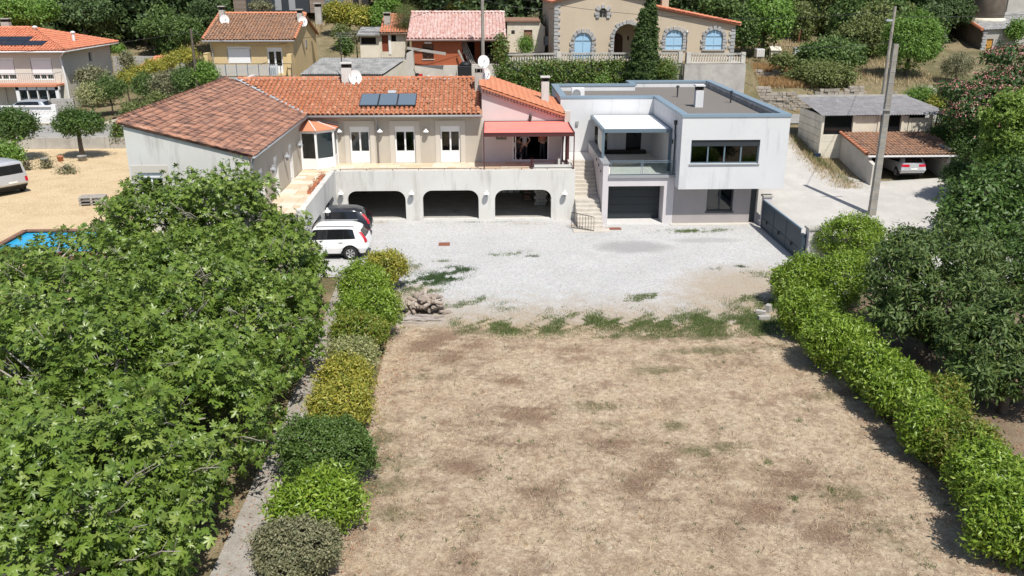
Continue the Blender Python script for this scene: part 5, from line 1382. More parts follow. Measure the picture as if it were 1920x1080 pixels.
rf = slab([(-21.3, 69.45, 9.12), (-14.3, 69.45, 9.12), (-14.3, 74.7, 10.85), (-21.3, 74.7, 10.85)], .1); rf.prism([Vector(q) for q in ((-21.3, 74.7, 10.85), (-14.3, 74.7, 10.85), (-14.3, 80.3, 9.05), (-21.3, 80.3, 9.05))], (0, 0, -.1))
rfo = rf.build('roof', M['tile_brown'], yh)
tiles(rfo, (-21.3, 69.45, 9.14), (1, 0, 0), (0, 5.25, 1.73), [(0, 0), (7.0, 0), (7.0, 5.5), (0, 5.5)], .25, .36, .08, M['tile_brown'])
ridge_tiles(rfo, (-21.3, 74.7, 10.92), (-14.3, 74.7, 10.92), M['tile_smooth'], .14)
ridge_tiles(rfo, (-14.3, 69.45, 9.2), (-14.3, 74.7, 10.9), M['tile_smooth'], .12); ridge_tiles(rfo, (-21.3, 69.45, 9.2), (-21.3, 74.7, 10.9), M['tile_smooth'], .12)
chimney(yh, AY(418, 40, 73).x, 73, 10, 11.55, .4, .4, M['concrete']); dish(yh, AY(421, 37, 72.6), .37, (.5, -1, .2), (AY(416, 45, 73).x, 73, 10.6))
chimney(yh, AY(563, 40, 73.2).x, 73.2, 10, 11.3, .4, .4, M['concrete']); dish(yh, AY(568, 40, 72.8), .37, (.6, -1, .2), (AY(563, 45, 73).x, 73, 10.5))
chimney(yh, AY(597, 25, 76).x, 76, 10, 11.7, .5, .5, M['concrete'])
g = MB(); g.tube([(-21.3, 69.38, 9.05), (-14.3, 69.38, 9.05)], .07, 6); g.tube([(-20.75, 69.4, 9.0), (-20.75, 69.85, 8.5), (-20.75, 69.9, 6.5)], .05, 6); g.build('gutter', M['grey_metal'], yh)

# grey corrugated shed behind the roof
cs = thing('corrugated_shed', 'low shed with grey corrugated sheet roof behind the orange tiled roof', 'shed', (-10, 68, 3.3))
p00, p10 = AY(562, 139, 65.6), AY(718, 139, 65.6); p01, p11 = AY(604, 108, 70.4), AY(762, 109, 70.4)
mb = MB(); n = 130
for k in range(n):
    t0, t1 = k / n, (k + 1) / n
    z0 = .04 * math.sin(k * PI / 2 * 1.0) ; z1 = .04 * math.sin((k + 1) * PI / 2)
    mb.q(p00.lerp(p10, t0) + EZ * z0, p00.lerp(p10, t1) + EZ * z1, p01.lerp(p11, t1) + EZ * z1, p01.lerp(p11, t0) + EZ * z0)
mb.build('roof', M['fibre_cement'], cs, True, fix=False)
mb = MB(); lo_ = 3.2
for a, b in ((p00, p10), (p10, p11), (p01, p11), (p00, p01)):
    ins = EY * .12
    mb.q(Vector((a.x, a.y + .15, lo_)), Vector((b.x, b.y + .15, lo_)), b + EY * .15 - EZ * .12, a + EY * .15 - EZ * .12)
mb.build('wall', M['cream_render'], cs, fix=False)

# little cream house with red door
ch = thing('cream_cottage', 'little cream cottage with red-brown door, tiled roof and chimney behind the sheds', 'cottage', (-8, 84, 6.8))
CY = 83.5
X_ = lambda px, y=CY: AY(px, 80, y).x
Zc = lambda py, y=CY: AY(700, py, y).z
mb = MB(); wall(mb, (0, CY, 0), EX, EY, X_(675), X_(760), [(X_(675), Zc(66)), (X_(714), Zc(66)), (X_(715), Zc(62)), (X_(760), Zc(62))], [(X_(677), X_(705), Zc(83), Zc(70)), (X_(716), X_(728), Zc(97), Zc(66)), (X_(734), X_(743), Zc(78), Zc(66))], .3, Zc(108)); mb.build('wall', M['cream_render'], ch)
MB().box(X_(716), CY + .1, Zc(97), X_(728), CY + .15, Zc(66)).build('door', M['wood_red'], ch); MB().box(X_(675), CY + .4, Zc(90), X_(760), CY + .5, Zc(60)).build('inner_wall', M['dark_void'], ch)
MB().box(X_(728) + .03, CY - .06, Zc(102), X_(733), CY, Zc(64)).build('pilaster', M['white_metal'], ch)
rf = slab([(X_(671), CY - .5, Zc(66) + .1), (X_(714), CY - .5, Zc(66) + .1), (X_(714), CY + 3, Zc(66) + .6), (X_(671), CY + 3, Zc(66) + .6)], .12); rf.build('lean_to_roof', M['fibre_cement'], ch)
rf = slab([(X_(713), CY - .4, Zc(62) + .05), (X_(765), CY - .4, Zc(62) + .05), (X_(765), CY + 4.5, Zc(62) + 1.6), (X_(713), CY + 4.5, Zc(62) + 1.6)], .12); rfo = rf.build('roof', M['tile_brown'], ch)
tiles(rfo, (X_(713), CY - .4, Zc(62) + .07), (1, 0, 0), (0, 4.9, 1.55), [(0, 0), (2.6, 0), (2.6, 5.1), (0, 5.1)], .26, .38, .06, M['tile_smooth'])
chimney(ch, X_(725), CY + 1.5, Zc(62), Zc(24), .6, .5, M['concrete'])

# timber-clad house on top
th_ = thing('timber_house', 'dark modern house with timber-clad piers at the top edge behind the hedge', 'house', (-16, 100, 9))
TY = 100.0
X_ = lambda px: AY(px, 10, TY).x
zb_ = AY(500, 24, TY).z
for a, b in ((438, 461), (581, 609), (644, 662), (673, 678)): 
    for k in range(10): MB().box(X_(a), TY - .02, zb_ + k*.42, X_(b), TY + .5, zb_ + k*.42 + .40).build('cladding_board', M['wood_siding'], th_)
MB().box(X_(455), TY + .3, zb_, X_(585), TY + .6, zb_ + 4.2).build('dark_wall', M['anthracite'], th_)
MB().box(X_(605), TY + .3, zb_ - 1, X_(690), TY + .6, zb_ + 4.2).build('dark_wall', M['dark_void'], th_)
for a, b in ((515, 527), (541, 553)): MB().box(X_(a), TY + .2, zb_ + .25, X_(b), TY + .28, zb_ + 2.0).build('window', M['grey_metal'], th_)
MB().box(X_(609), TY + .12, zb_, X_(643), TY + .2, zb_ + 1.6).build('window', M['solar_glass'], th_)
MB().box(X_(436), TY - .3, zb_ + 4.2, X_(692), TY + 8, zb_ + 4.5).build('roof', M['anthracite'], th_)

# ------------------------------------------------------------------ white house on the left
wh = thing('white_house', 'off-white two-storey house with bright tiled hip roof, balcony and black solar panels', 'house', (-40, 78, 3))
WX, WY = -35.1, 76.0
mb = MB(); wall(mb, (0, WY, 0), EX, EY, -46, WX, 7.9, [(AY(57, 120, WY).x, AY(97, 120, WY).x, 5.55, 7.35), (AY(-16, 120, WY).x, AY(26, 120, WY).x, 5.55, 7.35), (AY(14, 190, WY).x, AY(30, 190, WY).x, 3.0, 5.0)], .3, 2.6)
wall(mb, (WX, 0, 0), EY, -EX, WY + .31, 86, 7.9, [(AX(169, 105, WX).y - .35, AX(169, 105, WX).y + .35, 6.6, 7.4)], .3, 2.6); mb.build('wall', M['white_house'], wh)
for a, b in ((57, 97), (-16, 26)):
    x0, x1 = AY(a, 120, WY).x, AY(b, 120, WY).x
    o = window(wh, (0, WY, 0), EX, EY, x0, x1, 5.55, 7.35, 3, box=.2, name='shutter_window')
    MB().box(x0 + .06, WY + .03, 5.98, x1 - .06, WY + .08, 7.14).build('roller_shutter', M['white_pvc'], o)
MB().box(AY(14, 190, WY).x, WY + .1, 3.0, AY(30, 190, WY).x, WY + .15, 5.0).build('front_door', M['white_house'], wh)
ym = AX(169, 105, WX).y; window(wh, (WX, 0, 0), EY, -EX, ym - .35, ym + .35, 6.6, 7.4, 2, frame='grey_metal', fw=.05, name='side_window')
bc = MB(); bc.box(-46, 74.5, 5.12, WX - .15, 75.98, 5.28); bco = bc.build('balcony', M['tile_smooth'], wh)
r = MB(); r.bar((-46, 74.6, 6.2), (WX - .2, 74.6, 6.2), .04, .04); r.bar((WX - .2, 74.6, 6.2), (WX - .2, 75.9, 6.2), .04, .04)
for k in range(62): r.bar((-45.9 + k*.174, 74.6, 5.28), (-45.9 + k*.174, 74.6, 6.2), .02, .02)
r.build('balcony_rail', M['grey_metal'], bco)
bw = MB(); x0, x1 = AY(36, 190, 74.7).x, AY(110, 190, 74.7).x
for k in range(5):
    x = x0 + (x1 - x0) * k / 4.0
    w_ = .28 if k in (0, 4) else .07
    bw.box(x - w_/2, 74.7, 2.8, x + w_/2, 74.95, 5.1)
bw.box(x0 - .2, 74.7, 4.85, x1 + .2, 74.98, 5.11); bw.box(x0, 74.7, 2.8, x1, 74.9, 3.1); bwo = bw.build('bow_window', M['white_pvc'], wh)
for k in range(4):
    a = x0 + (x1 - x0) * k / 4 + .1; b = x0 + (x1 - x0) * (k + 1) / 4 - .1
    MB().box(a, 74.8, 3.1, b, 74.82, 4.85).build('pane', M['glass'], bwo); MB().box(a, 75.1, 3.1, b, 75.12, 4.85).build('net_curtain', M['blind'], bwo)
ez = 7.95
E0, E1, E2, E3 = Vector((-47, 75.3, ez)), Vector((WX + .6, 75.3, ez)), Vector((WX + .6, 86.6, ez)), Vector((-47, 86.6, ez))
R0, R1 = Vector((-47, 81, 9.5)), Vector((WX - 4.6, 81, 9.5))
rf = MB(); rf.prism([E0, E1, R1, R0], (0, 0, -.1)); rf.prism([E1, E2, R1], (0, 0, -.1)); rf.prism([E2, E3, R0, R1], (0, 0, -.1)); rfo = rf.build('roof', M['tile_bright'], wh)
fl = math.hypot(5.7, 1.55)
tiles(rfo, (-47, 75.3, ez + .02), (1, 0, 0), (0, 5.7, 1.55), [(0, 0), (12.5, 0), (12.5 - 5.2, fl), (0, fl)], .27, .4, .06, M['tile_bright'])
hl = math.hypot(5.2, 1.55)
tiles(rfo, (WX + .6, 86.6, ez + .02), (0, -1, 0), (-5.2, 0, 1.55), [(0, 0), (11.3, 0), (5.6, hl)], .27, .4, .06, M['tile_bright'])
ridge_tiles(rfo, E1 + EZ * .05, R1 + EZ * .06, M['tile_bright'], .13); ridge_tiles(rfo, E2 + EZ * .05, R1 + EZ * .06, M['tile_bright'], .13); ridge_tiles(rfo, R0 + EZ * .06, R1 + EZ * .06, M['tile_bright'], .13)
def on_roof(px, py):
    r_ = _ray(px, py); n_ = Vector((0, -1.55, 5.7)).normalized(); return Vector((0, 0, CAMH)) + r_ * ((E0 - Vector((0, 0, CAMH))).dot(n_) / r_.dot(n_))
n_ = Vector((0, -1.55, 5.7)).normalized()
def pvpanel(q): 
    o = MB().prism([x + n_ * .1 for x in q], n_ * .05).build('solar_panel', M['solar_black'], wh)
a, b, c, d = on_roof(-40, 88), on_roof(80, 88), on_roof(94, 77), on_roof(-40, 77)
yl, yh2 = a.y, d.y
for k in range(4):
    x1_ = b.x - k * 1.75; pvpanel([on_roof(-40, 88) * 0 + Vector((x, y, E0.z + (y - 75.3) * 1.55 / 5.7)) for x, y in ((x1_ - 1.7, yl), (x1_, yl), (x1_, yl + 1.05), (x1_ - 1.7, yl + 1.05))])
    x2_ = b.x - 1.6 - k * 1.75; pvpanel([Vector((x, y, E0.z + (y - 75.3) * 1.55 / 5.7)) for x, y in ((x2_ - 1.7, yl + 1.1), (x2_, yl + 1.1), (x2_, yl + 2.15), (x2_ - 1.7, yl + 2.15))])
for px, py in ((66, 56), (137, 66)):
    q = AY(px, py, 80.5); v = MB(); v.tube([(q.x, 80.5, q.z - .6), (q.x, 80.5, q.z + .2)], .13, 8); v.lathe([(.22, 0), (.22, .08), (.05, .16)], (q.x, 80.5, q.z + .2), 8); v.build('roof_vent', M['white_metal'], wh)
q = AY(12, 48, 82); chimney(wh, q.x, 82, 9, 10.3, .7, .5, M['concrete'])
g = MB(); g.tube([(-47, 75.25, ez - .08), (WX + .62, 75.25, ez - .08), (WX + .62, 86.6, ez - .08)], .07, 6); q = AY(128, 100, 75.9); g.tube([(WX + .5, 75.3, 7.8), (WX - .1, 75.9, 7.4), (WX + .06, 75.95, 5.3), (WX + .06, 75.95, 3.0)], .07, 6); g.build('gutter', M['white_metal'], wh)
# front garden walls of the white house
fw = thing('claustra_wall', 'white garden wall with pierced decorative blocks in front of the white house', 'wall', (-33, 69.3, 3))
a, b = AY(58, 240, 69.3).x, AY(104, 240, 69.3).x
MB().box(a - 8, 69.2, 2.6, b, 69.45, 3.45).build('lower_wall', M['white_metal'], fw)
MB().box(b, 69.15, 2.6, b + .35, 69.5, 4.35).build('end_post', M['white_metal'], fw)
for k in range(14):
    for j in range(2):
        x = b - .38 - k * .36; z = 3.46 + j * .36; m_ = MB()
        m_.bar((x, 69.32, z), (x + .34, 69.32, z + .34), .2, .07, up=(0, 1, 0)); m_.bar((x, 69.33, z + .34), (x + .34, 69.33, z), .2, .07, up=(0, 1, 0))
        m_.build('pierced_block', M['white_metal'], fw)
MB().box(a - 8, 69.15, 4.18, b, 69.5, 4.27).build('coping', M['white_metal'], fw)
bw_ = thing('block_wall', 'rough pale block wall at the corner of the white house', 'wall', (-33, 72.5, 3))
a, b = AY(98, 200, 72.4), AY(140, 200, 72.4)
for k in range(7):
    for j in range(6): MB().box(a.x + k*(b.x-a.x)/7 + .01, 72.3, 2.8 + j*.27 + .01, a.x + (k+1)*(b.x-a.x)/7, 72.55, 2.8 + (j+1)*.27).build('block', M['block_grey'], bw_)
lw = thing('roadside_wall', 'low stained concrete wall along the back of the dry lawn', 'wall', (-30, 60.6, 2.4))
x = -52.0
while x < -24.2:
    MB().box(x, 60.5, 2.2, x + 1.98, 60.75, 3.25).build('wall_section', M['concrete'], lw); x += 2.0
MB().box(-24.4, 60.35, 2.2, -23.9, 60.9, 4.0).build('gate_post', M['concrete_light'], lw)
rg = MB(); a, b = AY(236, 205, 70), AY(262, 200, 72); rg.bar(Vector((a.x, 70, gz(a.x, 70) + .55)), Vector((b.x, 71.5, gz(b.x, 71.5) + .55)), .06, 1.0); tag(rg.build('rusty_garden_gate', M['rust']), 'rusty red panel gate at the bend of the dirt track', 'gate')
bwk = thing('garden_block_wall', 'long grey block wall at the top of the hedge behind the white house', 'wall', (-26, 92, 5))
a, b = AY(212, 118, 91).x, AY(345, 118, 91).x
nb = 22
for k in range(nb):
    for j in range(4):
        MB().box(a + (b-a)*k/nb + .015, 91, 4.3 + j*.5, a + (b-a)*(k+1)/nb, 91.25, 4.785 + j*.5).build('block', M['block_grey'], bwk)
ot = thing('low_outbuilding', 'low white outbuilding with orange tiled roof half hidden by the golden shrubs', 'outbuilding', (-27, 86, 4))
def AYp(px, py, y): return AY(px, py, y)
q = [AY(255, 127, 84), AY(303, 127, 84), AY(330, 103, 88.5), AY(292, 104, 88.5)]
rfo = slab(q, .12).build('roof', M['tile_bright'], ot)
mb = MB(); mb.q(Vector((q[0].x, 84.2, 3.2)), Vector((q[1].x, 84.2, 3.2)), q[1] + Vector((0, .2, -.15)), q[0] + Vector((0, .2, -.15))); mb.q(Vector((q[1].x, 84.2, 3.2)), Vector((q[2].x, 88.5, 3.2)), q[2] - EZ * .15, q[1] + Vector((0, .2, -.15))); mb.build('wall', M['white_house'], ot, fix=False)

# ------------------------------------------------------------------ panel garages and carport on the right
gr = thing('panel_garages', 'old garage row of pale concrete panels under a grey corrugated roof', 'garage', (27, 61, 2))
gf = 59.0
gx0, gx1 = 23.45, 31.0
opn = [(23.65, 25.55, 3.35, 4.62), (27.55, 29.0 - .35, 3.35, 4.62)]
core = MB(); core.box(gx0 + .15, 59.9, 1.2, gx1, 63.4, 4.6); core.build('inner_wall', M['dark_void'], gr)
def panel(x0, z0, x1, z1, mat='cream_render', y=gf, d=.12, name='panel'):
    MB().box(x0, y, z0, x1, y + d, z1).build(name, M[mat], gr, bevel=.012)
for x in (gx0, 25.62, 27.35, 29.0, 31.0): MB().box(x - .08, gf - .05, 1.2, x + .08, gf + .2, 4.72).build('post', M['cream_render'], gr)
for z0, z1 in ((1.2, 2.3), (2.31, 2.9), (2.91, 3.38)): panel(23.54, z0, 25.53, z1)
for z0, z1 in ((1.2, 2.3), (2.31, 2.95), (2.96, 3.55), (3.56, 4.1), (4.11, 4.66)): panel(25.71, z0, 27.26, z1); panel(29.09 - 1.6, 1.2, 28.9, 2.3) if z0 == 1.2 else None
for z0, z1 in ((2.31, 2.9), (2.91, 3.38)): panel(27.44, z0, 28.91, z1)
MB().box(23.54, gf + .15, 3.39, 25.53, gf + .17, 4.66).build('window_pane', M['car_glass'], gr); MB().box(27.44, gf + .15, 3.39, 28.91, gf + .17, 4.66).build('window_pane', M['car_glass'], gr)
for z0, z1 in ((2.95, 3.55), (3.56, 4.1), (4.11, 4.66)): panel(29.09, z0, 29.4, z1)
for k in range(6): panel(29.45 + k*.25, 2.6, 29.68 + k*.25, 4.5)
for k in range(4):
    for j in range(5):
        y0 = gf + .2 + k * 1.06; z0 = 2.2 + j * .5
        MB().box(gx0 - .06, y0, z0, gx0 + .06, y0 + 1.02, min(z0 + .48, 4.66 + .1 * k)).build('side_panel', M['cream_render'], gr, bevel=.012)
MB().box(gx0 - .12, gf + .05, .9, gx0 + .14, 63.5, 2.19).build('plinth', M['concrete'], gr)
mb = MB(); n = 200
c0, c1, c2, c3 = Vector((23.2, 58.65, 4.74)), Vector((32.4, 58.65, 4.80)), Vector((31.4, 63.8, 5.42)), Vector((23.25, 63.8, 5.36))
for k in range(n):
    a, b = k / n, (k + 1) / n; za, zb2 = .035 * math.sin(k * PI / 2), .035 * math.sin((k + 1) * PI / 2)
    mb.q(c0.lerp(c1, a) + EZ * za, c0.lerp(c1, b) + EZ * zb2, c3.lerp(c2, b) + EZ * zb2, c3.lerp(c2, a) + EZ * za)
mb.build('roof', M['fibre_cement_pale'], gr, True, fix=False)
MB().box(23.2, 63.75, 5.35, 31.4, 63.9, 5.5).build('roof_edge', M['concrete'], gr)
q = AY(1532, 291, 58.8); lb = MB(); lb.box(q.x - .2, 58.75, q.z - .12, q.x + .25, 59.0, q.z + .12); lb.bar((q.x, 58.9, gz(q.x, 58.9)), (q.x, 58.9, q.z - .1), .06, .06); tag(lb.build('letter_box', M['letterbox']), 'dark blue letter box on the corner of the panel garages', 'letter box')
cpt = thing('carport', 'brown tiled lean-to carport with stained side wall sheltering a silver car', 'carport', (27.5, 56.5, 1.2))
cx0, cx1 = 24.85, 30.4
mb = MB(); wall(mb, (cx0, 0, 0), EY, EX, 53.6, 58.95, [(53.6, 2.35), (54.4, 2.5), (54.5, 2.75), (58.95, 3.42)], (), .25, .3); mb.build('side_wall', M['concrete_light'], cpt)
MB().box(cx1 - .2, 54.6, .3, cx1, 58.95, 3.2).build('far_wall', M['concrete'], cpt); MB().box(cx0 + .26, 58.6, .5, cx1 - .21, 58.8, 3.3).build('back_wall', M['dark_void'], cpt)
rfo = slab([(cx0 - .15, 54.3, 2.84), (cx1 + .3, 54.3, 2.84), (cx1 + .9, 59.05, 3.52), (cx0 - .15, 58.95, 3.5)], .08).build('roof', M['tile_brown'], cpt)
tl = math.hypot(4.65, .66)
tiles(rfo, (cx0 - .15, 54.3, 2.86), (1, 0, 0), (0, 4.65, .66), [(0, 0), (5.85, 0), (6.4, tl), (0, tl)], .24, .36, .07, M['tile_brown'], 300)
ridge_tiles(rfo, (cx0 - .12, 54.3, 2.92), (cx0 - .12, 58.9, 3.56), M['tile_smooth'], .12)
MB().bar((cx0 - .1, 54.22, 2.78), (cx1 + .3, 54.22, 2.78), .1, .1).build('gutter', M['white_metal'], cpt)
MB().bar((cx0 + .3, 54.6, 2.66), (cx1 - .2, 54.6, 2.66), .15, .15).build('beam', M['wood_dark'], cpt)

# ------------------------------------------------------------------ dry stone wall along the street
def dry_wall(name, label, x0, x1, y, z0, z1, n_obj, parent=None, mat='stone_dry', top=None):
    t = thing(name, label, 'wall', ((x0+x1)/2, y, z0))
    MB().box(x0, y + .1, z0 - .3, x1, y + .5, z1 - .75).build('core', M['concrete'], t)
    mes = []
    for me in stone_me:
        c_ = me.copy(); c_.materials.clear(); c_.materials.append(M[mat]); mes.append(c_)
    pl = []
    z = z0
    while z < z1:
        h = random.uniform(.16, .27); x = x0
        while x < x1:
            w_ = random.uniform(.22, .55); tz = z1 if top is None else top(x)
            if z < tz: pl.append((x + w_/2, y + random.uniform(-.05, .05), z + h/2, w_, random.uniform(.22, .3), h))
            x += w_ + .01
        z += h
    pl.sort(key=lambda q: abs(q[0] - (x0 + x1)/2) * .2 - q[2])
    for q in pl[:n_obj]: stone(t, q[:3], q[3] * 1.04, q[4], q[5] * 1.04, random.uniform(-.06, .06), mes)
    rest = MB()
    for q in pl[n_obj:]: rest.box(q[0] - q[3]*.48, q[1] - q[4]/2, q[2] - q[5]*.46, q[0] + q[3]*.48, q[1] + q[4]/2, q[2] + q[5]*.46)
    if rest.v: rest.build('stones', M[mat], t, fix=False)['kind'] = 'stuff'
    return t
dry_wall('dry_stone_wall', 'long grey dry stone wall along the far side of the street', 20.9, 44, 71.3, 2.9, 5.2, 300, top=lambda x: 4.75 + .35 * math.sin(x * .9) + .25 * math.sin(x * 2.3))
dry_wall('terrace_stone_wall', 'short dry stone terrace wall in the golden grass right of the villa', 22.4, 28.2, 76.6, 5.2, 6.1, 120, top=lambda x: 5.95 + .2 * math.sin(x * 3))

# ------------------------------------------------------------------ farm buildings top right
fm = thing('farm_building', 'grey farm building with corrugated roof, brown side wall and ochre door at top right', 'barn', (44, 88, 7))
FY = 88.0
a = AY(1846, 55, FY); b = AY(1925, 55, FY)
zf = 6.6
mb = MB(); wall(mb, (0, FY, 0), EX, EY, a.x, b.x + 6, a.z, [(AY(1846, 90, FY).x + .1, AY(1860, 90, FY).x, zf, AY(1850, 73, FY).z)], .3, zf - 1); mb.build('front_wall', M['block_grey'], fm)
l = AY(1775, 25, 97)
mb = MB(); mb.prism([Vector((a.x - .02, FY + .02, zf - 1)), Vector((a.x - .02, FY + .02, a.z)), Vector((l.x, 97, AY(1783, 25, 97).z)), Vector((l.x, 97, zf - 1))], (.3, .1, 0)); mb.build('side_wall', M['silo'], fm)
MB().box(AY(1846, 90, FY).x + .12, FY + .1, zf, AY(1860, 90, FY).x, FY + .15, AY(1850, 73, FY).z).build('door', M['ochre_sheet'], fm)
mb = MB(); r0, r1 = AY(1842, 56, FY - .3), AY(1990, 50, FY - .3); r2, r3 = AY(1960, 20, 97), AY(1786, 20, 97); n = 50
for k in range(n):
    u, v = k / n, (k + 1) / n; mb.q(r0.lerp(r1, u) + EZ * .04 * (k % 2), r0.lerp(r1, v) + EZ * .04 * ((k+1) % 2), r3.lerp(r2, v) + EZ * .04 * ((k+1) % 2), r3.lerp(r2, u) + EZ * .04 * (k % 2))
mb.build('roof', M['fibre_cement'], fm, True, fix=False)
MB().tube([r0 + EZ * .05, r3 + EZ * .05], .16, 6).build('verge', M['tile_smooth'], fm)
z = zf; k = 0
while z < a.z:
    stone(fm, (a.x + .1, FY - .03, z + .12), .5 if k % 2 else .36, .2, .25, 0, None, 'quoin_stone'); z += .27; k += 1
si = thing('farm_silo', 'brown concrete silo rising through the grey barn roof', 'silo', (45, 93, 7))
q = AY(1848, 30, 93); MB().lathe([(1.75, 0), (1.75, 12)], (q.x, 93, 6.5), 28).build('cylinder', M['silo'], si, True)
MB().lathe([(1.95, 0), (1.95, .3), (1.76, .45)], (q.x, 93, AY(1848, 41, 91.2).z - .1), 28).build('collar', M['cream_render'], si, True)
bb = MB(); q = AY(1884, 40, 96); bb.box(q.x, 96, 6, q.x + 20, 112, 18); tag(bb.build('tall_barn', M['concrete']), 'tall grey concrete barn beside the silo at the right edge', 'barn')
# beehive-like box, well and blue tank on the terraces
hb = thing('white_crate_stack', 'white slatted crate standing in the dry grass right of the villa', 'crate', (26, 82, 7))
a = AY(1424, 107, 82); MB().box(a.x - .3, 82, a.z, a.x + .45, 82.7, AY(1424, 92, 82).z).build('box', M['white_metal'], hb)
for k in range(4): MB().box(a.x - .28 + k*.19, 81.96, a.z + .05, a.x - .16 + k*.19, 82, AY(1424, 93, 82).z).build('slat', M['curtain'], hb)
wl_ = thing('barbecue', 'small pale barbecue with sloping roof on the stony terrace', 'barbecue', (28, 83, 7))
a = AY(1456, 109, 83); zt = AY(1456, 88, 83).z
MB().prism([Vector((a.x - .55, 83, a.z)), Vector((a.x + .35, 83, a.z)), Vector((a.x + .35, 83, zt - .3)), Vector((a.x - .55, 83, zt - .3))], (0, .6, 0)).build('body', M['cream_render'], wl_)
MB().box(a.x - .4, 82.94, a.z + .1, a.x + .2, 83.0, a.z + .45).build('hearth', M['dark_void'], wl_); MB().prism([Vector((a.x - .6, 82.9, zt - .35)), Vector((a.x + .4, 82.9, zt - .35)), Vector((a.x + .4, 83.6, zt)), Vector((a.x - .6, 83.6, zt))], (0, 0, .08)).build('roof', M['cream_render'], wl_)
bx_ = MB(); a = AY(1497, 100, 83); bx_.box(a.x - .35, 83, a.z - .1, a.x + .35, 83.6, a.z + .5); tag(bx_.build('pale_box', M['flashing']), 'pale grey-blue box on the rubble beside the barbecue', 'box')
fp = thing('fence_post', 'leaning rusty fence post in the pale grass above the barbecue', 'post', (30, 88, 8))
a = AY(1497, 78, 87); MB().bar(a, AY(1501, 57, 87), .08, .08).build('post', M['rust'], fp)
# ------------------------------------------------------------------ cars
def _cr(P, t):
    """Catmull-Rom through the rows of P at parameter t (array)"""
    n = len(P); t = np.clip(t, 0, n - 1 - 1e-6); i = t.astype(int); f = (t - i)
    sh = (len(t),) + (1,) * (P.ndim - 1); f = f.reshape(sh)
    p0 = P[np.clip(i - 1, 0, n - 1)]; p1 = P[i]; p2 = P[np.clip(i + 1, 0, n - 1)]; p3 = P[np.clip(i + 2, 0, n - 1)]
    k = .7
    return p1 + (p2 - p1) * f * (1) + k * .5 * f * (1 - f) * ((1 - f) * (p2 - p0 - (p2 - p1) * 2) * 1.0 + f * ((p2 - p1) * 2 - (p3 - p1)) * 1.0)
SPEC = {
 'suv': dict(L=4.63, W=.895, wheels=(.92, 3.55), rw=.355, ra=.44, st=[
    # (x_sill, x_bulge, x_belt, x_edge, x_roof), half widths, heights
    ((.16, .02, .12, .46, .48), (.70, .80, .77, .56, .28), (.42, .62, 1.08, 1.52, 1.58)),
    ((.24, .16, .26, .62, .62), (.80, .885, .84, .62, .32), (.36, .62, 1.08, 1.57, 1.63)),
    ((1.0, 1.0, 1.0, 1.0, 1.0), (.83, .895, .865, .69, .36), (.30, .62, 1.04, 1.65, 1.70)),
    ((2.2, 2.2, 2.2, 2.1, 2.1), (.83, .895, .865, .69, .36), (.28, .60, 1.01, 1.64, 1.70)),
    ((3.1, 3.1, 3.1, 2.75, 2.7), (.83, .895, .865, .67, .35), (.28, .60, .99, 1.58, 1.65)),
    ((3.45, 3.45, 3.45, 3.42, 3.42), (.83, .895, .85, .76, .40), (.28, .60, .97, 1.06, 1.10)),
    ((4.2, 4.3, 4.25, 4.2, 4.2), (.80, .875, .80, .70, .36), (.30, .58, .86, .96, 1.00)),
    ((4.5, 4.62, 4.52, 4.46, 4.46), (.60, .66, .62, .55, .28), (.36, .56, .76, .86, .90))]),
 'hatch': dict(L=4.05, W=.865, wheels=(.72, 3.28), rw=.31, ra=.385, st=[
    ((.16, .02, .12, .42, .44), (.66, .76, .70, .54, .27), (.36, .55, .98, 1.36, 1.40)),
    ((.24, .18, .30, .56, .56), (.76, .855, .80, .60, .30), (.30, .55, .99, 1.39, 1.43)),
    ((.9, .9, .9, .95, .95), (.78, .865, .82, .62, .32), (.24, .54, .97, 1.42, 1.46)),
    ((1.9, 1.9, 1.9, 1.85, 1.85), (.78, .865, .82, .62, .32), (.22, .54, .93, 1.41, 1.45)),
    ((2.7, 2.7, 2.7, 2.25, 2.2), (.78, .865, .82, .60, .30), (.22, .54, .91, 1.35, 1.40)),
    ((3.05, 3.05, 3.05, 3.0, 3.0), (.78, .86, .80, .70, .36), (.22, .54, .88, .97, 1.0)),
    ((3.65, 3.75, 3.7, 3.65, 3.65), (.75, .83, .74, .64, .33), (.25, .52, .76, .85, .88)),
    ((3.92, 4.04, 3.94, 3.88, 3.88), (.55, .62, .57, .5, .25), (.32, .50, .66, .75, .78))]),
 'van': dict(L=4.14, W=.86, wheels=(.66, 3.35), rw=.31, ra=.385, st=[
    ((.12, .02, .06, .14, .16), (.70, .78, .77, .66, .33), (.40, .60, 1.02, 1.68, 1.76)),
    ((.20, .14, .15, .24, .24), (.78, .855, .84, .70, .36), (.32, .58, 1.02, 1.72, 1.79)),
    ((.9, .9, .9, .9, .9), (.80, .86, .84, .71, .37), (.26, .56, 1.0, 1.75, 1.80)),
    ((1.9, 1.9, 1.9, 1.85, 1.85), (.80, .86, .84, .71, .37), (.26, .56, .99, 1.73, 1.79)),
    ((2.9, 2.9, 2.9, 2.35, 2.3), (.80, .86, .83, .67, .35), (.26, .56, .98, 1.64, 1.70)),
    ((3.2, 3.2, 3.2, 3.15, 3.15), (.80, .86, .81, .72, .37), (.26, .56, .96, 1.06, 1.10)),
    ((3.75, 3.85, 3.8, 3.75, 3.75), (.76, .82, .74, .64, .33), (.28, .54, .84, .92, .95)),
    ((4.0, 4.13, 4.04, 3.98, 3.98), (.58, .64, .58, .5, .25), (.34, .52, .70, .80, .84))]),
}
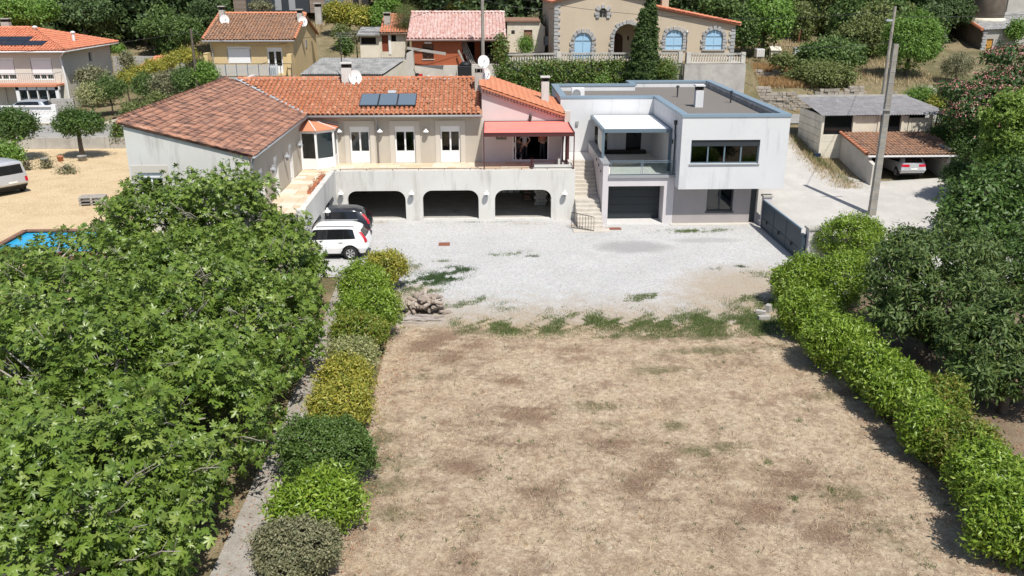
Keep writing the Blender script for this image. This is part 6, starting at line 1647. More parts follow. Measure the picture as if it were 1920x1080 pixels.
def car(name, label, kind, paint, loc, yaw, plate=None, rails=False, group=None):
    """x = 0 is the rear bumper, +x the nose"""
    sp = SPEC[kind]; root = thing(name, label, 'car', (0, 0, 0), group)
    R = []
    for xs_, ws, zs_ in sp['st']:
        R.append([(xs_[j], ws[j], zs_[j]) for j in range(5)] + [(xs_[4] - (0.0), 0.0, zs_[4] + .012)])
    back = [(p[0] - (.05 if j in (1, 2, 3) else .02), 0.0, p[2]) for j, p in enumerate(R[0])]
    front = [(p[0] + .06, 0.0, p[2]) for p in R[-1]]
    R = np.array([back] + R + [front], float)
    nU, nV = len(R), R.shape[1]
    def S(u, v):
        u = np.atleast_1d(np.asarray(u, float)); v = np.atleast_1d(np.asarray(v, float))
        A = _cr(R, u)                      # (n, nV, 3)
        B = np.transpose(A, (1, 0, 2))     # (nV, n, 3)
        i = np.clip(v.astype(int), 0, nV - 2); f = np.clip(v - i, 0, 1)[:, None]; k = np.arange(len(u))
        # smooth between rows
        fs = f
        return B[i, k] * (1 - fs) + B[i + 1, k] * fs
    def grid(u0, u1, v0, v1, nu, nv):
        U_, V_ = np.meshgrid(np.linspace(u0, u1, nu), np.linspace(v0, v1, nv), indexing='ij')
        return S(U_.ravel(), V_.ravel()).reshape(nu, nv, 3)
    def arch(P):
        for xw in sp['wheels']:
            d = np.abs(P[..., 0] - xw); c = np.sqrt(np.maximum(sp['ra'] ** 2 - d ** 2, 0)) + sp['rw']
            side = P[..., 1] > sp['W'] * .6
            P[..., 2] = np.where((d < sp['ra']) & (P[..., 2] < c) & side & (c > P[..., 2]), np.maximum(P[..., 2], c), P[..., 2])
        return P
    Rot = Matrix.Translation(loc) @ Matrix.Rotation(yaw, 4, 'Z')
    Rn = np.array(Rot)
    def put(nm, P, mat, mirror=True, parent=root, flipm=True):
        nu, nv = P.shape[:2]; Vs = []; Fs = []; b = 0
        for s_ in ((1, -1) if mirror else (1,)):
            Q = P.reshape(-1, 3).copy(); Q[:, 1] *= s_; Q[:, 0] -= 0
            Q = Q @ Rn[:3, :3].T + Rn[:3, 3]
            i = np.arange(nu * nv).reshape(nu, nv)
            f = np.stack([i[:-1, :-1], i[1:, :-1], i[1:, 1:], i[:-1, 1:]], -1).reshape(-1, 4)
            if s_ == -1: f = f[:, ::-1]
            Vs.append(Q); Fs.append(f + b); b += len(Q)
        return np_mesh(nm, np.concatenate(Vs), [np.concatenate(Fs)], mat, parent, True)
    body = put('body', arch(grid(0, nU - 1, 0, nV - 1, 110, 41)), M[paint])
    def patch(nm, u0, u1, v0, v1, mat, off=.008, side=None, nu=12, nv=8, parent=root, skew=0.0):
        """piece lying proud of the body surface"""
        U_, V_ = np.meshgrid(np.linspace(u0, u1, nu), np.linspace(v0, v1, nv), indexing='ij')
        U2 = U_ + skew * (V_ - v0) / max(1e-6, v1 - v0)
        P = S(U2.ravel(), V_.ravel()); Pu = S(U2.ravel() + .02, V_.ravel()); Pv = S(U2.ravel(), V_.ravel() + .02)
        n_ = unit(np.cross(Pu - P, Pv - P)); ctr = np.array([sp['L'] / 2, 0, .8]); flip = np.sum(n_ * (P - ctr), 1) < 0; n_[flip] *= -1
        P = (P + n_ * off).reshape(nu, nv, 3)
        if side is None: return put(nm, P, M[mat], True, parent)
        P[..., 1] *= side; return put(nm, P, M[mat], False, parent)
    def u_at(x, v=2.5):
        us = np.linspace(1, nU - 2, 400); xs_ = S(us, np.full(400, v))[:, 0]; return float(np.interp(x, xs_, us))
    wins = {'suv': ((.72, 1.2), (1.22, 2.02), (2.12, 2.86)), 'hatch': ((.62, .98), (1.05, 1.75), (1.83, 2.5)), 'van': ((.35, 1.05), (1.15, 1.95), (2.05, 2.65))}[kind]
    for s_ in (1, -1): patch('window_trim', u_at(wins[0][0] - .02), u_at(wins[2][1] + .02), 2.08, 2.88, 'black_plastic', .004, s_, 40, 8)
    for a, b in wins:
        for s_ in (1, -1): patch('side_window', u_at(a), u_at(b), 2.1, 2.86, 'car_glass', side=s_)
    patch('rear_window', .0, .86, 2.16, 2.9, 'car_glass')
    patch('windscreen', 5.12, 5.9, 2.9, 4.98, 'car_glass') if False else None
    P = grid(5.15, 5.92, 3.05, 5, 10, 12); P[..., 2] += .012; put('windscreen', P, M['car_glass'])
    for s_ in (1, -1):
        if kind == 'suv': patch('tail_lamp', .80, 1.75, 1.65, 2.75, 'tail_red', .014, s_, skew=.15)
        elif kind == 'van': patch('tail_lamp', .85, 1.35, 1.15, 1.75, 'tail_red', .014, s_)
        else: patch('tail_lamp', .45, 1.5, 1.52, 1.9, 'tail_red', .014, s_)
        patch('door_handle', u_at(wins[1][0] + .06, 1.7), u_at(wins[1][0] + .26, 1.7), 1.66, 1.74, 'grey_metal', .02, s_, 4, 3)
    patch('rear_bumper', .0, 1.5, .05, .55, 'black_plastic' if kind != 'hatch' else paint, .012)
    patch('number_plate', .0, .33, 1.12, 1.34, 'plate', .016)
    patch('sill_trim', u_at(sp['wheels'][0] + .48, .3), u_at(sp['wheels'][1] - .48, .3), .0, .16, 'black_plastic', .006)
    def tb(nm, mb, mat, parent=root, smooth=False):
        mb.v = [tuple(Rot @ Vector(v)) for v in mb.v]; return mb.build(nm, M[mat], parent, smooth)
    L = sp['L']
    tb('underbody', MB().box(.35, -.7, .2, L - .4, .7, .72), 'black_plastic')
    for xw in sp['wheels']:
        for s_ in (1, -1):
            r = sp['rw']; y0 = s_ * (sp['W'] - .20); y1 = s_ * (sp['W'] - .015)
            m_ = MB(); N = 24; prof = [(r * .62, y0), (r * .94, y0), (r, y0 + (y1-y0)*.15), (r, y0 + (y1-y0)*.85), (r * .95, y1), (r * .66, y1), (r * .62, y1 - s_ * .03)]
            for k in range(N):
                t = 2*PI*k/N
                for rr, yy in prof: m_.v.append((xw + rr * math.cos(t), yy, r + rr * math.sin(t)))
            q = len(prof)
            for k in range(N):
                for j in range(q - 1): m_.f.append((k*q + j, k*q + j + 1, ((k+1) % N)*q + j + 1, ((k+1) % N)*q + j))
            wo = tb('wheel', m_, 'rubber', root, True)
            m_ = MB(); yy = y1 - s_ * .025
            for k in range(6):
                t = 2*PI*k/6
                for dt in (-.13, .13):
                    a = Vector((xw + r*.1*math.cos(t + dt), yy, r + r*.1*math.sin(t + dt))); b = Vector((xw + r*.62*math.cos(t + dt), yy, r + r*.62*math.sin(t + dt))); m_.bar(a, b, .03, .035)
            ring = [(xw + r*.62*math.cos(2*PI*k/20), yy, r + r*.62*math.sin(2*PI*k/20)) for k in range(21)]
            m_.tube(ring, .018, 5, False); tb('rim', m_, 'alloy', wo)
            m_ = MB(); m_.v = [(xw + r*.6*math.cos(2*PI*k/16), yy - s_*.05, r + r*.6*math.sin(2*PI*k/16)) for k in range(16)]; m_.f = [tuple(range(16))]; tb('brake_disc', m_, 'black_plastic', wo)
    for s_ in (1, -1):
        xm = u_at(wins[2][1] - .05); q = S([xm], [2.1])[0]; m_ = MB(); m_.box(q[0] - .08, s_ * (q[1] + .02) - .09 + s_*.1, q[2] - .02, q[0] + .08, s_ * (q[1] + .02) + .09 + s_*.1, q[2] + .14); tb('mirror', m_, paint if kind != 'van' else 'black_plastic')
    if rails:
        for s_ in (1, -1): tb('roof_rail', MB().bar((.7, s_*.62, sp['st'][2][2][3] + .06), (2.6, s_*.62, sp['st'][3][2][3] + .06), .04, .04), 'grey_metal')
    return root
car('white_suv', 'white SUV parked with its rear to the yard behind the golden bush', 'suv', 'paint_white', (-5.78, 42.95, .01), PI - .02, rails=True)
car('dark_suv', 'dark grey SUV half inside the side garage behind the white SUV', 'suv', 'paint_dark', (-6.1, 46.5, .01), PI + .02)
car('silver_hatchback', 'silver hatchback parked nose-in under the tiled carport', 'hatch', 'paint_silver', (27.95, 54.35, gz(27.9, 55.6) + .06), PI/2 + .03)
car('silver_minivan', 'silver small van parked on the dry lawn at the left edge', 'van', 'paint_silver', (-25.3, 46.75, gz(-26, 47) + .03), PI - .62)
car('blue_silver_car', 'silver-blue hatchback parked in front of the white house', 'hatch', 'paint_blue_silver', (AY(97, 205, 71.6).x, 71.6, 3.0), PI + .02)

# ------------------------------------------------------------------ people
def person(name, label, J, mats, hair='hair'):
    """J: joint positions; one skinned body, clothes by region"""
    order = ['pelvis', 'belly', 'chest', 'neck', 'head', 'crown']
    P = []; E_ = []; Rr = []; reg = []; ix = {}
    def add(n, p, r, g, par=None):
        ix[n] = len(P); P.append(tuple(p)); Rr.append(r); reg.append(g)
        if par is not None: E_.append((ix[par], ix[n]))
    add('pelvis', J['pelvis'], .15, 'leg'); add('belly', J['belly'], .145, 'top', 'pelvis'); add('chest', J['chest'], .165, 'top', 'belly')
    add('neck', J['neck'], .06, 'skin', 'chest'); add('head', J['head'], .095, 'skin', 'neck'); add('crown', J['crown'], .08, 'skin', 'head')
    nose = Vector(J['head']) + Vector(J.get('face', (0, -1, 0))) * .12 - EZ * .01; add('nose', nose, .02, 'skin', 'head')
    for s_ in 'LR':
        add('sh' + s_, J['sh' + s_], .075, 'top', 'chest'); add('el' + s_, J['el' + s_], .05, J.get('fore', 'skin'), 'sh' + s_); add('wr' + s_, J['wr' + s_], .034, 'skin', 'el' + s_)
        d = (Vector(J['wr' + s_]) - Vector(J['el' + s_])).normalized(); a = d.cross(EY); a = a.normalized() if a.length > .1 else EX
        pm_ = Vector(J['wr' + s_]) + d * .08; add('palm' + s_, pm_, .032, 'skin', 'wr' + s_)
        for k in range(4):
            f1 = pm_ + a * (k - 1.5) * .022 + d * (.045 if k in (0, 3) else .055); add('f%d%s' % (k, s_), f1, .009, 'skin', 'palm' + s_); add('g%d%s' % (k, s_), f1 + d * .03 - EY * .012, .008, 'skin', 'f%d%s' % (k, s_))
        add('th' + s_, Vector(J['wr' + s_]) + d * .05 + a * .045, .011, 'skin', 'palm' + s_)
        add('hip' + s_, J['hip' + s_], .105, 'leg', 'pelvis'); add('kn' + s_, J['kn' + s_], .07, 'leg', 'hip' + s_); add('an' + s_, J['an' + s_], .048, 'leg', 'kn' + s_); add('toe' + s_, J['toe' + s_], .04, 'shoe', 'an' + s_)
    me = bpy.data.meshes.new(name); me.from_pydata(P, E_, [])
    o = link(name, me); sk = o.modifiers.new('skin', 'SKIN'); sk.use_smooth_shade = True
    for i, v in enumerate(me.skin_vertices[0].data): v.radius = (Rr[i], Rr[i] * (.78 if reg[i] == 'top' else 1)); v.use_root = (i == 0)
    o.modifiers.new('sub', 'SUBSURF').levels = 1
    dg = bpy.context.evaluated_depsgraph_get(); m2 = bpy.data.meshes.new_from_object(o.evaluated_get(dg))
    o.modifiers.clear(); o.data = m2
    keys = ['skin', 'top', 'leg', 'shoe']; m2.materials.clear()
    for k in keys: m2.materials.append(M[mats.get(k, 'skin')])
    A = np.array(P); segs = [(A[a], A[b], reg[b], reg[a]) for a, b in E_]
    for pl in m2.polygons:
        c = np.array(pl.center); best = (9, 'skin')
        for a, b, g, gp in segs:
            ab = b - a; t = np.clip(np.dot(c - a, ab) / max(1e-9, np.dot(ab, ab)), 0, 1); dd = np.linalg.norm(c - a - ab * t)
            if dd < best[0]: best = (dd, gp if (g == 'skin' and gp == 'top' and t < .6) else g)
        pl.material_index = keys.index(best[1]) if best[1] in keys else 0
    hd = Vector(J['crown']); fc = Vector(J.get('face', (0, -1, 0)))
    m_ = MB(); m_.lathe([(.085, -.10), (.108, -.02), (.10, .05), (.05, .10)], (0, 0, 0), 10); m_.v = [tuple(Vector(v) + hd - fc * .025) for v in m_.v]; m_.build('hair', M[hair], o, True)
    tag(o, label, 'person')
    return o
def standing(x, y, z, lean=0.0, arms='down', h=1.72, face=(0, -1, 0)):
    k = h / 1.72; v = lambda a, b, c: (x + a * k, y + b * k, z + c * k)
    J = dict(pelvis=v(0, 0, .95), belly=v(0, 0, 1.10), chest=v(0, .0, 1.30), neck=v(0, 0, 1.47), head=v(0, -.02, 1.58), crown=v(0, 0, 1.65), face=face)
    for s_, n in ((-1, 'L'), (1, 'R')):
        J['sh' + n] = v(s_*.19, 0, 1.40); J['hip' + n] = v(s_*.09, 0, .88); J['kn' + n] = v(s_*.11, -.02, .48); J['an' + n] = v(s_*.12, .02, .08); J['toe' + n] = v(s_*.14, -.14, .04)
        if arms == 'down': J['el' + n] = v(s_*.27, .02, 1.12); J['wr' + n] = v(s_*.26, -.06, .88)
        elif arms == 'fold': J['el' + n] = v(s_*.25, -.05, 1.12); J['wr' + n] = v(-s_*.06, -.22, 1.14)
        elif arms == 'hip': J['el' + n] = v(s_*.34, .06, 1.14); J['wr' + n] = v(s_*.20, .0, .97)
    return J
fz = ZT + .095
person('person', 'person in a pale grey-blue shirt standing in the open terrace doorway', standing(2.62, 52.95, fz, arms='hip'), {'skin': 'skin', 'top': 'shirt_grey', 'leg': 'trouser', 'shoe': 'black_plastic'})
person('person', 'person in a coral top with folded arms at the right side of the terrace doorway', standing(3.72, 52.9, fz, arms='fold', h=1.68), {'skin': 'skin', 'top': 'shirt_red', 'leg': 'trouser', 'shoe': 'black_plastic'})
x, y, z = 2.22, 53.0, fz
J = dict(pelvis=(x, y, z + .52), belly=(x, y - .02, z + .68), chest=(x, y - .02, z + .88), neck=(x, y - .03, z + 1.05), head=(x, y - .06, z + 1.15), crown=(x, y - .05, z + 1.22))
for s_, n in ((-1, 'L'), (1, 'R')):
    J['sh' + n] = (x + s_*.18, y, z + .97); J['el' + n] = (x + s_*.25, y - .08, z + .72); J['wr' + n] = (x + s_*.16, y - .3, z + .62)
    J['hip' + n] = (x + s_*.1, y - .04, z + .50); J['kn' + n] = (x + s_*.13, y - .42, z + .50); J['an' + n] = (x + s_*.13, y - .42, z + .10); J['toe' + n] = (x + s_*.14, y - .56, z + .05)
person('person', 'person in dark clothes seated low in the terrace doorway', J, {'skin': 'skin', 'top': 'shirt_dark', 'leg': 'trouser', 'shoe': 'shirt_white'})
wc = thing('chair', 'dark seat under the seated person in the terrace doorway', 'chair', (x, y, z))
MB().box(x - .24, y - .22, z + .34, x + .24, y + .22, z + .40).build('seat', M['black_plastic'], wc); MB().box(x - .24, y + .20, z + .40, x + .24, y + .25, z + .9).build('backrest', M['black_plastic'], wc)
for sx in (-.2, .2):
    for sy in (-.18, .2): MB().box(x + sx - .02, y + sy - .02, z, x + sx + .02, y + sy + .02, z + .34).build('leg', M['grey_metal'], wc)
# worker bending on the porch of the brick house
wx = AY(868, 118, 77).x; wy = 77.0; wz = ZO + .055
J = dict(pelvis=(wx - .1, wy, wz + .88), belly=(wx + .06, wy - .02, wz + .98), chest=(wx + .24, wy - .04, wz + 1.04), neck=(wx + .40, wy - .05, wz + 1.06), head=(wx + .52, wy - .06, wz + 1.04), crown=(wx + .58, wy - .06, wz + 1.06), face=(.6, -.5, -.4))
for s_, n in ((-1, 'L'), (1, 'R')):
    J['sh' + n] = (wx + .32, wy + s_*.18, wz + 1.04); J['el' + n] = (wx + .34, wy + s_*.2, wz + .76); J['wr' + n] = (wx + .42, wy + s_*.12, wz + .54)
    J['hip' + n] = (wx - .1, wy + s_*.1, wz + .82); J['kn' + n] = (wx + .02, wy + s_*.12, wz + .46); J['an' + n] = (wx - .06, wy + s_*.12, wz + .08); J['toe' + n] = (wx + .1, wy + s_*.13, wz + .04)
person('person', 'worker in a white shirt bending over on the porch of the brick house', J, {'skin': 'skin', 'top': 'shirt_white', 'leg': 'wood_grey', 'shoe': 'black_plastic'})

# ------------------------------------------------------------------ poles and cables
def pole_thing(name, label, x, y, z0, z1, r0, r1, mat, square=False):
    t = thing(name, label, 'pole', (x, y, z0)); m_ = MB()
    if square:
        m_.v = [(x + sx*rr*1.0, y + sy*rr*.75, zz) for zz, rr in ((z0 - .3, r0), (z1, r1)) for sx, sy in ((-1, -1), (1, -1), (1, 1), (-1, 1))]
        m_.f = [(0, 3, 2, 1), (4, 5, 6, 7), (0, 1, 5, 4), (1, 2, 6, 5), (2, 3, 7, 6), (3, 0, 4, 7)]
    else: m_.tube([(x, y, z0 - .3), (x, y, z1)], [r0, r1], 10)
    m_.build('shaft', M[mat], t)
    return t
np_ = pole_thing('utility_pole', 'tall square concrete utility pole standing in the driveway behind the hedge', 22.87, 48.6, .3, 10.1, .20, .13, 'pole_concrete', True)
for k in range(15):
    zz = .8 + k * .6; r = .20 - .07 * (zz / 10); MB().box(22.87 - r - .012, 48.6 - r*.75 - .012, zz, 22.87 + r + .012, 48.6 + r*.75 + .012, zz + .035).build('band', M['grey_metal'], np_)
q = AY(1690, 215, 48.4); MB().bar((22.4, 48.4, 6.55), (23.7, 48.4, 6.5), .06, .06).build('crossarm', M['grey_metal'], np_)
fx = AY(1661, 140, 66.0)
fpz = AY(1677, 12, 66).z; fpx = (AY(1677, 12, 66).x + AY(1656, 185, 66).x) / 2
fp_ = pole_thing('street_lamp_pole', 'tall thin wooden pole with a small street lamp behind the concrete pole', fpx, 66.0, 3.0, fpz, .15, .10, 'pole_wood')
lq = AY(1667, 38, 65.7); ll = MB(); ll.tube([(fpx, 66, lq.z - .5), (fpx - .2, 65.8, lq.z - .1), (fpx - .45, 65.6, lq.z)], .03, 6); ll.build('lamp_arm', M['grey_metal'], fp_); MB().box(fpx - .75, 65.45, lq.z - .06, fpx - .3, 65.7, lq.z + .07).build('lamp_head', M['flashing'], fp_)
lpx = AY(363, 100, 68.0).x
lp_ = pole_thing('utility_pole', 'slim dark wooden pole behind the lichen covered roof', lpx, 68.0, 3.0, AY(356, 54, 68).z, .11, .08, 'bark')
op_ = pole_thing('utility_pole', 'grey concrete pole in front of the brick house porch', AY(905, 60, 73.2).x, 73.2, 5.0, 13.6, .16, .13, 'pole_concrete')
am = pole_thing('antenna_mast', 'thin dark mast beside the ochre house above the corrugated shed', AY(640, 110, 64.9).x, 64.9, 4.0, AY(638, 60, 64.9).z, .04, .035, 'dark_iron')
for k in range(3): MB().bar((AY(640, 110, 64.9).x - .3, 64.9, AY(638, 62 + 4*k, 64.9).z), (AY(640, 110, 64.9).x + .9, 64.9, AY(638, 62 + 4*k, 64.9).z), .015, .015).build('antenna_arm', M['grey_metal'], am)
def cable(p, q, sag, label):
    p = Vector(p); q = Vector(q); pts = [p.lerp(q, k / 24) - EZ * sag * 4 * (k / 24) * (1 - k / 24) for k in range(25)]
    o = MB().tube(pts, .016, 5).build('overhead_cable', M['cable'], None, fix=False); tag(o, label, 'cable'); return o
ftop = Vector((fpx, 66, fpz - .3)); otop = Vector((AY(905, 60, 73.2).x, 73.2, 12.6)); ltop = Vector((lpx, 68, AY(356, 54, 68).z - .2))
cable(ftop, otop, 1.2, 'overhead cable from the street lamp pole across the villa to the concrete pole')
cable(ftop - EZ * 2.2, (23, 70.4, 8.6), .3, 'lower cable from the street lamp pole to the villa terrace')
cable(ftop - EZ * .4, (60, 74, 12.4), .6, 'overhead cable from the street lamp pole to the right edge')
cable(otop, (-14.6, 74, 9.0), .6, 'overhead cable from the concrete pole down to the ochre house')
cable(otop - EZ * .6, (6.0, 74, 11.3), .25, 'short cable from the concrete pole to the villa corner')
cable(ltop, (-14.9, 69.6, 8.9), .5, 'cable from the slim dark pole along the front of the ochre house')
cable(ltop, (-52, 74, 8.0), .8, 'cable from the slim dark pole across the white house to the left edge')
cable((22.87, 48.6, 9.9), ftop - EZ * 1.5, .3, 'short cable linking the concrete pole to the street lamp pole')

# ------------------------------------------------------------------ small things in the yard and the field
log_me = []
for k in range(4):
    m_ = MB(); a = random.uniform(.06, .09); prof = [(a*math.cos(t), a*math.sin(t) * random.uniform(.7, 1.1)) for t in (np.array([0, .7, 1.5, 2.3, 3.14]) if k % 2 else np.linspace(0, 2*PI, 8, endpoint=False))]
    L = random.uniform(.38, .5); m_.prism([Vector((-L/2, p[0], p[1])) for p in prof], (L, 0, 0)); me = m_.mesh('firewood_log'); me.materials.append(M['log_wood']); log_me.append(me)
for k in range(80):
    o = link('firewood_log', log_me[k % 4]); lay = k // 20
    px_, py_ = random.gauss(0, .58 - .10 * lay), random.gauss(0, .32 - .05 * lay); o.location = (-2.55 + np.clip(px_, -.95, .95), 34.6 + np.clip(py_, -.5, .5), .08 + lay * .15 + max(0, .16 - .16 * abs(px_)) )
    o.rotation_euler = (random.uniform(0, 6.28), random.uniform(-.5, .5), random.uniform(0, PI)); s_ = random.uniform(1.0, 1.4); o.scale = (s_, s_, s_)
    tag(o, 'split grey firewood log in the heap beside the left hedge', 'log', 'firewood heap beside the left hedge')
st_me = []
for k in range(3):
    m_ = MB(); L = random.uniform(1.0, 1.7); m_.tube([(-L/2, 0, 0), (-L/6, random.uniform(-.05, .05), .03), (L/5, random.uniform(-.05, .05), 0), (L/2, random.uniform(-.08, .08), .02)], [.022, .02, .016, .01], 6); me = m_.mesh('dry_stick'); me.materials.append(M['twig']); st_me.append(me)
for k in range(26):
    o = link('dry_stick', st_me[k % 3]); o.location = (-2.7 + random.gauss(0, .22), 33.72 + random.gauss(0, .16), .03 + .012 * (k % 8)); o.rotation_euler = (random.random(), random.uniform(-.05, .05), random.gauss(0, .16))
    tag(o, 'dry grey stick in the bundle in front of the firewood heap', 'stick', 'bundle of sticks by the firewood')
q = AZ(833, 458, .01); mm = MB(); mm.box(q.x - .3, q.y - .3, .0, q.x + .3, q.y + .3, .03); tag(mm.build('manhole_cover', M['rust']), 'small square rusty manhole cover in the white gravel', 'manhole cover')
q = AZ(1150, 429, .01); mm = MB(); mm.box(q.x - .45, q.y - .22, .0, q.x + .45, q.y + .22, .035); tag(mm.build('doormat', M['rust'], bevel=.01), 'red-brown mat on the ground at the foot of the stairs', 'mat')
cb = [AZ(1432, 600, 0), AZ(1426, 590, 0), AZ(1440, 585, 0)]
for (q, s_, r_, lab) in ((cb[0], (.5, .22, .2), .1, 'pale concrete block lying at the foot of the right hedge'), (cb[1], (.4, .2, .2), -.5, 'grey concrete block tilted behind the pale one by the right hedge'), (cb[2], (.3, .22, .34), .9, 'upright dark block against the right hedge')):
    m_ = MB(); m_.box(-s_[0]/2, -s_[1]/2, 0, s_[0]/2, s_[1]/2, s_[2]); o = m_.build('concrete_block', M['block_grey'], bevel=.015); o.location = (q.x, q.y, .0); o.rotation_euler = (0, 0, r_); tag(o, lab, 'block')
# left lawn: pool, pallets, pots
pz = gz(-21, 40)
pl_ = thing('garden_pool', 'wood-rimmed blue garden pool half hidden behind the fig foliage', 'pool', (-21.5, 39, pz))
A_ = [AZ(-30, 466, pz + .5), AZ(50, 432, pz + .5), AZ(150, 420, pz + .5), AZ(95, 462, pz + .5)]
c0 = Vector((-24.0, 36.8, 0)); pxs = (-20.5, -15.5); pys = (34.6, 38.1)
for a, b in (((pxs[0], pys[0]), (pxs[1], pys[0])), ((pxs[0], pys[1]), (pxs[1], pys[1])), ((pxs[0], pys[0]), (pxs[0], pys[1])), ((pxs[1], pys[0]), (pxs[1], pys[1]))):
    MB().bar((*a, pz + .42), (*b, pz + .42), .22, .06).build('rim_board', M['wood_brown'], pl_); MB().bar((*a, pz + .18), (*b, pz + .18), .06, .42).build('side_board', M['wood_brown'], pl_)
MB().box(pxs[0] + .1, pys[0] + .1, pz + .1, pxs[1] - .1, pys[1] - .1, pz + .33).build('water', M['pool_water'], pl_)
q = AZ(168, 386, pz)
pal = thing('pallet_stack', 'stack of weathered wooden pallets on the dry lawn beside the white gable', 'pallets', (q.x, q.y, pz))
R_ = Matrix.Translation((q.x + .1, q.y + .3, gz(q.x, q.y))) @ Matrix.Rotation(.15, 4, 'Z')
for lv in range(3):
    z0 = lv * .16
    for sx in (-.55, 0, .55):
        m_ = MB(); m_.box(sx - .05, -.4, z0 + .0, sx + .05, .4, z0 + .11); m_.v = [tuple(R_ @ Vector(v)) for v in m_.v]; m_.build('bearer', M['wood_grey'], pal)
    for k in range(6):
        m_ = MB(); m_.box(-.62, -.4 + k*.14, z0 + .112, .62, -.4 + k*.14 + .10, z0 + .132); m_.v = [tuple(R_ @ Vector(v)) for v in m_.v]; m_.build('board', M['wood_grey'], pal)
def pot(px, py, mat, lab, r=.25, plant_=None):
    q = AZ(px, py, pz); o = MB().lathe([(r*.75, 0), (r, .32), (r*1.08, .34), (r*.95, .36), (r*.9, .3)], (q.x, q.y, gz(q.x, q.y)), 12).build('plant_pot', M[mat], None, True); tag(o, lab, 'pot')
pot(84, 307, 'fibre_cement', 'small dark grey pot on the dry lawn beside a dry shrub'); pot(114, 303, 'terracotta', 'small terracotta pot lying on the dry lawn', .2); pot(155, 302, 'fibre_cement', 'grey basin under the small round tree on the dry lawn', .3)
bq = MB(); q = AZ(195, 272, pz); bq.box(q.x - 1, q.y - .1, pz, q.x + 1, q.y + .1, pz + .12); tag(bq.build('pale_plank', M['concrete_light']), 'pale plank lying along the foot of the roadside wall', 'plank')
# white sun lounger on the hill
q = AY(234, 60, 104); z0 = gz(q.x, 104)
lg = thing('sun_lounger', 'white plastic sun lounger on the dry hillside above the white house', 'lounger', (q.x, 104, z0))
zs_ = q.z
MB().bar((q.x - .95, 104, zs_), (q.x + .5, 104, zs_), .65, .07).build('seat', M['lounger'], lg); MB().bar((q.x + .5, 104, zs_), (q.x + .95, 104, zs_ + .55), .65, .07).build('backrest', M['lounger'], lg)
for dx in (-.85, .4):
    for dy in (-.27, .27): MB().bar((q.x + dx, 104 + dy, zs_ - .75), (q.x + dx, 104 + dy, zs_), .06, .06).build('leg', M['lounger'], lg)
# flower troughs along the terrace wall
for k in range(3):
    y0 = 44.2 + k * 1.6; t = thing('flower_trough', ['reddish flower trough nearest the fig on the terrace side wall', 'middle reddish flower trough along the terrace side wall', 'reddish flower trough nearest the conservatory on the terrace side wall'][k], 'trough', (-8.95, y0, 2.95))
    MB().box(-9.08, y0, 2.95, -8.84, y0 + .9, 3.12).build('trough', M['terracotta'], t)
    (V, F), _ = foliage([((-8.95, y0 + .45, 3.15), (.14, .45, .14))], 90, .09, 'oval', clump=3, spread=.04, inner=0); np_mesh('flowers', V, [F], M['dead_leaf'], t)
# stored things in the third garage
sh = thing('storage_shelf', 'dark shelf with boxes at the back of the right garage arch', 'shelf', (2.9, 54.4, 0))
for z in (.1, .55, 1.0, 1.45): MB().box(2.6, 54.2, z, 3.2, 54.7, z + .04).build('shelf_board', M['wood_grey'], sh)
for x in (2.6, 3.16):
    for y in (54.2, 54.66): MB().box(x, y, .02, x + .04, y + .04, 1.5).build('upright', M['dark_iron'], sh)
bk = MB().lathe([(.13, 0), (.17, .3), (.18, .31)], (2.8, 54.4, 1.04), 10).build('yellow_bucket', M['yellow_plastic'], None, True); tag(bk, 'yellow bucket on the shelf in the right garage arch', 'bucket')
for k, (z, w) in enumerate(((.14, .4), (.59, .3))):
    o = MB().box(2.68, 54.25, z, 2.68 + w, 54.6, z + .3).build('cardboard_box', M['wood_brown'], None, bevel=.01); tag(o, ['brown box on the lowest shelf in the right garage', 'brown box on the middle shelf in the right garage'][k], 'box')
for k in range(4):
    o = MB().bar((1.05 + k * .42, 56.6, .03), (1.05 + k * .42, 57.3, 1.75), .34, .05).build('plasterboard_sheet', M['white_pvc'], None); tag(o, ['leftmost pale panel leaning on the back wall of the right garage', 'second pale panel from the left at the back of the right garage', 'third pale panel from the left at the back of the right garage', 'rightmost pale panel leaning on the back wall of the right garage'][k], 'panel')
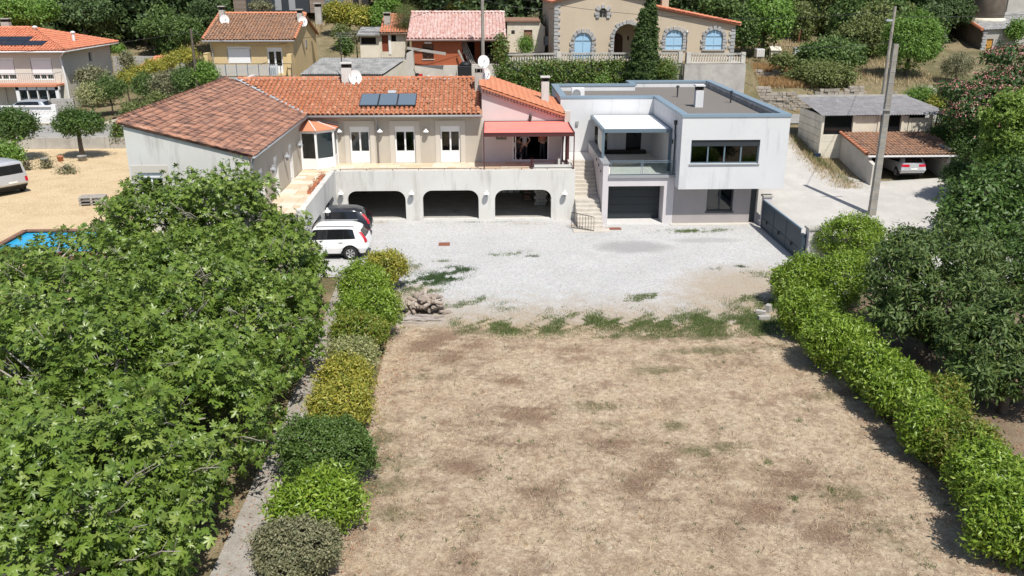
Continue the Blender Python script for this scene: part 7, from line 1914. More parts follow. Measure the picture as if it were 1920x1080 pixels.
# ------------------------------------------------------------------ fig trees
CAMP = np.array([0, 0, CAMH])
fig_me = bpy.data.meshes.new('leaf'); fig_me.from_pydata([tuple(v) for v in SHAPES['fig'][0]], [], [tuple(int(i) for i in f) for f in SHAPES['fig'][1]]); fig_me.materials.append(M['fig_leaf'])
def rosettes(lobes, n, size, c, l0, l1, bumpy=.32, inner=.3, depth=.5):
    """leaves set in rosettes at the shoot ends, as fig and loquat carry them"""
    m = int(n * .9) // c; k = m * c
    C0, N0 = lobes_points(lobes, m, depth, -.5, bumpy)
    ax = unit(N0 * .8 + np.array([0, 0, .75]) + rng.normal(size=(m, 3)) * .45); ax = np.repeat(ax, c, 0)
    t1 = unit(np.cross(ax, np.array([.3, .5, .8]))); t2 = np.cross(ax, t1); ang = np.tile(np.arange(c) * 2.4, m) + rng.normal(size=k) * .35 + np.repeat(rng.random(m) * 6.28, c)
    rad = t1 * np.cos(ang)[:, None] + t2 * np.sin(ang)[:, None]; lift = np.tile(np.linspace(l0, l1, c), m)[:, None] + rng.normal(size=(k, 1)) * .2
    D = unit(rad + ax * lift); N = unit(ax * 1.0 - rad * lift * .9 + rad * .25 + rng.normal(size=(k, 3)) * .3)
    P = np.repeat(C0, c, 0) + ax * (np.tile(np.linspace(-.16, .08, c), m)[:, None]) + D * .07; sz = size * (.55 + .75 * rng.random(k)) * np.tile(np.linspace(1.15, .7, c), m)
    q = int(k * inner); Pi, Ni = lobes_points(lobes, q, .75, -1.0, bumpy)
    return np.concatenate([P, Pi]), np.concatenate([N, unit(Ni + rng.normal(size=(q, 3)) * .9)]), np.concatenate([D, sph(q)]), np.concatenate([sz, np.full(q, size * 1.2)]), k
def fig_tree(label, base, lobes, n, n_obj=300, trunk=.16, size=.235):
    base = (base[0], base[1], gz(base[0], base[1]))
    root = thing('fig_tree', label, 'fig tree', base, 'spreading fig trees on the left')
    P, N, D, sz, k = rosettes(lobes, n, size, 7, -.25, .75)
    toc = unit(CAMP - P); face = np.sum(N * toc, 1); dist = np.linalg.norm(CAMP - P, axis=1)
    d_out = np.max([1 - np.minimum(1, np.abs(1 - np.sqrt(np.sum(((P - np.array(c)) / np.array(r)) ** 2, 1))) * 3) * 1.0 for c, r in lobes], axis=0)
    score = sz / dist * (face > .35) * (np.arange(len(P)) < k) * (.5 + d_out)
    s = P @ np.array(FWD) - CAMH * FWD.z; px = 960 + FPX * ((P - CAMP) @ np.array(RGT)) / ((P - CAMP) @ np.array(FWD)); py = 540 - FPX * ((P - CAMP) @ np.array(UPV)) / ((P - CAMP) @ np.array(FWD))
    score = score * (px > 0) * (px < 1920) * (py < 1080)
    top = np.argsort(-score)[:n_obj]
    keep = np.ones(len(P), bool); keep[top] = False
    V, F = leaf_geo(P[keep], N[keep], D[keep], sz[keep], 'fig')
    np_mesh('foliage', V, [F], M['fig_leaf'], root)['kind'] = 'stuff'
    Nn = unit(N[top]); Dd = unit(D[top] - Nn * np.sum(D[top] * Nn, 1, keepdims=True)); Ss = np.cross(Dd, Nn)
    for i, t in enumerate(top):
        o = link('leaf', fig_me, root); s_ = sz[t]
        o.matrix_basis = Matrix(((Ss[i][0]*s_, Dd[i][0]*s_, Nn[i][0]*s_, P[t][0]), (Ss[i][1]*s_, Dd[i][1]*s_, Nn[i][1]*s_, P[t][1]), (Ss[i][2]*s_, Dd[i][2]*s_, Nn[i][2]*s_, P[t][2]), (0, 0, 0, 1)))
    branches(base, lobes, trunk, n_per=9).build('trunk', M['bark_fig'], root, True, fix=False)
    # bare twigs standing out of the crown
    for (c, r) in lobes:
        for q in range(8):
            a = random.uniform(-2.8, -.3); e = random.uniform(.1, .9)
            d = Vector((math.cos(a) * math.cos(e), math.sin(a) * math.cos(e), math.sin(e)))
            p0 = Vector(c) + Vector((d.x*r[0], d.y*r[1], d.z*r[2])) * .86; tdir = (d + Vector((random.uniform(-.9, .9), random.uniform(-.5, .3), random.uniform(.0, .4)))).normalized()
            m_ = MB(); L = random.uniform(.7, 1.5); p1 = p0 + tdir * L * .5 + EZ * .08; p2 = p0 + tdir * L - EZ * .02
            m_.tube([p0, p1, p2], [.024, .016, .006], 5)
            for w in range(3):
                t = random.uniform(.3, .8); b0 = p0.lerp(p2, t); m_.tube([b0, b0 + (tdir + Vector((random.uniform(-.8, .8), random.uniform(-.8, .8), random.uniform(-.1, .5)))).normalized() * random.uniform(.25, .55)], [.011, .004], 4)
            m_.build('bare_branch', M['bark_fig'], root, True, fix=False)
    return root
fig_tree('dark green fig tree reaching up to the white gable wall', (-10.8, 35.8), [((-11.2, 36.2, 3.2), (2.5, 2.3, 2.25)), ((-8.6, 33.6, 2.0), (1.75, 2.2, 1.7)), ((-13.6, 35.4, 3.4), (2.1, 2.3, 1.85)), ((-10.5, 33.2, 2.5), (2.2, 2.2, 1.7)), ((-8.6, 35.4, 2.3), (1.5, 1.6, 1.5))], 13500)
fig_tree('fig tree at the left edge in front of the blue pool', (-15.5, 29.5), [((-14.4, 30.8, 3.0), (2.8, 2.7, 1.7)), ((-17.6, 27.4, 2.85), (2.9, 2.7, 1.4)), ((-13.2, 27.4, 3.1), (2.8, 2.6, 1.7)), ((-16.9, 30.2, 2.95), (2.3, 2.1, 1.3))], 9000)
fig_tree('middle fig tree leaning over the garden path', (-10.5, 28.2), [((-10.8, 28.8, 2.7), (2.8, 3.0, 2.0)), ((-7.7, 27.8, 2.1), (1.85, 3.1, 1.5)), ((-10.4, 25.4, 2.6), (2.6, 2.4, 1.9))], 8500)
fig_tree('fig tree with bare grey twigs in the lower left', (-10.8, 21.6), [((-11.4, 22.4, 2.9), (3.1, 3.0, 2.0)), ((-7.7, 21.4, 2.2), (1.85, 3.1, 1.6)), ((-9.8, 18.7, 2.6), (2.4, 2.2, 1.8)), ((-7.9, 17.8, 2.1), (1.45, 1.9, 1.3))], 9500, size=.24)
fig_tree('nearest fig tree in the bottom left corner', (-9.6, 14.8), [((-8.7, 15.9, 2.5), (2.3, 2.7, 2.0)), ((-11.8, 16.0, 3.0), (2.9, 3.2, 2.2)), ((-8.8, 13.0, 2.3), (2.2, 2.4, 1.8)), ((-7.7, 15.0, 1.9), (1.3, 1.7, 1.2))], 8800, size=.24)

# ------------------------------------------------------------------ hedges
def bushl(c, r, n=6, k=.55, seed=None, flat=.8):
    c = np.array(c, float); r = np.array(r, float); L = [(tuple(c), tuple(r * .74))]
    for i in range(n):
        d = sph(1)[0]; d[2] = abs(d[2]) * .9 - .15; d /= np.linalg.norm(d); L.append((tuple(c + d * r * rng.uniform(.42, .66)), tuple(r * rng.uniform(k * .62, k * 1.0))))
    return L
def shrub(px, py, z, rx, rz, mat, label, n, size, shape='laurel', ry=None, group=None, name='shrub', **kw):
    q = AZ(px, py, z); c = (q.x, q.y, z); r = (rx, ry or rx, rz)
    zb_ = gz(q.x, q.y)
    kw.setdefault('spread', .10); kw.setdefault('clump', 7); kw.setdefault('depth', .32); kw.setdefault('jit', .75); kw.setdefault('bumpy', .26); kw.setdefault('low', -.7); kw.setdefault('inner', .35)
    return plant(name, label, 'shrub', (q.x, q.y, zb_), bushl(c, r, 10, .6), mat, n, size, shape, trunk=.05, group=group, crown_name='foliage', **kw)
GL = 'shrubs of the left hedge'
shrub(718, 506, .95, .95, .95, 'golden', 'golden variegated bush at the far end of the left hedge behind the white SUV', 5200, .13, 'laurel', group=GL)
shrub(690, 545, 1.05, 1.18, 1.2, 'laurel', 'bright green glossy bush in front of the golden one in the left hedge', 7000, .13, 'laurel', group=GL)
shrub(692, 592, 1.05, 1.15, 1.2, 'laurel', 'tall yellow-green bush of the left hedge beside the firewood heap', 7000, .13, 'laurel', group=GL)
shrub(676, 628, .9, 1.0, 1.0, 'laurel_yellow', 'olive yellow bush of the left hedge above the pale round one', 5000, .12, 'laurel', group=GL)
shrub(659, 675, .75, .92, .85, 'variegated', 'pale cream-flecked round bush in the left hedge', 6500, .085, 'oval', group=GL)
shrub(648, 716, .75, .98, .85, 'golden', 'olive gold bush below the pale round one in the left hedge', 6000, .11, 'laurel', group=GL)
shrub(640, 764, .75, 1.0, .85, 'golden', 'brightest yellow bush of the left hedge above the dark dome', 6000, .115, 'laurel', group=GL)
shrub(607, 852, .85, 1.3, 1.02, 'yew', 'large dark green clipped dome in the left hedge', 20000, .075, 'oval', group=GL, clump=10, spread=.055, depth=.14, inner=.2)
shrub(592, 950, .75, 1.05, .85, 'laurel', 'bright laurel bush between the dark dome and the grey bush', 5200, .145, 'laurel', group=GL)
shrub(563, 1034, .6, 1.02, .8, 'greygreen', 'grey-green dry bush at the bottom end of the left hedge', 12000, .07, 'oval', group=GL, clump=9, spread=.06)
shrub(1915, 512, 1.3, 1.7, 1.6, 'acacia', 'dark shrub at the right edge beneath the deep green spreading tree', 5000, .2, ry=1.4)
GR = 'shrubs of the right hedge'
shrub(1597, 452, 1.3, 1.55, 1.45, 'laurel', 'tall laurel bush at the far end of the right hedge beside the gate pillar', 9500, .14, group=GR, ry=1.2)
shrub(1500, 532, .95, 1.22, 1.15, 'laurel', 'laurel bush bulging towards the yard in front of the gate', 7500, .14, group=GR)
shrub(1575, 530, 1.15, 1.35, 1.35, 'laurel', 'laurel bush behind the bulging one in the right hedge', 7500, .14, group=GR)
shrub(1512, 592, .95, 1.15, 1.15, 'laurel', 'laurel bush above the concrete blocks in the right hedge', 6500, .14, group=GR)
shrub(1572, 648, .95, 1.2, 1.1, 'laurel', 'broad laurel bush left of the dark trunk in the right hedge', 7500, .15, group=GR)
shrub(1640, 700, .9, 1.05, 1.0, 'laurel', 'rounded laurel bush in the middle of the right hedge', 6000, .15, group=GR)
shrub(1690, 742, .85, .95, .95, 'laurel', 'pale tipped laurel bush just below the middle of the right hedge', 5000, .15, group=GR)
shrub(1760, 752, .8, .9, .9, 'laurel_yellow', 'reddish gold bush at the back of the right hedge by the forked trunk', 4200, .13, group=GR)
shrub(1742, 806, .8, .95, .95, 'laurel', 'laurel bush with mixed gold shoots in the right hedge', 5000, .15, group=GR)
shrub(1812, 838, .8, .95, .95, 'laurel_yellow', 'large yellowing bush with orange tips in the right hedge', 5500, .13, group=GR)
shrub(1862, 905, .85, 1.0, 1.0, 'laurel', 'glossy laurel bush near the lower end of the right hedge', 5500, .155, group=GR)
shrub(1905, 985, .85, 1.05, 1.0, 'laurel', 'nearest laurel bush at the bottom of the right hedge', 6000, .16, group=GR)
shrub(1985, 1010, .85, 1.1, 1.0, 'laurel', 'laurel bush cut by the right edge at the bottom', 4000, .16, group=GR)

# ------------------------------------------------------------------ trees of the right garden
def tree(name, label, base, lobes, mat, n, size, shape='laurel', trunk=.12, cat='tree', group=None, **kw):
    return plant(name, label, cat, (base[0], base[1], gz(base[0], base[1])), lobes, mat, n, size, shape, trunk, group=group, **kw)
def px_lobes(spec, y):
    out = []
    for (px, py, rx, rz, dy) in spec:
        c = AY(px, py, y + dy); s = FPX / ((c - Vector((0, 0, CAMH))).dot(FWD)); out.append(((c.x, c.y, c.z), (rx / s, rx / s * .9, rz / s)))
    return out
def loquat(label, base, spec, y, n):
    L = px_lobes(spec, y); b = (base[0], base[1], gz(*base)); root = thing('loquat_tree', label, 'tree', b)
    P, N, D, sz, k = rosettes(L, n, .23, 9, -.75, .55, .36, .35, .55); V, F = leaf_geo(P, N, D, sz, 'laurel'); np_mesh('crown', V, [F], M['loquat'], root)
    branches(b, L, .14, n_per=4).build('trunk', M['bark'], root, True, fix=False)
loquat('dark leathery-leaved tree with a single dark trunk behind the right hedge', (16.1, 28.3), [(1690, 525, 62, 62, 0), (1760, 480, 78, 58, 1.2), (1760, 560, 85, 65, 0), (1690, 590, 52, 42, -.6), (1700, 470, 48, 38, 1), (1740, 560, 75, 60, 1.5), (1820, 500, 60, 50, 1.6), (1780, 620, 55, 35, -.2)], 29.2, 15500)
loquat('grey-green leathery tree with a forked trunk near the right edge', (16.9, 24.7), [(1840, 650, 66, 58, 0), (1900, 610, 70, 58, .8), (1915, 690, 72, 56, -.3), (1835, 700, 48, 36, -.6), (1880, 660, 70, 56, 1.0)], 25.2, 11000)
tree('acacia_tree', 'deep green spreading tree over the driveway at the right edge', (27.5, 43), px_lobes([(1830, 370, 55, 40, 0), (1880, 420, 80, 55, 0), (1820, 425, 55, 35, -1), (1900, 350, 70, 55, 1), (1860, 470, 50, 30, -1), (1800, 400, 35, 25, -1), (1900, 485, 60, 40, -.5), (1915, 530, 55, 40, -1.5)], 43.5), 'acacia', 11000, .24, 'frond', .16, clump=6, spread=.2, depth=.5, droop=.2, bumpy=.3)
tree('young_pine', 'bright yellow-green pine at the right edge above the dark spreading tree', (32, 48.5), px_lobes([(1890, 230, 42, 45, 0), (1905, 290, 55, 45, 0), (1875, 335, 35, 30, -.6), (1915, 360, 40, 45, -.6), (1925, 200, 30, 30, .5)], 48.5), 'pine_bright', 13000, .2, 'tuft', .12, clump=8, spread=.16, depth=.5, up=1.0, bumpy=.3)
mim = [(1850, 180, 70, 22, 0), (1905, 150, 60, 22, 1), (1830, 215, 55, 25, -1), (1890, 215, 70, 30, -.5), (1800, 170, 35, 14, 0), (1905, 105, 55, 16, 3), (1860, 250, 60, 28, -1)]
ml = px_lobes(mim, 56)
t = tree('mimosa_tree', 'flat-crowned mimosa tree dotted with pink blossom at the right edge', (33, 57), ml, 'mimosa', 11000, .22, 'frond', .16, clump=6, spread=.2, depth=.4, bumpy=.25)
P, N = lobes_points(ml, 2600, .12, .1, .25); (V, F) = leaf_geo(np.repeat(P, 3, 0) + rng.normal(size=(7800, 3)) * .04 + np.array([0, 0, .1]), sph(7800), sph(7800), np.full(7800, .11), 'oval'); np_mesh('blossom', V, [F], M['flower'], t)

# ------------------------------------------------------------------ left lawn trees and shrubs
def bush(px, py, y, rx, rz, mat, label, n, size, shape='oval', name='shrub', group=None, cat='shrub', trunk=.06, extra=11, **kw):
    c = AY(px, py, y); s = FPX / ((c - Vector((0, 0, CAMH))).dot(FWD)); r = (rx / s, rx / s * .85, rz / s)
    kw.setdefault('spread', .2); kw.setdefault('depth', .4); kw.setdefault('clump', 6); kw.setdefault('bumpy', .28)
    return plant(name, label, cat, (c.x, c.y, gz(c.x, c.y)), bushl((c.x, c.y, c.z), r, extra), mat, n, size, shape, trunk, group=group, crown_name='foliage' if cat == 'shrub' else 'crown', **kw)
bush(146, 236, 57.3, 42, 28, 'acacia', 'small round tree with a bare trunk on the dry lawn beside the white gable', 5200, .2, 'laurel', 'small_round_tree', cat='tree', trunk=.14, low=-.2)
bush(22, 242, 56.5, 46, 32, 'acacia', 'small round tree at the left edge of the dry lawn behind the silver van', 5200, .2, 'laurel', 'small_round_tree', cat='tree', trunk=.14, low=-.3)
bush(15, 290, 53.5, 28, 26, 'wood_bright', 'yellow-green bush beneath the left round tree', 1800, .15)
bush(88, 312, 54.0, 9, 12, 'greygreen', 'dry upright shrub beside the dark pot on the lawn', 500, .1)
bush(124, 322, 52.5, 20, 10, 'greygreen', 'low sparse dry shrub in the middle of the lawn', 500, .1, spread=.2)
bush(52, 312, 53.5, 9, 6, 'greygreen', 'tiny dry shrub left of the dark pot', 250, .09)
bush(222, 255, 60.8, 10, 26, 'ivy', 'ivy clump on the gate post beside the white gable', 1100, .12)
# shrubs between the white house and the main roof
bush(178, 150, 77, 28, 22, 'greygreen', 'grey-green bush against the side of the white house', 2400, .2)
bush(172, 182, 72.5, 32, 24, 'variegated', 'cream-flecked bush at the corner of the white house', 2600, .18, 'laurel')
bush(205, 172, 73, 30, 28, 'wood_leaf', 'green bush right of the cream-flecked one beside the dirt track', 2800, .2, 'laurel')
for k, (px, py, y, rx) in enumerate(((238, 150, 78, 17), (262, 138, 80, 18), (288, 128, 82, 18), (312, 120, 84, 17), (336, 110, 86, 17), (352, 104, 87, 13))):
    bush(px, py, y, rx, 13, 'golden', ['golden bush at the lower end of the sloping gold hedge', 'second golden bush up the sloping gold hedge', 'third golden bush up the sloping gold hedge', 'fourth golden bush up the sloping gold hedge', 'fifth golden bush up the sloping gold hedge', 'small golden bush at the top of the sloping gold hedge'][k], 1500, .2, 'laurel', group='sloping gold hedge')
for k, (px, py, y, rx, rz) in enumerate(((275, 165, 71, 26, 22), (315, 160, 70, 30, 26), (350, 155, 69, 26, 25), (384, 143, 68.4, 20, 26))):
    bush(px, py, y, rx, rz, ['wood_leaf', 'greygreen', 'wood_leaf', 'wood_bright'][k], ['dark oleander bush at the left end behind the lichen roof', 'grey-green oleander bush behind the lichen roof', 'dense green oleander bush left of the slim dark pole', 'bright green bush below the ochre balcony'][k], 2600, .2, 'laurel')
bush(252, 207, 66, 22, 14, 'wood_olive', 'low olive shrub at the bend above the lichen roof corner', 1300, .15)
bush(298, 192, 66, 26, 14, 'wood_olive', 'low olive shrub along the edge of the lichen roof', 1500, .15)
bush(238, 115, 90, 13, 16, 'greygreen', 'grey-green bush in front of the grey block wall', 900, .18)
bush(225, 95, 95, 12, 8, 'wood_bright', 'small bright bush above the grey block wall', 500, .18)

# ------------------------------------------------------------------ shrubs and trees between the upper houses
for k, (px, py, rx) in enumerate(((628, 28, 22), (655, 34, 24), (683, 36, 22), (704, 38, 18))):
    bush(px, py, 95, rx, 22, 'golden' if k < 3 else 'wood_bright', ['leftmost yellow-green clump of the hedge below the timber house', 'second yellow-green clump of the hedge below the timber house', 'third yellow-green clump of the hedge below the timber house', 'bright green climber at the right end of the hedge below the timber house'][k], 2400, .22, 'oval', group='hedge below the timber house', depth=.2)
bush(640, 62, 90, 18, 12, 'wood_olive', 'olive bush behind the gable of the ochre house', 1200, .2)
bush(648, 90, 80, 12, 20, 'wood_leaf', 'green climber beside the ochre gable wall', 1200, .2)
bush(668, 72, 86, 14, 12, 'greygreen', 'grey leafless-looking bush above the corrugated shed', 900, .16)
bush(728, 12, 98, 24, 16, 'wood_bright', 'bright green tree top above the little cottage', 2200, .25, name='tree', cat='tree', trunk=.15)
bush(764, 42, 84, 24, 38, 'wood_olive', 'feathery olive-green tree between the cottage and the pink tiled roof', 5200, .16, 'needle', name='feathery_tree', cat='tree', trunk=.15, spread=.3)
bush(868, 13, 96, 38, 10, 'golden', 'yellow-green clipped dome above the pink tiled roof', 2800, .2, depth=.15)
bush(985, 88, 75.5, 14, 18, 'wood_bright', 'bright green bush in front of the white shed behind the balustrade', 1800, .16, 'laurel')
bush(1005, 50, 84, 12, 20, 'greygreen', 'grey-green pine beside the villa left corner', 1200, .2, 'tuft', name='small_pine', cat='tree', trunk=.1)
# ivy on the retaining wall
iv = thing('ivy', 'thick ivy hanging over the retaining wall below the balustrade', 'ivy', (9, 70.2, 3.3))
L_ = [((x, 70.25, z_), (.75, .35, .8)) for x in np.arange(2.2, 15.6, .8) for z_ in (6.7, 5.6)] + [((x, 70.15, 4.4), (.8, .35, .9)) for x in np.arange(2.2, 9.5, .9)] + [((1.5, 71.2, z_), (.45, .4, .7)) for z_ in (6, 7, 8, 8.7)]
(V, F), _ = foliage(L_, 21000, .17, 'oval', clump=6, spread=.14, depth=.3, low=-.9, inner=.2, droop=.4); np_mesh('foliage', V, [F], M['ivy'], iv)
MB().tube([(6, 70.35, 3.2), (6.3, 70.35, 5), (6.1, 70.4, 6.8)], [.06, .05, .02], 6).build('stem', M['bark'], iv, True)
bush(1248, 140, 69.2, 16, 16, 'ivy', 'green bush with red tips right of the tall cypress', 1400, .16, 'laurel')
bush(1130, 152, 68.5, 10, 5, 'wood_bright', 'small bright shrub top above the flat roof coping', 400, .15)
def cypress(label, px, py0, py1, y, r, n):
    b, t_ = AY(px, py1, y), AY(px, py0, y); base = (b.x, b.y, gz(b.x, b.y)); L = []
    for k in range(9):
        f = k / 8; rr = r * (1.0 - .75 * f ** 1.6) * (1 if k else .85); L.append(((b.x + random.uniform(-.1, .1), b.y, base[2] + .5 + (t_.z - base[2] - .6) * f), (rr, rr, (t_.z - base[2]) / 9)))
    plant('cypress', label, 'cypress', base, L, 'cypress', n, .26, 'tuft', .1, clump=8, spread=.12, up=1.2, jit=.4, depth=.3, low=-1, bumpy=.2)
cypress('tall dark cypress in front of the villa arch', 1200, 38, 155, 69.4, 1.05, 9000)
cypress('tallest slender cypress rising beside the villa corner', 1213, 2, 150, 70.0, .8, 8000)
# right of the villa
bush(1290, 10, 96, 50, 26, 'wood_dark_leaf', 'dark tree behind the right roof of the villa', 3500, .3, name='tree', cat='tree', trunk=.2)
bush(1345, 15, 92, 32, 22, 'wood_leaf', 'leafy tree with reddish tint behind the sloping villa roof', 2600, .26, name='tree', cat='tree', trunk=.2)
bush(1395, 60, 84, 26, 45, 'wood_leaf', 'dark green tree at the right corner of the villa', 3600, .26, name='tree', cat='tree', trunk=.18)
bush(1432, 48, 85, 56, 58, 'wood_bright', 'large light green tree right of the villa', 7000, .26, name='tree', cat='tree', trunk=.2, depth=.4)
bush(1375, 142, 70.8, 12, 18, 'wood_leaf', 'small twiggy shrub at the end of the retaining wall', 700, .16)
bush(1560, 110, 77, 62, 48, 'wood_leaf', 'broad dark green shrub mass on the slope behind the garages', 7000, .24, cat='tree', name='spreading_tree', trunk=.15, depth=.35)
bush(1545, 145, 73.5, 58, 32, 'wood_olive', 'low dense bush hanging over the dry stone wall', 5500, .2, trunk=.12)
bush(1610, 70, 82, 45, 36, 'wood_olive', 'olive green tree left of the poles', 5000, .24, cat='tree', name='spreading_tree', trunk=.15)
bush(1705, 88, 76, 58, 58, 'wood_bright', 'large bright willowy tree right of the poles', 9000, .24, 'laurel', cat='tree', name='willowy_tree', trunk=.18, depth=.4, droop=.3)
bush(1660, 30, 88, 48, 26, 'wood_olive', 'olive tree at the top edge behind the poles', 3600, .26, cat='tree', name='spreading_tree', trunk=.15)
bush(1765, 25, 92, 55, 34, 'wood_dark_leaf', 'dark pine at the top edge left of the barn', 5000, .28, 'tuft', cat='tree', name='dark_pine', trunk=.2)
bush(1468, 115, 76, 22, 14, 'wood_olive', 'olive bush beside the golden grass terrace', 1300, .2)
for k, (px, py, y, rx, rz, mt) in enumerate(((1722, 185, 64.5, 28, 16, 'wood_bright'), (1762, 200, 63.5, 26, 18, 'golden'), (1790, 222, 61, 28, 26, 'laurel'), (1772, 258, 58.5, 30, 28, 'acacia'), (1812, 280, 54.5, 34, 36, 'acacia'), (1798, 330, 51.5, 24, 26, 'acacia'))):
    bush(px, py, y, rx, rz, mt, ['bright yellow-green bush behind the garage roof', 'golden green bush at the right end of the garage roof', 'glossy laurel mass right of the garages', 'dark green bush over the right end of the carport roof', 'dark bush between the carport and the right pine', 'dark bush beside the silver hatchback'][k], 3200, .18, 'laurel')
bush(1795, 128, 74, 30, 26, 'greygreen', 'grey-green reeds below the ochre barn door', 2600, .3, 'needle', up=1.5)
bush(1740, 95, 86, 18, 14, 'wood_dark_leaf', 'dark bush at the foot of the brown barn wall', 1200, .22)
bush(1905, 62, 87.2, 14, 22, 'wood_bright', 'yellow-green creeper on the barn front', 1400, .2)

# ------------------------------------------------------------------ hillside wood behind everything
protos = []
for k, (mt, n, sz, sh) in enumerate((('wood_dark_leaf', 2600, .42, 'tuft'), ('wood_leaf', 2600, .40, 'oval'), ('wood_dark_leaf', 2600, .42, 'oval'), ('wood_olive', 2400, .40, 'oval'))):
    L = bushl((0, 0, 4.6), (2.6, 2.6, 2.6), 9, .5); L.append(((0.3, .2, 2.4), (2.0, 2.0, 1.6)))
    (V, F), _ = foliage(L, n, sz, sh, clump=6, spread=.3, depth=.4, low=-.8, inner=.3, bumpy=.3)
    root = thing('woodland_tree', ['dark pine in the dense wood on the hillside above the houses', 'leafy green tree in the dense wood on the hillside above the houses', 'dark evergreen oak in the dense wood on the hillside above the houses', 'olive-toned tree in the dense wood on the hillside above the houses'][k], 'tree', (0, 0, 0), 'hillside wood')
    np_mesh('crown', V, [F], M[mt], root); branches((0, 0, 0), L[:4], .2).build('trunk', M['bark'], root, True, fix=False); protos.append([root, False])
spots = []
for row, y in enumerate((97, 101, 106, 112, 119, 127, 137)):
    x = -72 + row * 1.7
    while x < 78:
        xx = x + random.uniform(-1.2, 1.2); yy = y + random.uniform(-1.5, 1.5)
        skip = (y < 110 and -24.5 < xx < -6 and y > 96) or (y < 100 and 20 < xx < 34) or (y < 103 and xx > 36) or (-31 < xx < -19 and y < 111) or (y < 99 and xx < -26)
        if not skip: spots.append((xx, yy, row))
        x += random.uniform(3.4, 4.8)
for i, (x, y, row) in enumerate(spots):
    k = random.choice((0, 0, 1, 2, 2, 2, 3)); root, used = protos[k]
    o = root if not used else copy_thing(root); protos[k][1] = True
    s_ = random.uniform(.85, 1.35); o.location = (x, y, gz(x, y) - .2); o.scale = (s_, s_, s_ * random.uniform(.95, 1.3)); o.rotation_euler = (0, 0, random.uniform(0, 6.28))
for (px, y, s_, k) in ((1310, 95, 1.0, 2), (1270, 98, 1.1, 1), (1360, 98, 1.1, 2), (1480, 99, 1.0, 1), (1515, 97, .8, 2), (1550, 94, .9, 3), (1590, 95, 1.0, 2), (1630, 95, 1.0, 0), (1690, 94, 1.0, 2), (1725, 93, 1.0, 0), (1755, 96, 1.2, 0), (1500, 92, .55, 3), (1585, 87, .7, 1), (1640, 84, .7, 3), (1670, 86, .8, 1), (1745, 88, .6, 2), (230, 113, 1.0, 2), (265, 112, 1.1, 1), (300, 108, 1.1, 2), (190, 110, 1.0, 0), (330, 103, .9, 2), (100, 97, 1.0, 2), (190, 98, .7, 3), (310, 97, .7, 1), (5, 95, 1.0, 1), (945, 96, 1.0, 2), (985, 92, 1.1, 0), (1020, 92, 1.0, 2), (830, 99, 1.0, 2), (800, 103, 1.1, 0), (745, 104, 1.1, 2), (900, 100, 1.1, 2)):
    c = AY(px, 60, y); o = copy_thing(protos[k][0]); o.location = (c.x, y, gz(c.x, y) - .4); o.scale = (s_, s_, s_ * random.uniform(.95, 1.2)); o.rotation_euler = (0, 0, random.uniform(0, 6.28))
# named trees at the left of the wood
bush(45, 25, 90, 62, 30, 'wood_bright', 'bright leafy tree at the top left corner behind the white house', 6500, .28, name='tree', cat='tree', trunk=.2)
bush(155, 28, 97, 55, 32, 'wood_dark_leaf', 'dark tree with pale trunks behind the white house', 4500, .3, name='tree', cat='tree', trunk=.2)
bush(285, 55, 96, 26, 20, 'wood_leaf', 'green bush right of the white sun lounger', 2200, .24)
bush(345, 62, 92, 32, 30, 'wood_leaf', 'mid-green tree above the sloping gold hedge', 3600, .24, name='tree', cat='tree', trunk=.18)
bush(395, 28, 96, 40, 34, 'wood_dark_leaf', 'dark conifer left of the ochre roof', 4200, .28, 'tuft', name='dark_conifer', cat='tree', trunk=.2)
bush(487, 14, 97, 24, 8, 'greygreen', 'grey-green olive bush in front of the timber house', 900, .2)

# ------------------------------------------------------------------ ground cover
def blades(P, h, w, lean, mat, name, label=None, cat=None, kind='stuff', zoff=0.0):
    n = len(P); a = rng.random(n) * 2 * PI; d = np.stack([np.cos(a), np.sin(a), np.zeros(n)], 1); s = np.stack([-np.sin(a), np.cos(a), np.zeros(n)], 1)
    l = lean * (.5 + rng.random(n)); up = np.sqrt(np.maximum(.02, 1 - np.minimum(l, .99) ** 2)); hh = (h * (.4 + .9 * rng.random(n)))[:, None]; ww = (w * (.6 + .8 * rng.random(n)))[:, None]
    P3 = np.column_stack([P, hz(P[:, 0], P[:, 1]) + .008 + zoff]); tip = P3 + d * np.minimum(l, .99)[:, None] * hh + np.array([0, 0, 1]) * up[:, None] * hh
    V = np.stack([P3 - s * ww / 2, P3 + s * ww / 2, tip], 1).reshape(-1, 3); F = np.arange(3 * n).reshape(-1, 3)
    o = np_mesh(name, V, [F], M[mat]); stuff(o, label, cat); return o
def scatter(n, x0, x1, y0, y1, dens=None):
    P = np.stack([rng.uniform(x0, x1, n), rng.uniform(y0, y1, n)], 1)
    if dens is not None: P = P[rng.random(n) < dens(P[:, 0], P[:, 1])]
    return P
FX0, FX1 = -3.5, 12.7
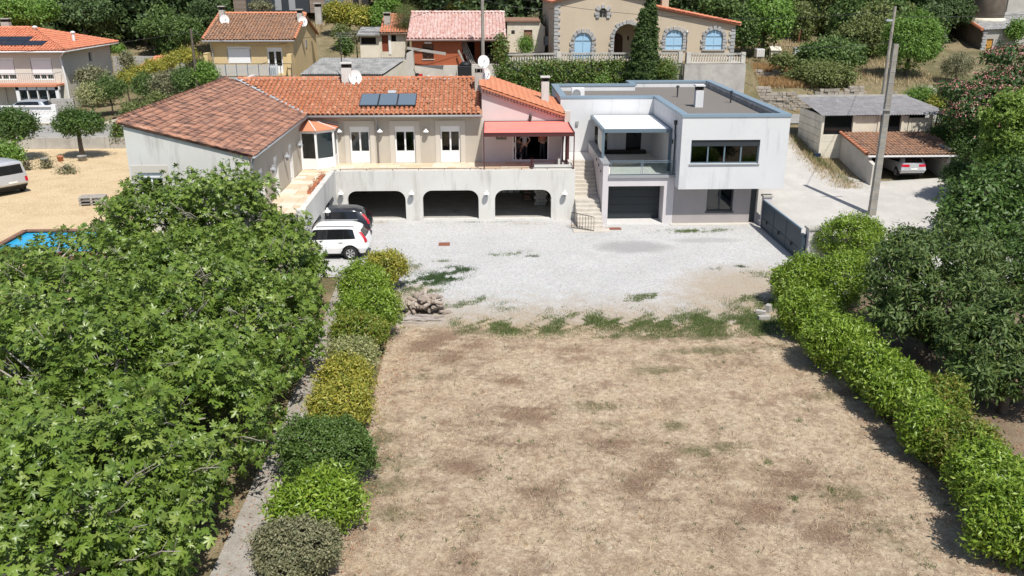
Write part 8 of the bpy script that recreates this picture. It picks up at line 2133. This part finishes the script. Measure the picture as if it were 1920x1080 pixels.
# straw lies everywhere, denser mats here and there
blades(scatter(65000, FX0, FX1, 13, 33, lambda x, y: np.clip(.40 + .45 * fbm(x, y, 1.6, 1) - .45 * thatch_mask(x, y), .05, 1)), .11, .011, .90, 'straw', 'dry_straw', 'dry straw lying all over the mown field', 'straw')
blades(scatter(120000, FX0, FX1, 13, 33, lambda x, y: np.clip(.12 + .75 * thatch_mask(x, y), 0, 1)), .13, .011, .88, 'litter', 'dead_stalks', 'brown dead stalks in patches on the mown field', 'dead stalks')
blades(scatter(65000, FX0, FX1, 13, 33.4, lambda x, y: np.clip(green_mask(x, y) + .12 * np.clip(fbm(x, y, .4, 5) - .9, 0, 1), 0, 1)), .06, .010, .75, 'grass_green', 'sparse_green_grass', 'sparse short green grass patches in the dry field', 'grass')
blades(scatter(3500, FX0, FX1, 13, 33), .30, .010, .985, 'straw', 'long_straw', 'long pale stalks lying on the mown field', 'straw')
blades(scatter(3000, FX0, FX1, 13, 33), .32, .010, .985, 'litter', 'long_dead_stalks', 'long dark stalks lying on the mown field', 'dead stalks')
blades(np.repeat(scatter(420, FX0, FX1, 13, 33), 14, 0) + rng.normal(size=(5880, 2)) * .045, .09, .016, .7, 'grass_dark', 'small_tufts', 'tiny dark tufts dotted over the mown field', 'grass')
_c = scatter(2600, FX0, FX1, 13, 33, lambda x, y: np.clip(.4 + .6 * fbm(x, y, 1.1, 91), .05, 1))
blades(np.repeat(_c, 16, 0) + rng.normal(size=(len(_c) * 16, 2)) * .06, .11, .012, .75, 'straw', 'dry_tufts_of_field', 'dry standing tufts dotted over the mown field', 'grass')
# weeds along the border between gravel and field
blades(scatter(300000, -2.6, 13.2, 31.4, 36.6, lambda x, y: np.clip(1.0 * np.exp(-((y - 32.9 + .25 * np.sin(x)) / (.7 + .05 * x)) ** 2) * np.clip(.55 + .9 * fbm(x, y, .6, 3), 0, 1) * np.clip((x + 1.6) / 1.5, 0, 1) + .55 * np.clip(fbm(x, y, .8, 4) - .75, 0, 1) + .5 * np.exp(-((x - 11) / 1.8) ** 2 - ((y - 31.8) / .9) ** 2) * np.clip(fbm(x, y, .5, 9) + .3, 0, 1), 0, 1)), .10, .018, .6, 'grass_green', 'border_weeds', 'green weeds along the edge between gravel and field', 'weeds')
blades(scatter(60000, -3.4, 14.5, 32.6, 38.5, lambda x, y: np.clip(.5 * np.exp(-((y - 33.6) / 1.3) ** 2) + .8 * np.exp(-((x - 13) / 2.2) ** 2 - ((y - 36) / 2.2) ** 2) * np.clip(.6 + fbm(x, y, .7, 6), 0, 1), 0, 1)), .10, .010, .93, 'straw', 'dry_grass_border', 'dry grass at the edges of the gravel yard', 'grass')
# individual weed patches on the gravel
WP = [(828, 520, 1.0, .42, 'grass_dark', 9000, .07), (800, 528, .8, .4, 'grass_dark', 5000, .06), (857, 506, .7, .28, 'grass_dark', 4500, .06), (800, 547, .8, .5, 'grass_green', 3500, .07), (765, 535, .5, .7, 'grass_dark', 2500, .06), (775, 500, .5, .5, 'grass_green', 900, .07), (970, 476, .9, .3, 'grass_green', 900, .09), (925, 479, .35, .12, 'grass_green', 260, .08), (998, 481, .4, .14, 'grass_dark', 350, .07), (828, 490, .6, .12, 'grass_green', 350, .08), (905, 560, .4, .25, 'grass_green', 450, .1), (950, 575, .7, .35, 'grass_green', 1000, .09), (1290, 434, 1.7, .22, 'grass_green', 2600, .16), (1330, 432, 1.2, .18, 'grass_green', 1600, .17), (1340, 503, .4, .14, 'grass_dark', 350, .06), (1390, 500, .3, .12, 'grass_dark', 300, .06), (1390, 575, .9, .6, 'grass_green', 1600, .06), (1420, 515, .9, .3, 'grass_green', 900, .06), (1105, 431, .3, .1, 'grass_green', 300, .1), (700, 418, 1.6, .12, 'straw', 500, .1), (900, 417, 3, .1, 'grass_green', 500, .08), (1000, 420, 2, .12, 'straw', 500, .1), (1075, 424, .3, .12, 'straw', 300, .1), (780, 505, .6, .2, 'straw', 350, .1), (1000, 830, .16, .1, 'grass_green', 160, .12), (975, 828, .1, .08, 'grass_green', 80, .1), (1440, 868, .13, .1, 'grass_green', 140, .1), (1498, 792, .13, .09, 'grass_green', 120, .1), (1490, 938, .12, .09, 'grass_green', 120, .08), (1715, 978, .16, .1, 'grass_green', 150, .1), (1740, 1060, .16, .1, 'grass_green', 150, .1), (1560, 920, .12, .1, 'grass_green', 100, .08), (1490, 935, .2, .1, 'grass_dark', 140, .05)]
for i, mt in enumerate(('grass_dark', 'grass_green', 'straw')):
    Q = []
    for (px, py, rx, ry, m_, n, h) in WP:
        if m_ == mt:
            c = AZ(px, py, 0); g_ = rng.normal(size=(n, 2)); Q.append(np.stack([c.x + g_[:, 0] * rx * .5, c.y + g_[:, 1] * ry * 1.0], 1))
    Q = np.concatenate(Q); Q = Q[rng.random(len(Q)) < np.clip(.6 + .9 * fbm(Q[:, 0], Q[:, 1], .28, 31), .02, 1)]
    blades(Q, [.07, .10, .11][i], [.022, .014, .010][i], .65, mt, ['creeping_weeds', 'weed_tufts', 'dry_tufts'][i], ['dark green creeping weeds on the white gravel', 'green weed tufts scattered over yard and field', 'dry tufts on the white gravel'][i], 'weeds')
# dead leaves under the hedges
def litter_leaves(n, x0, x1, y0, y1, dens, name, label):
    P = scatter(n, x0, x1, y0, y1, dens); k = len(P); P3 = np.column_stack([P, hz(P[:, 0], P[:, 1]) + .015]); V, F = leaf_geo(P3, unit(np.array([0, 0, 1.0]) + rng.normal(size=(k, 3)) * .35), sph(k), .05 + .04 * rng.random(k), 'oval'); stuff(np_mesh(name, V, [F], M['dead_leaf']), label, 'leaves')
litter_leaves(7000, -3.9, -1.8, 14, 33, lambda x, y: np.clip(np.exp(-((x + 3.7) / .7) ** 2), 0, 1) * (.35 + .65 * np.exp(-((y - 29.5) / 3) ** 2)), 'dead_leaves', 'orange dead leaves along the foot of the left hedge')
litter_leaves(5000, 11.0, 13.5, 14, 33, lambda x, y: np.clip(np.exp(-((x - 12.7) / .6) ** 2), 0, 1), 'dead_leaves', 'brown dead leaves along the foot of the right hedge')
litter_leaves(9000, 13.5, 22, 14, 34, lambda x, y: .6 + 0 * x, 'dead_leaves', 'dead leaves under the dark trees behind the right hedge')
litter_leaves(5000, -7.6, -5.2, 12, 40, lambda x, y: .5 + 0 * x, 'dead_leaves', 'dead leaves scattered on the garden path')
# dry lawn and hillside grasses
blades(scatter(60000, -38, -14.5, 42, 60, lambda x, y: np.clip(.5 + .5 * fbm(x, y, 1.5, 12), .1, 1)), .12, .014, .9, 'dry_grass', 'dry_lawn_grass', 'dry grass on the lawn left of the white gable', 'grass')
blades(scatter(26000, -34, -17, 93, 112), .5, .05, .5, 'dry_grass', 'hillside_dry_grass', 'tall dry grass around the white sun lounger', 'grass')
blades(scatter(26000, 21.5, 40, 72, 92, lambda x, y: np.clip(.55 + .5 * fbm(x, y, 2, 14), .1, 1)), .4, .04, .5, 'dry_grass', 'terrace_dry_grass', 'dry grass on the terraces right of the villa', 'grass')
blades(scatter(12000, 22.5, 29, 77, 79.5), .65, .05, .3, 'gold_grass', 'golden_grass', 'band of golden tall grass right of the villa', 'grass')
blades(scatter(6000, 22.5, 28, 72.3, 75), .5, .05, .4, 'gold_grass', 'golden_grass', 'golden brown grass above the dry stone wall', 'grass')
blades(scatter(9000, 21.8, 24.8, 53, 63, lambda x, y: np.exp(-((x - (22.9 + .1 * (58 - y))) / .8) ** 2)), .3, .03, .5, 'dry_grass', 'verge_grass', 'dry grass verge along the garage wall', 'grass')
blades(scatter(3500, 22.3, 24.8, 54, 62, lambda x, y: np.exp(-((x - (23.2 + .12 * (58 - y))) / .4) ** 2) * (fbm(x, y, .8, 19) > 0)), .35, .03, .4, 'grass_green', 'verge_weeds', 'green weeds at the foot of the garage wall', 'weeds')
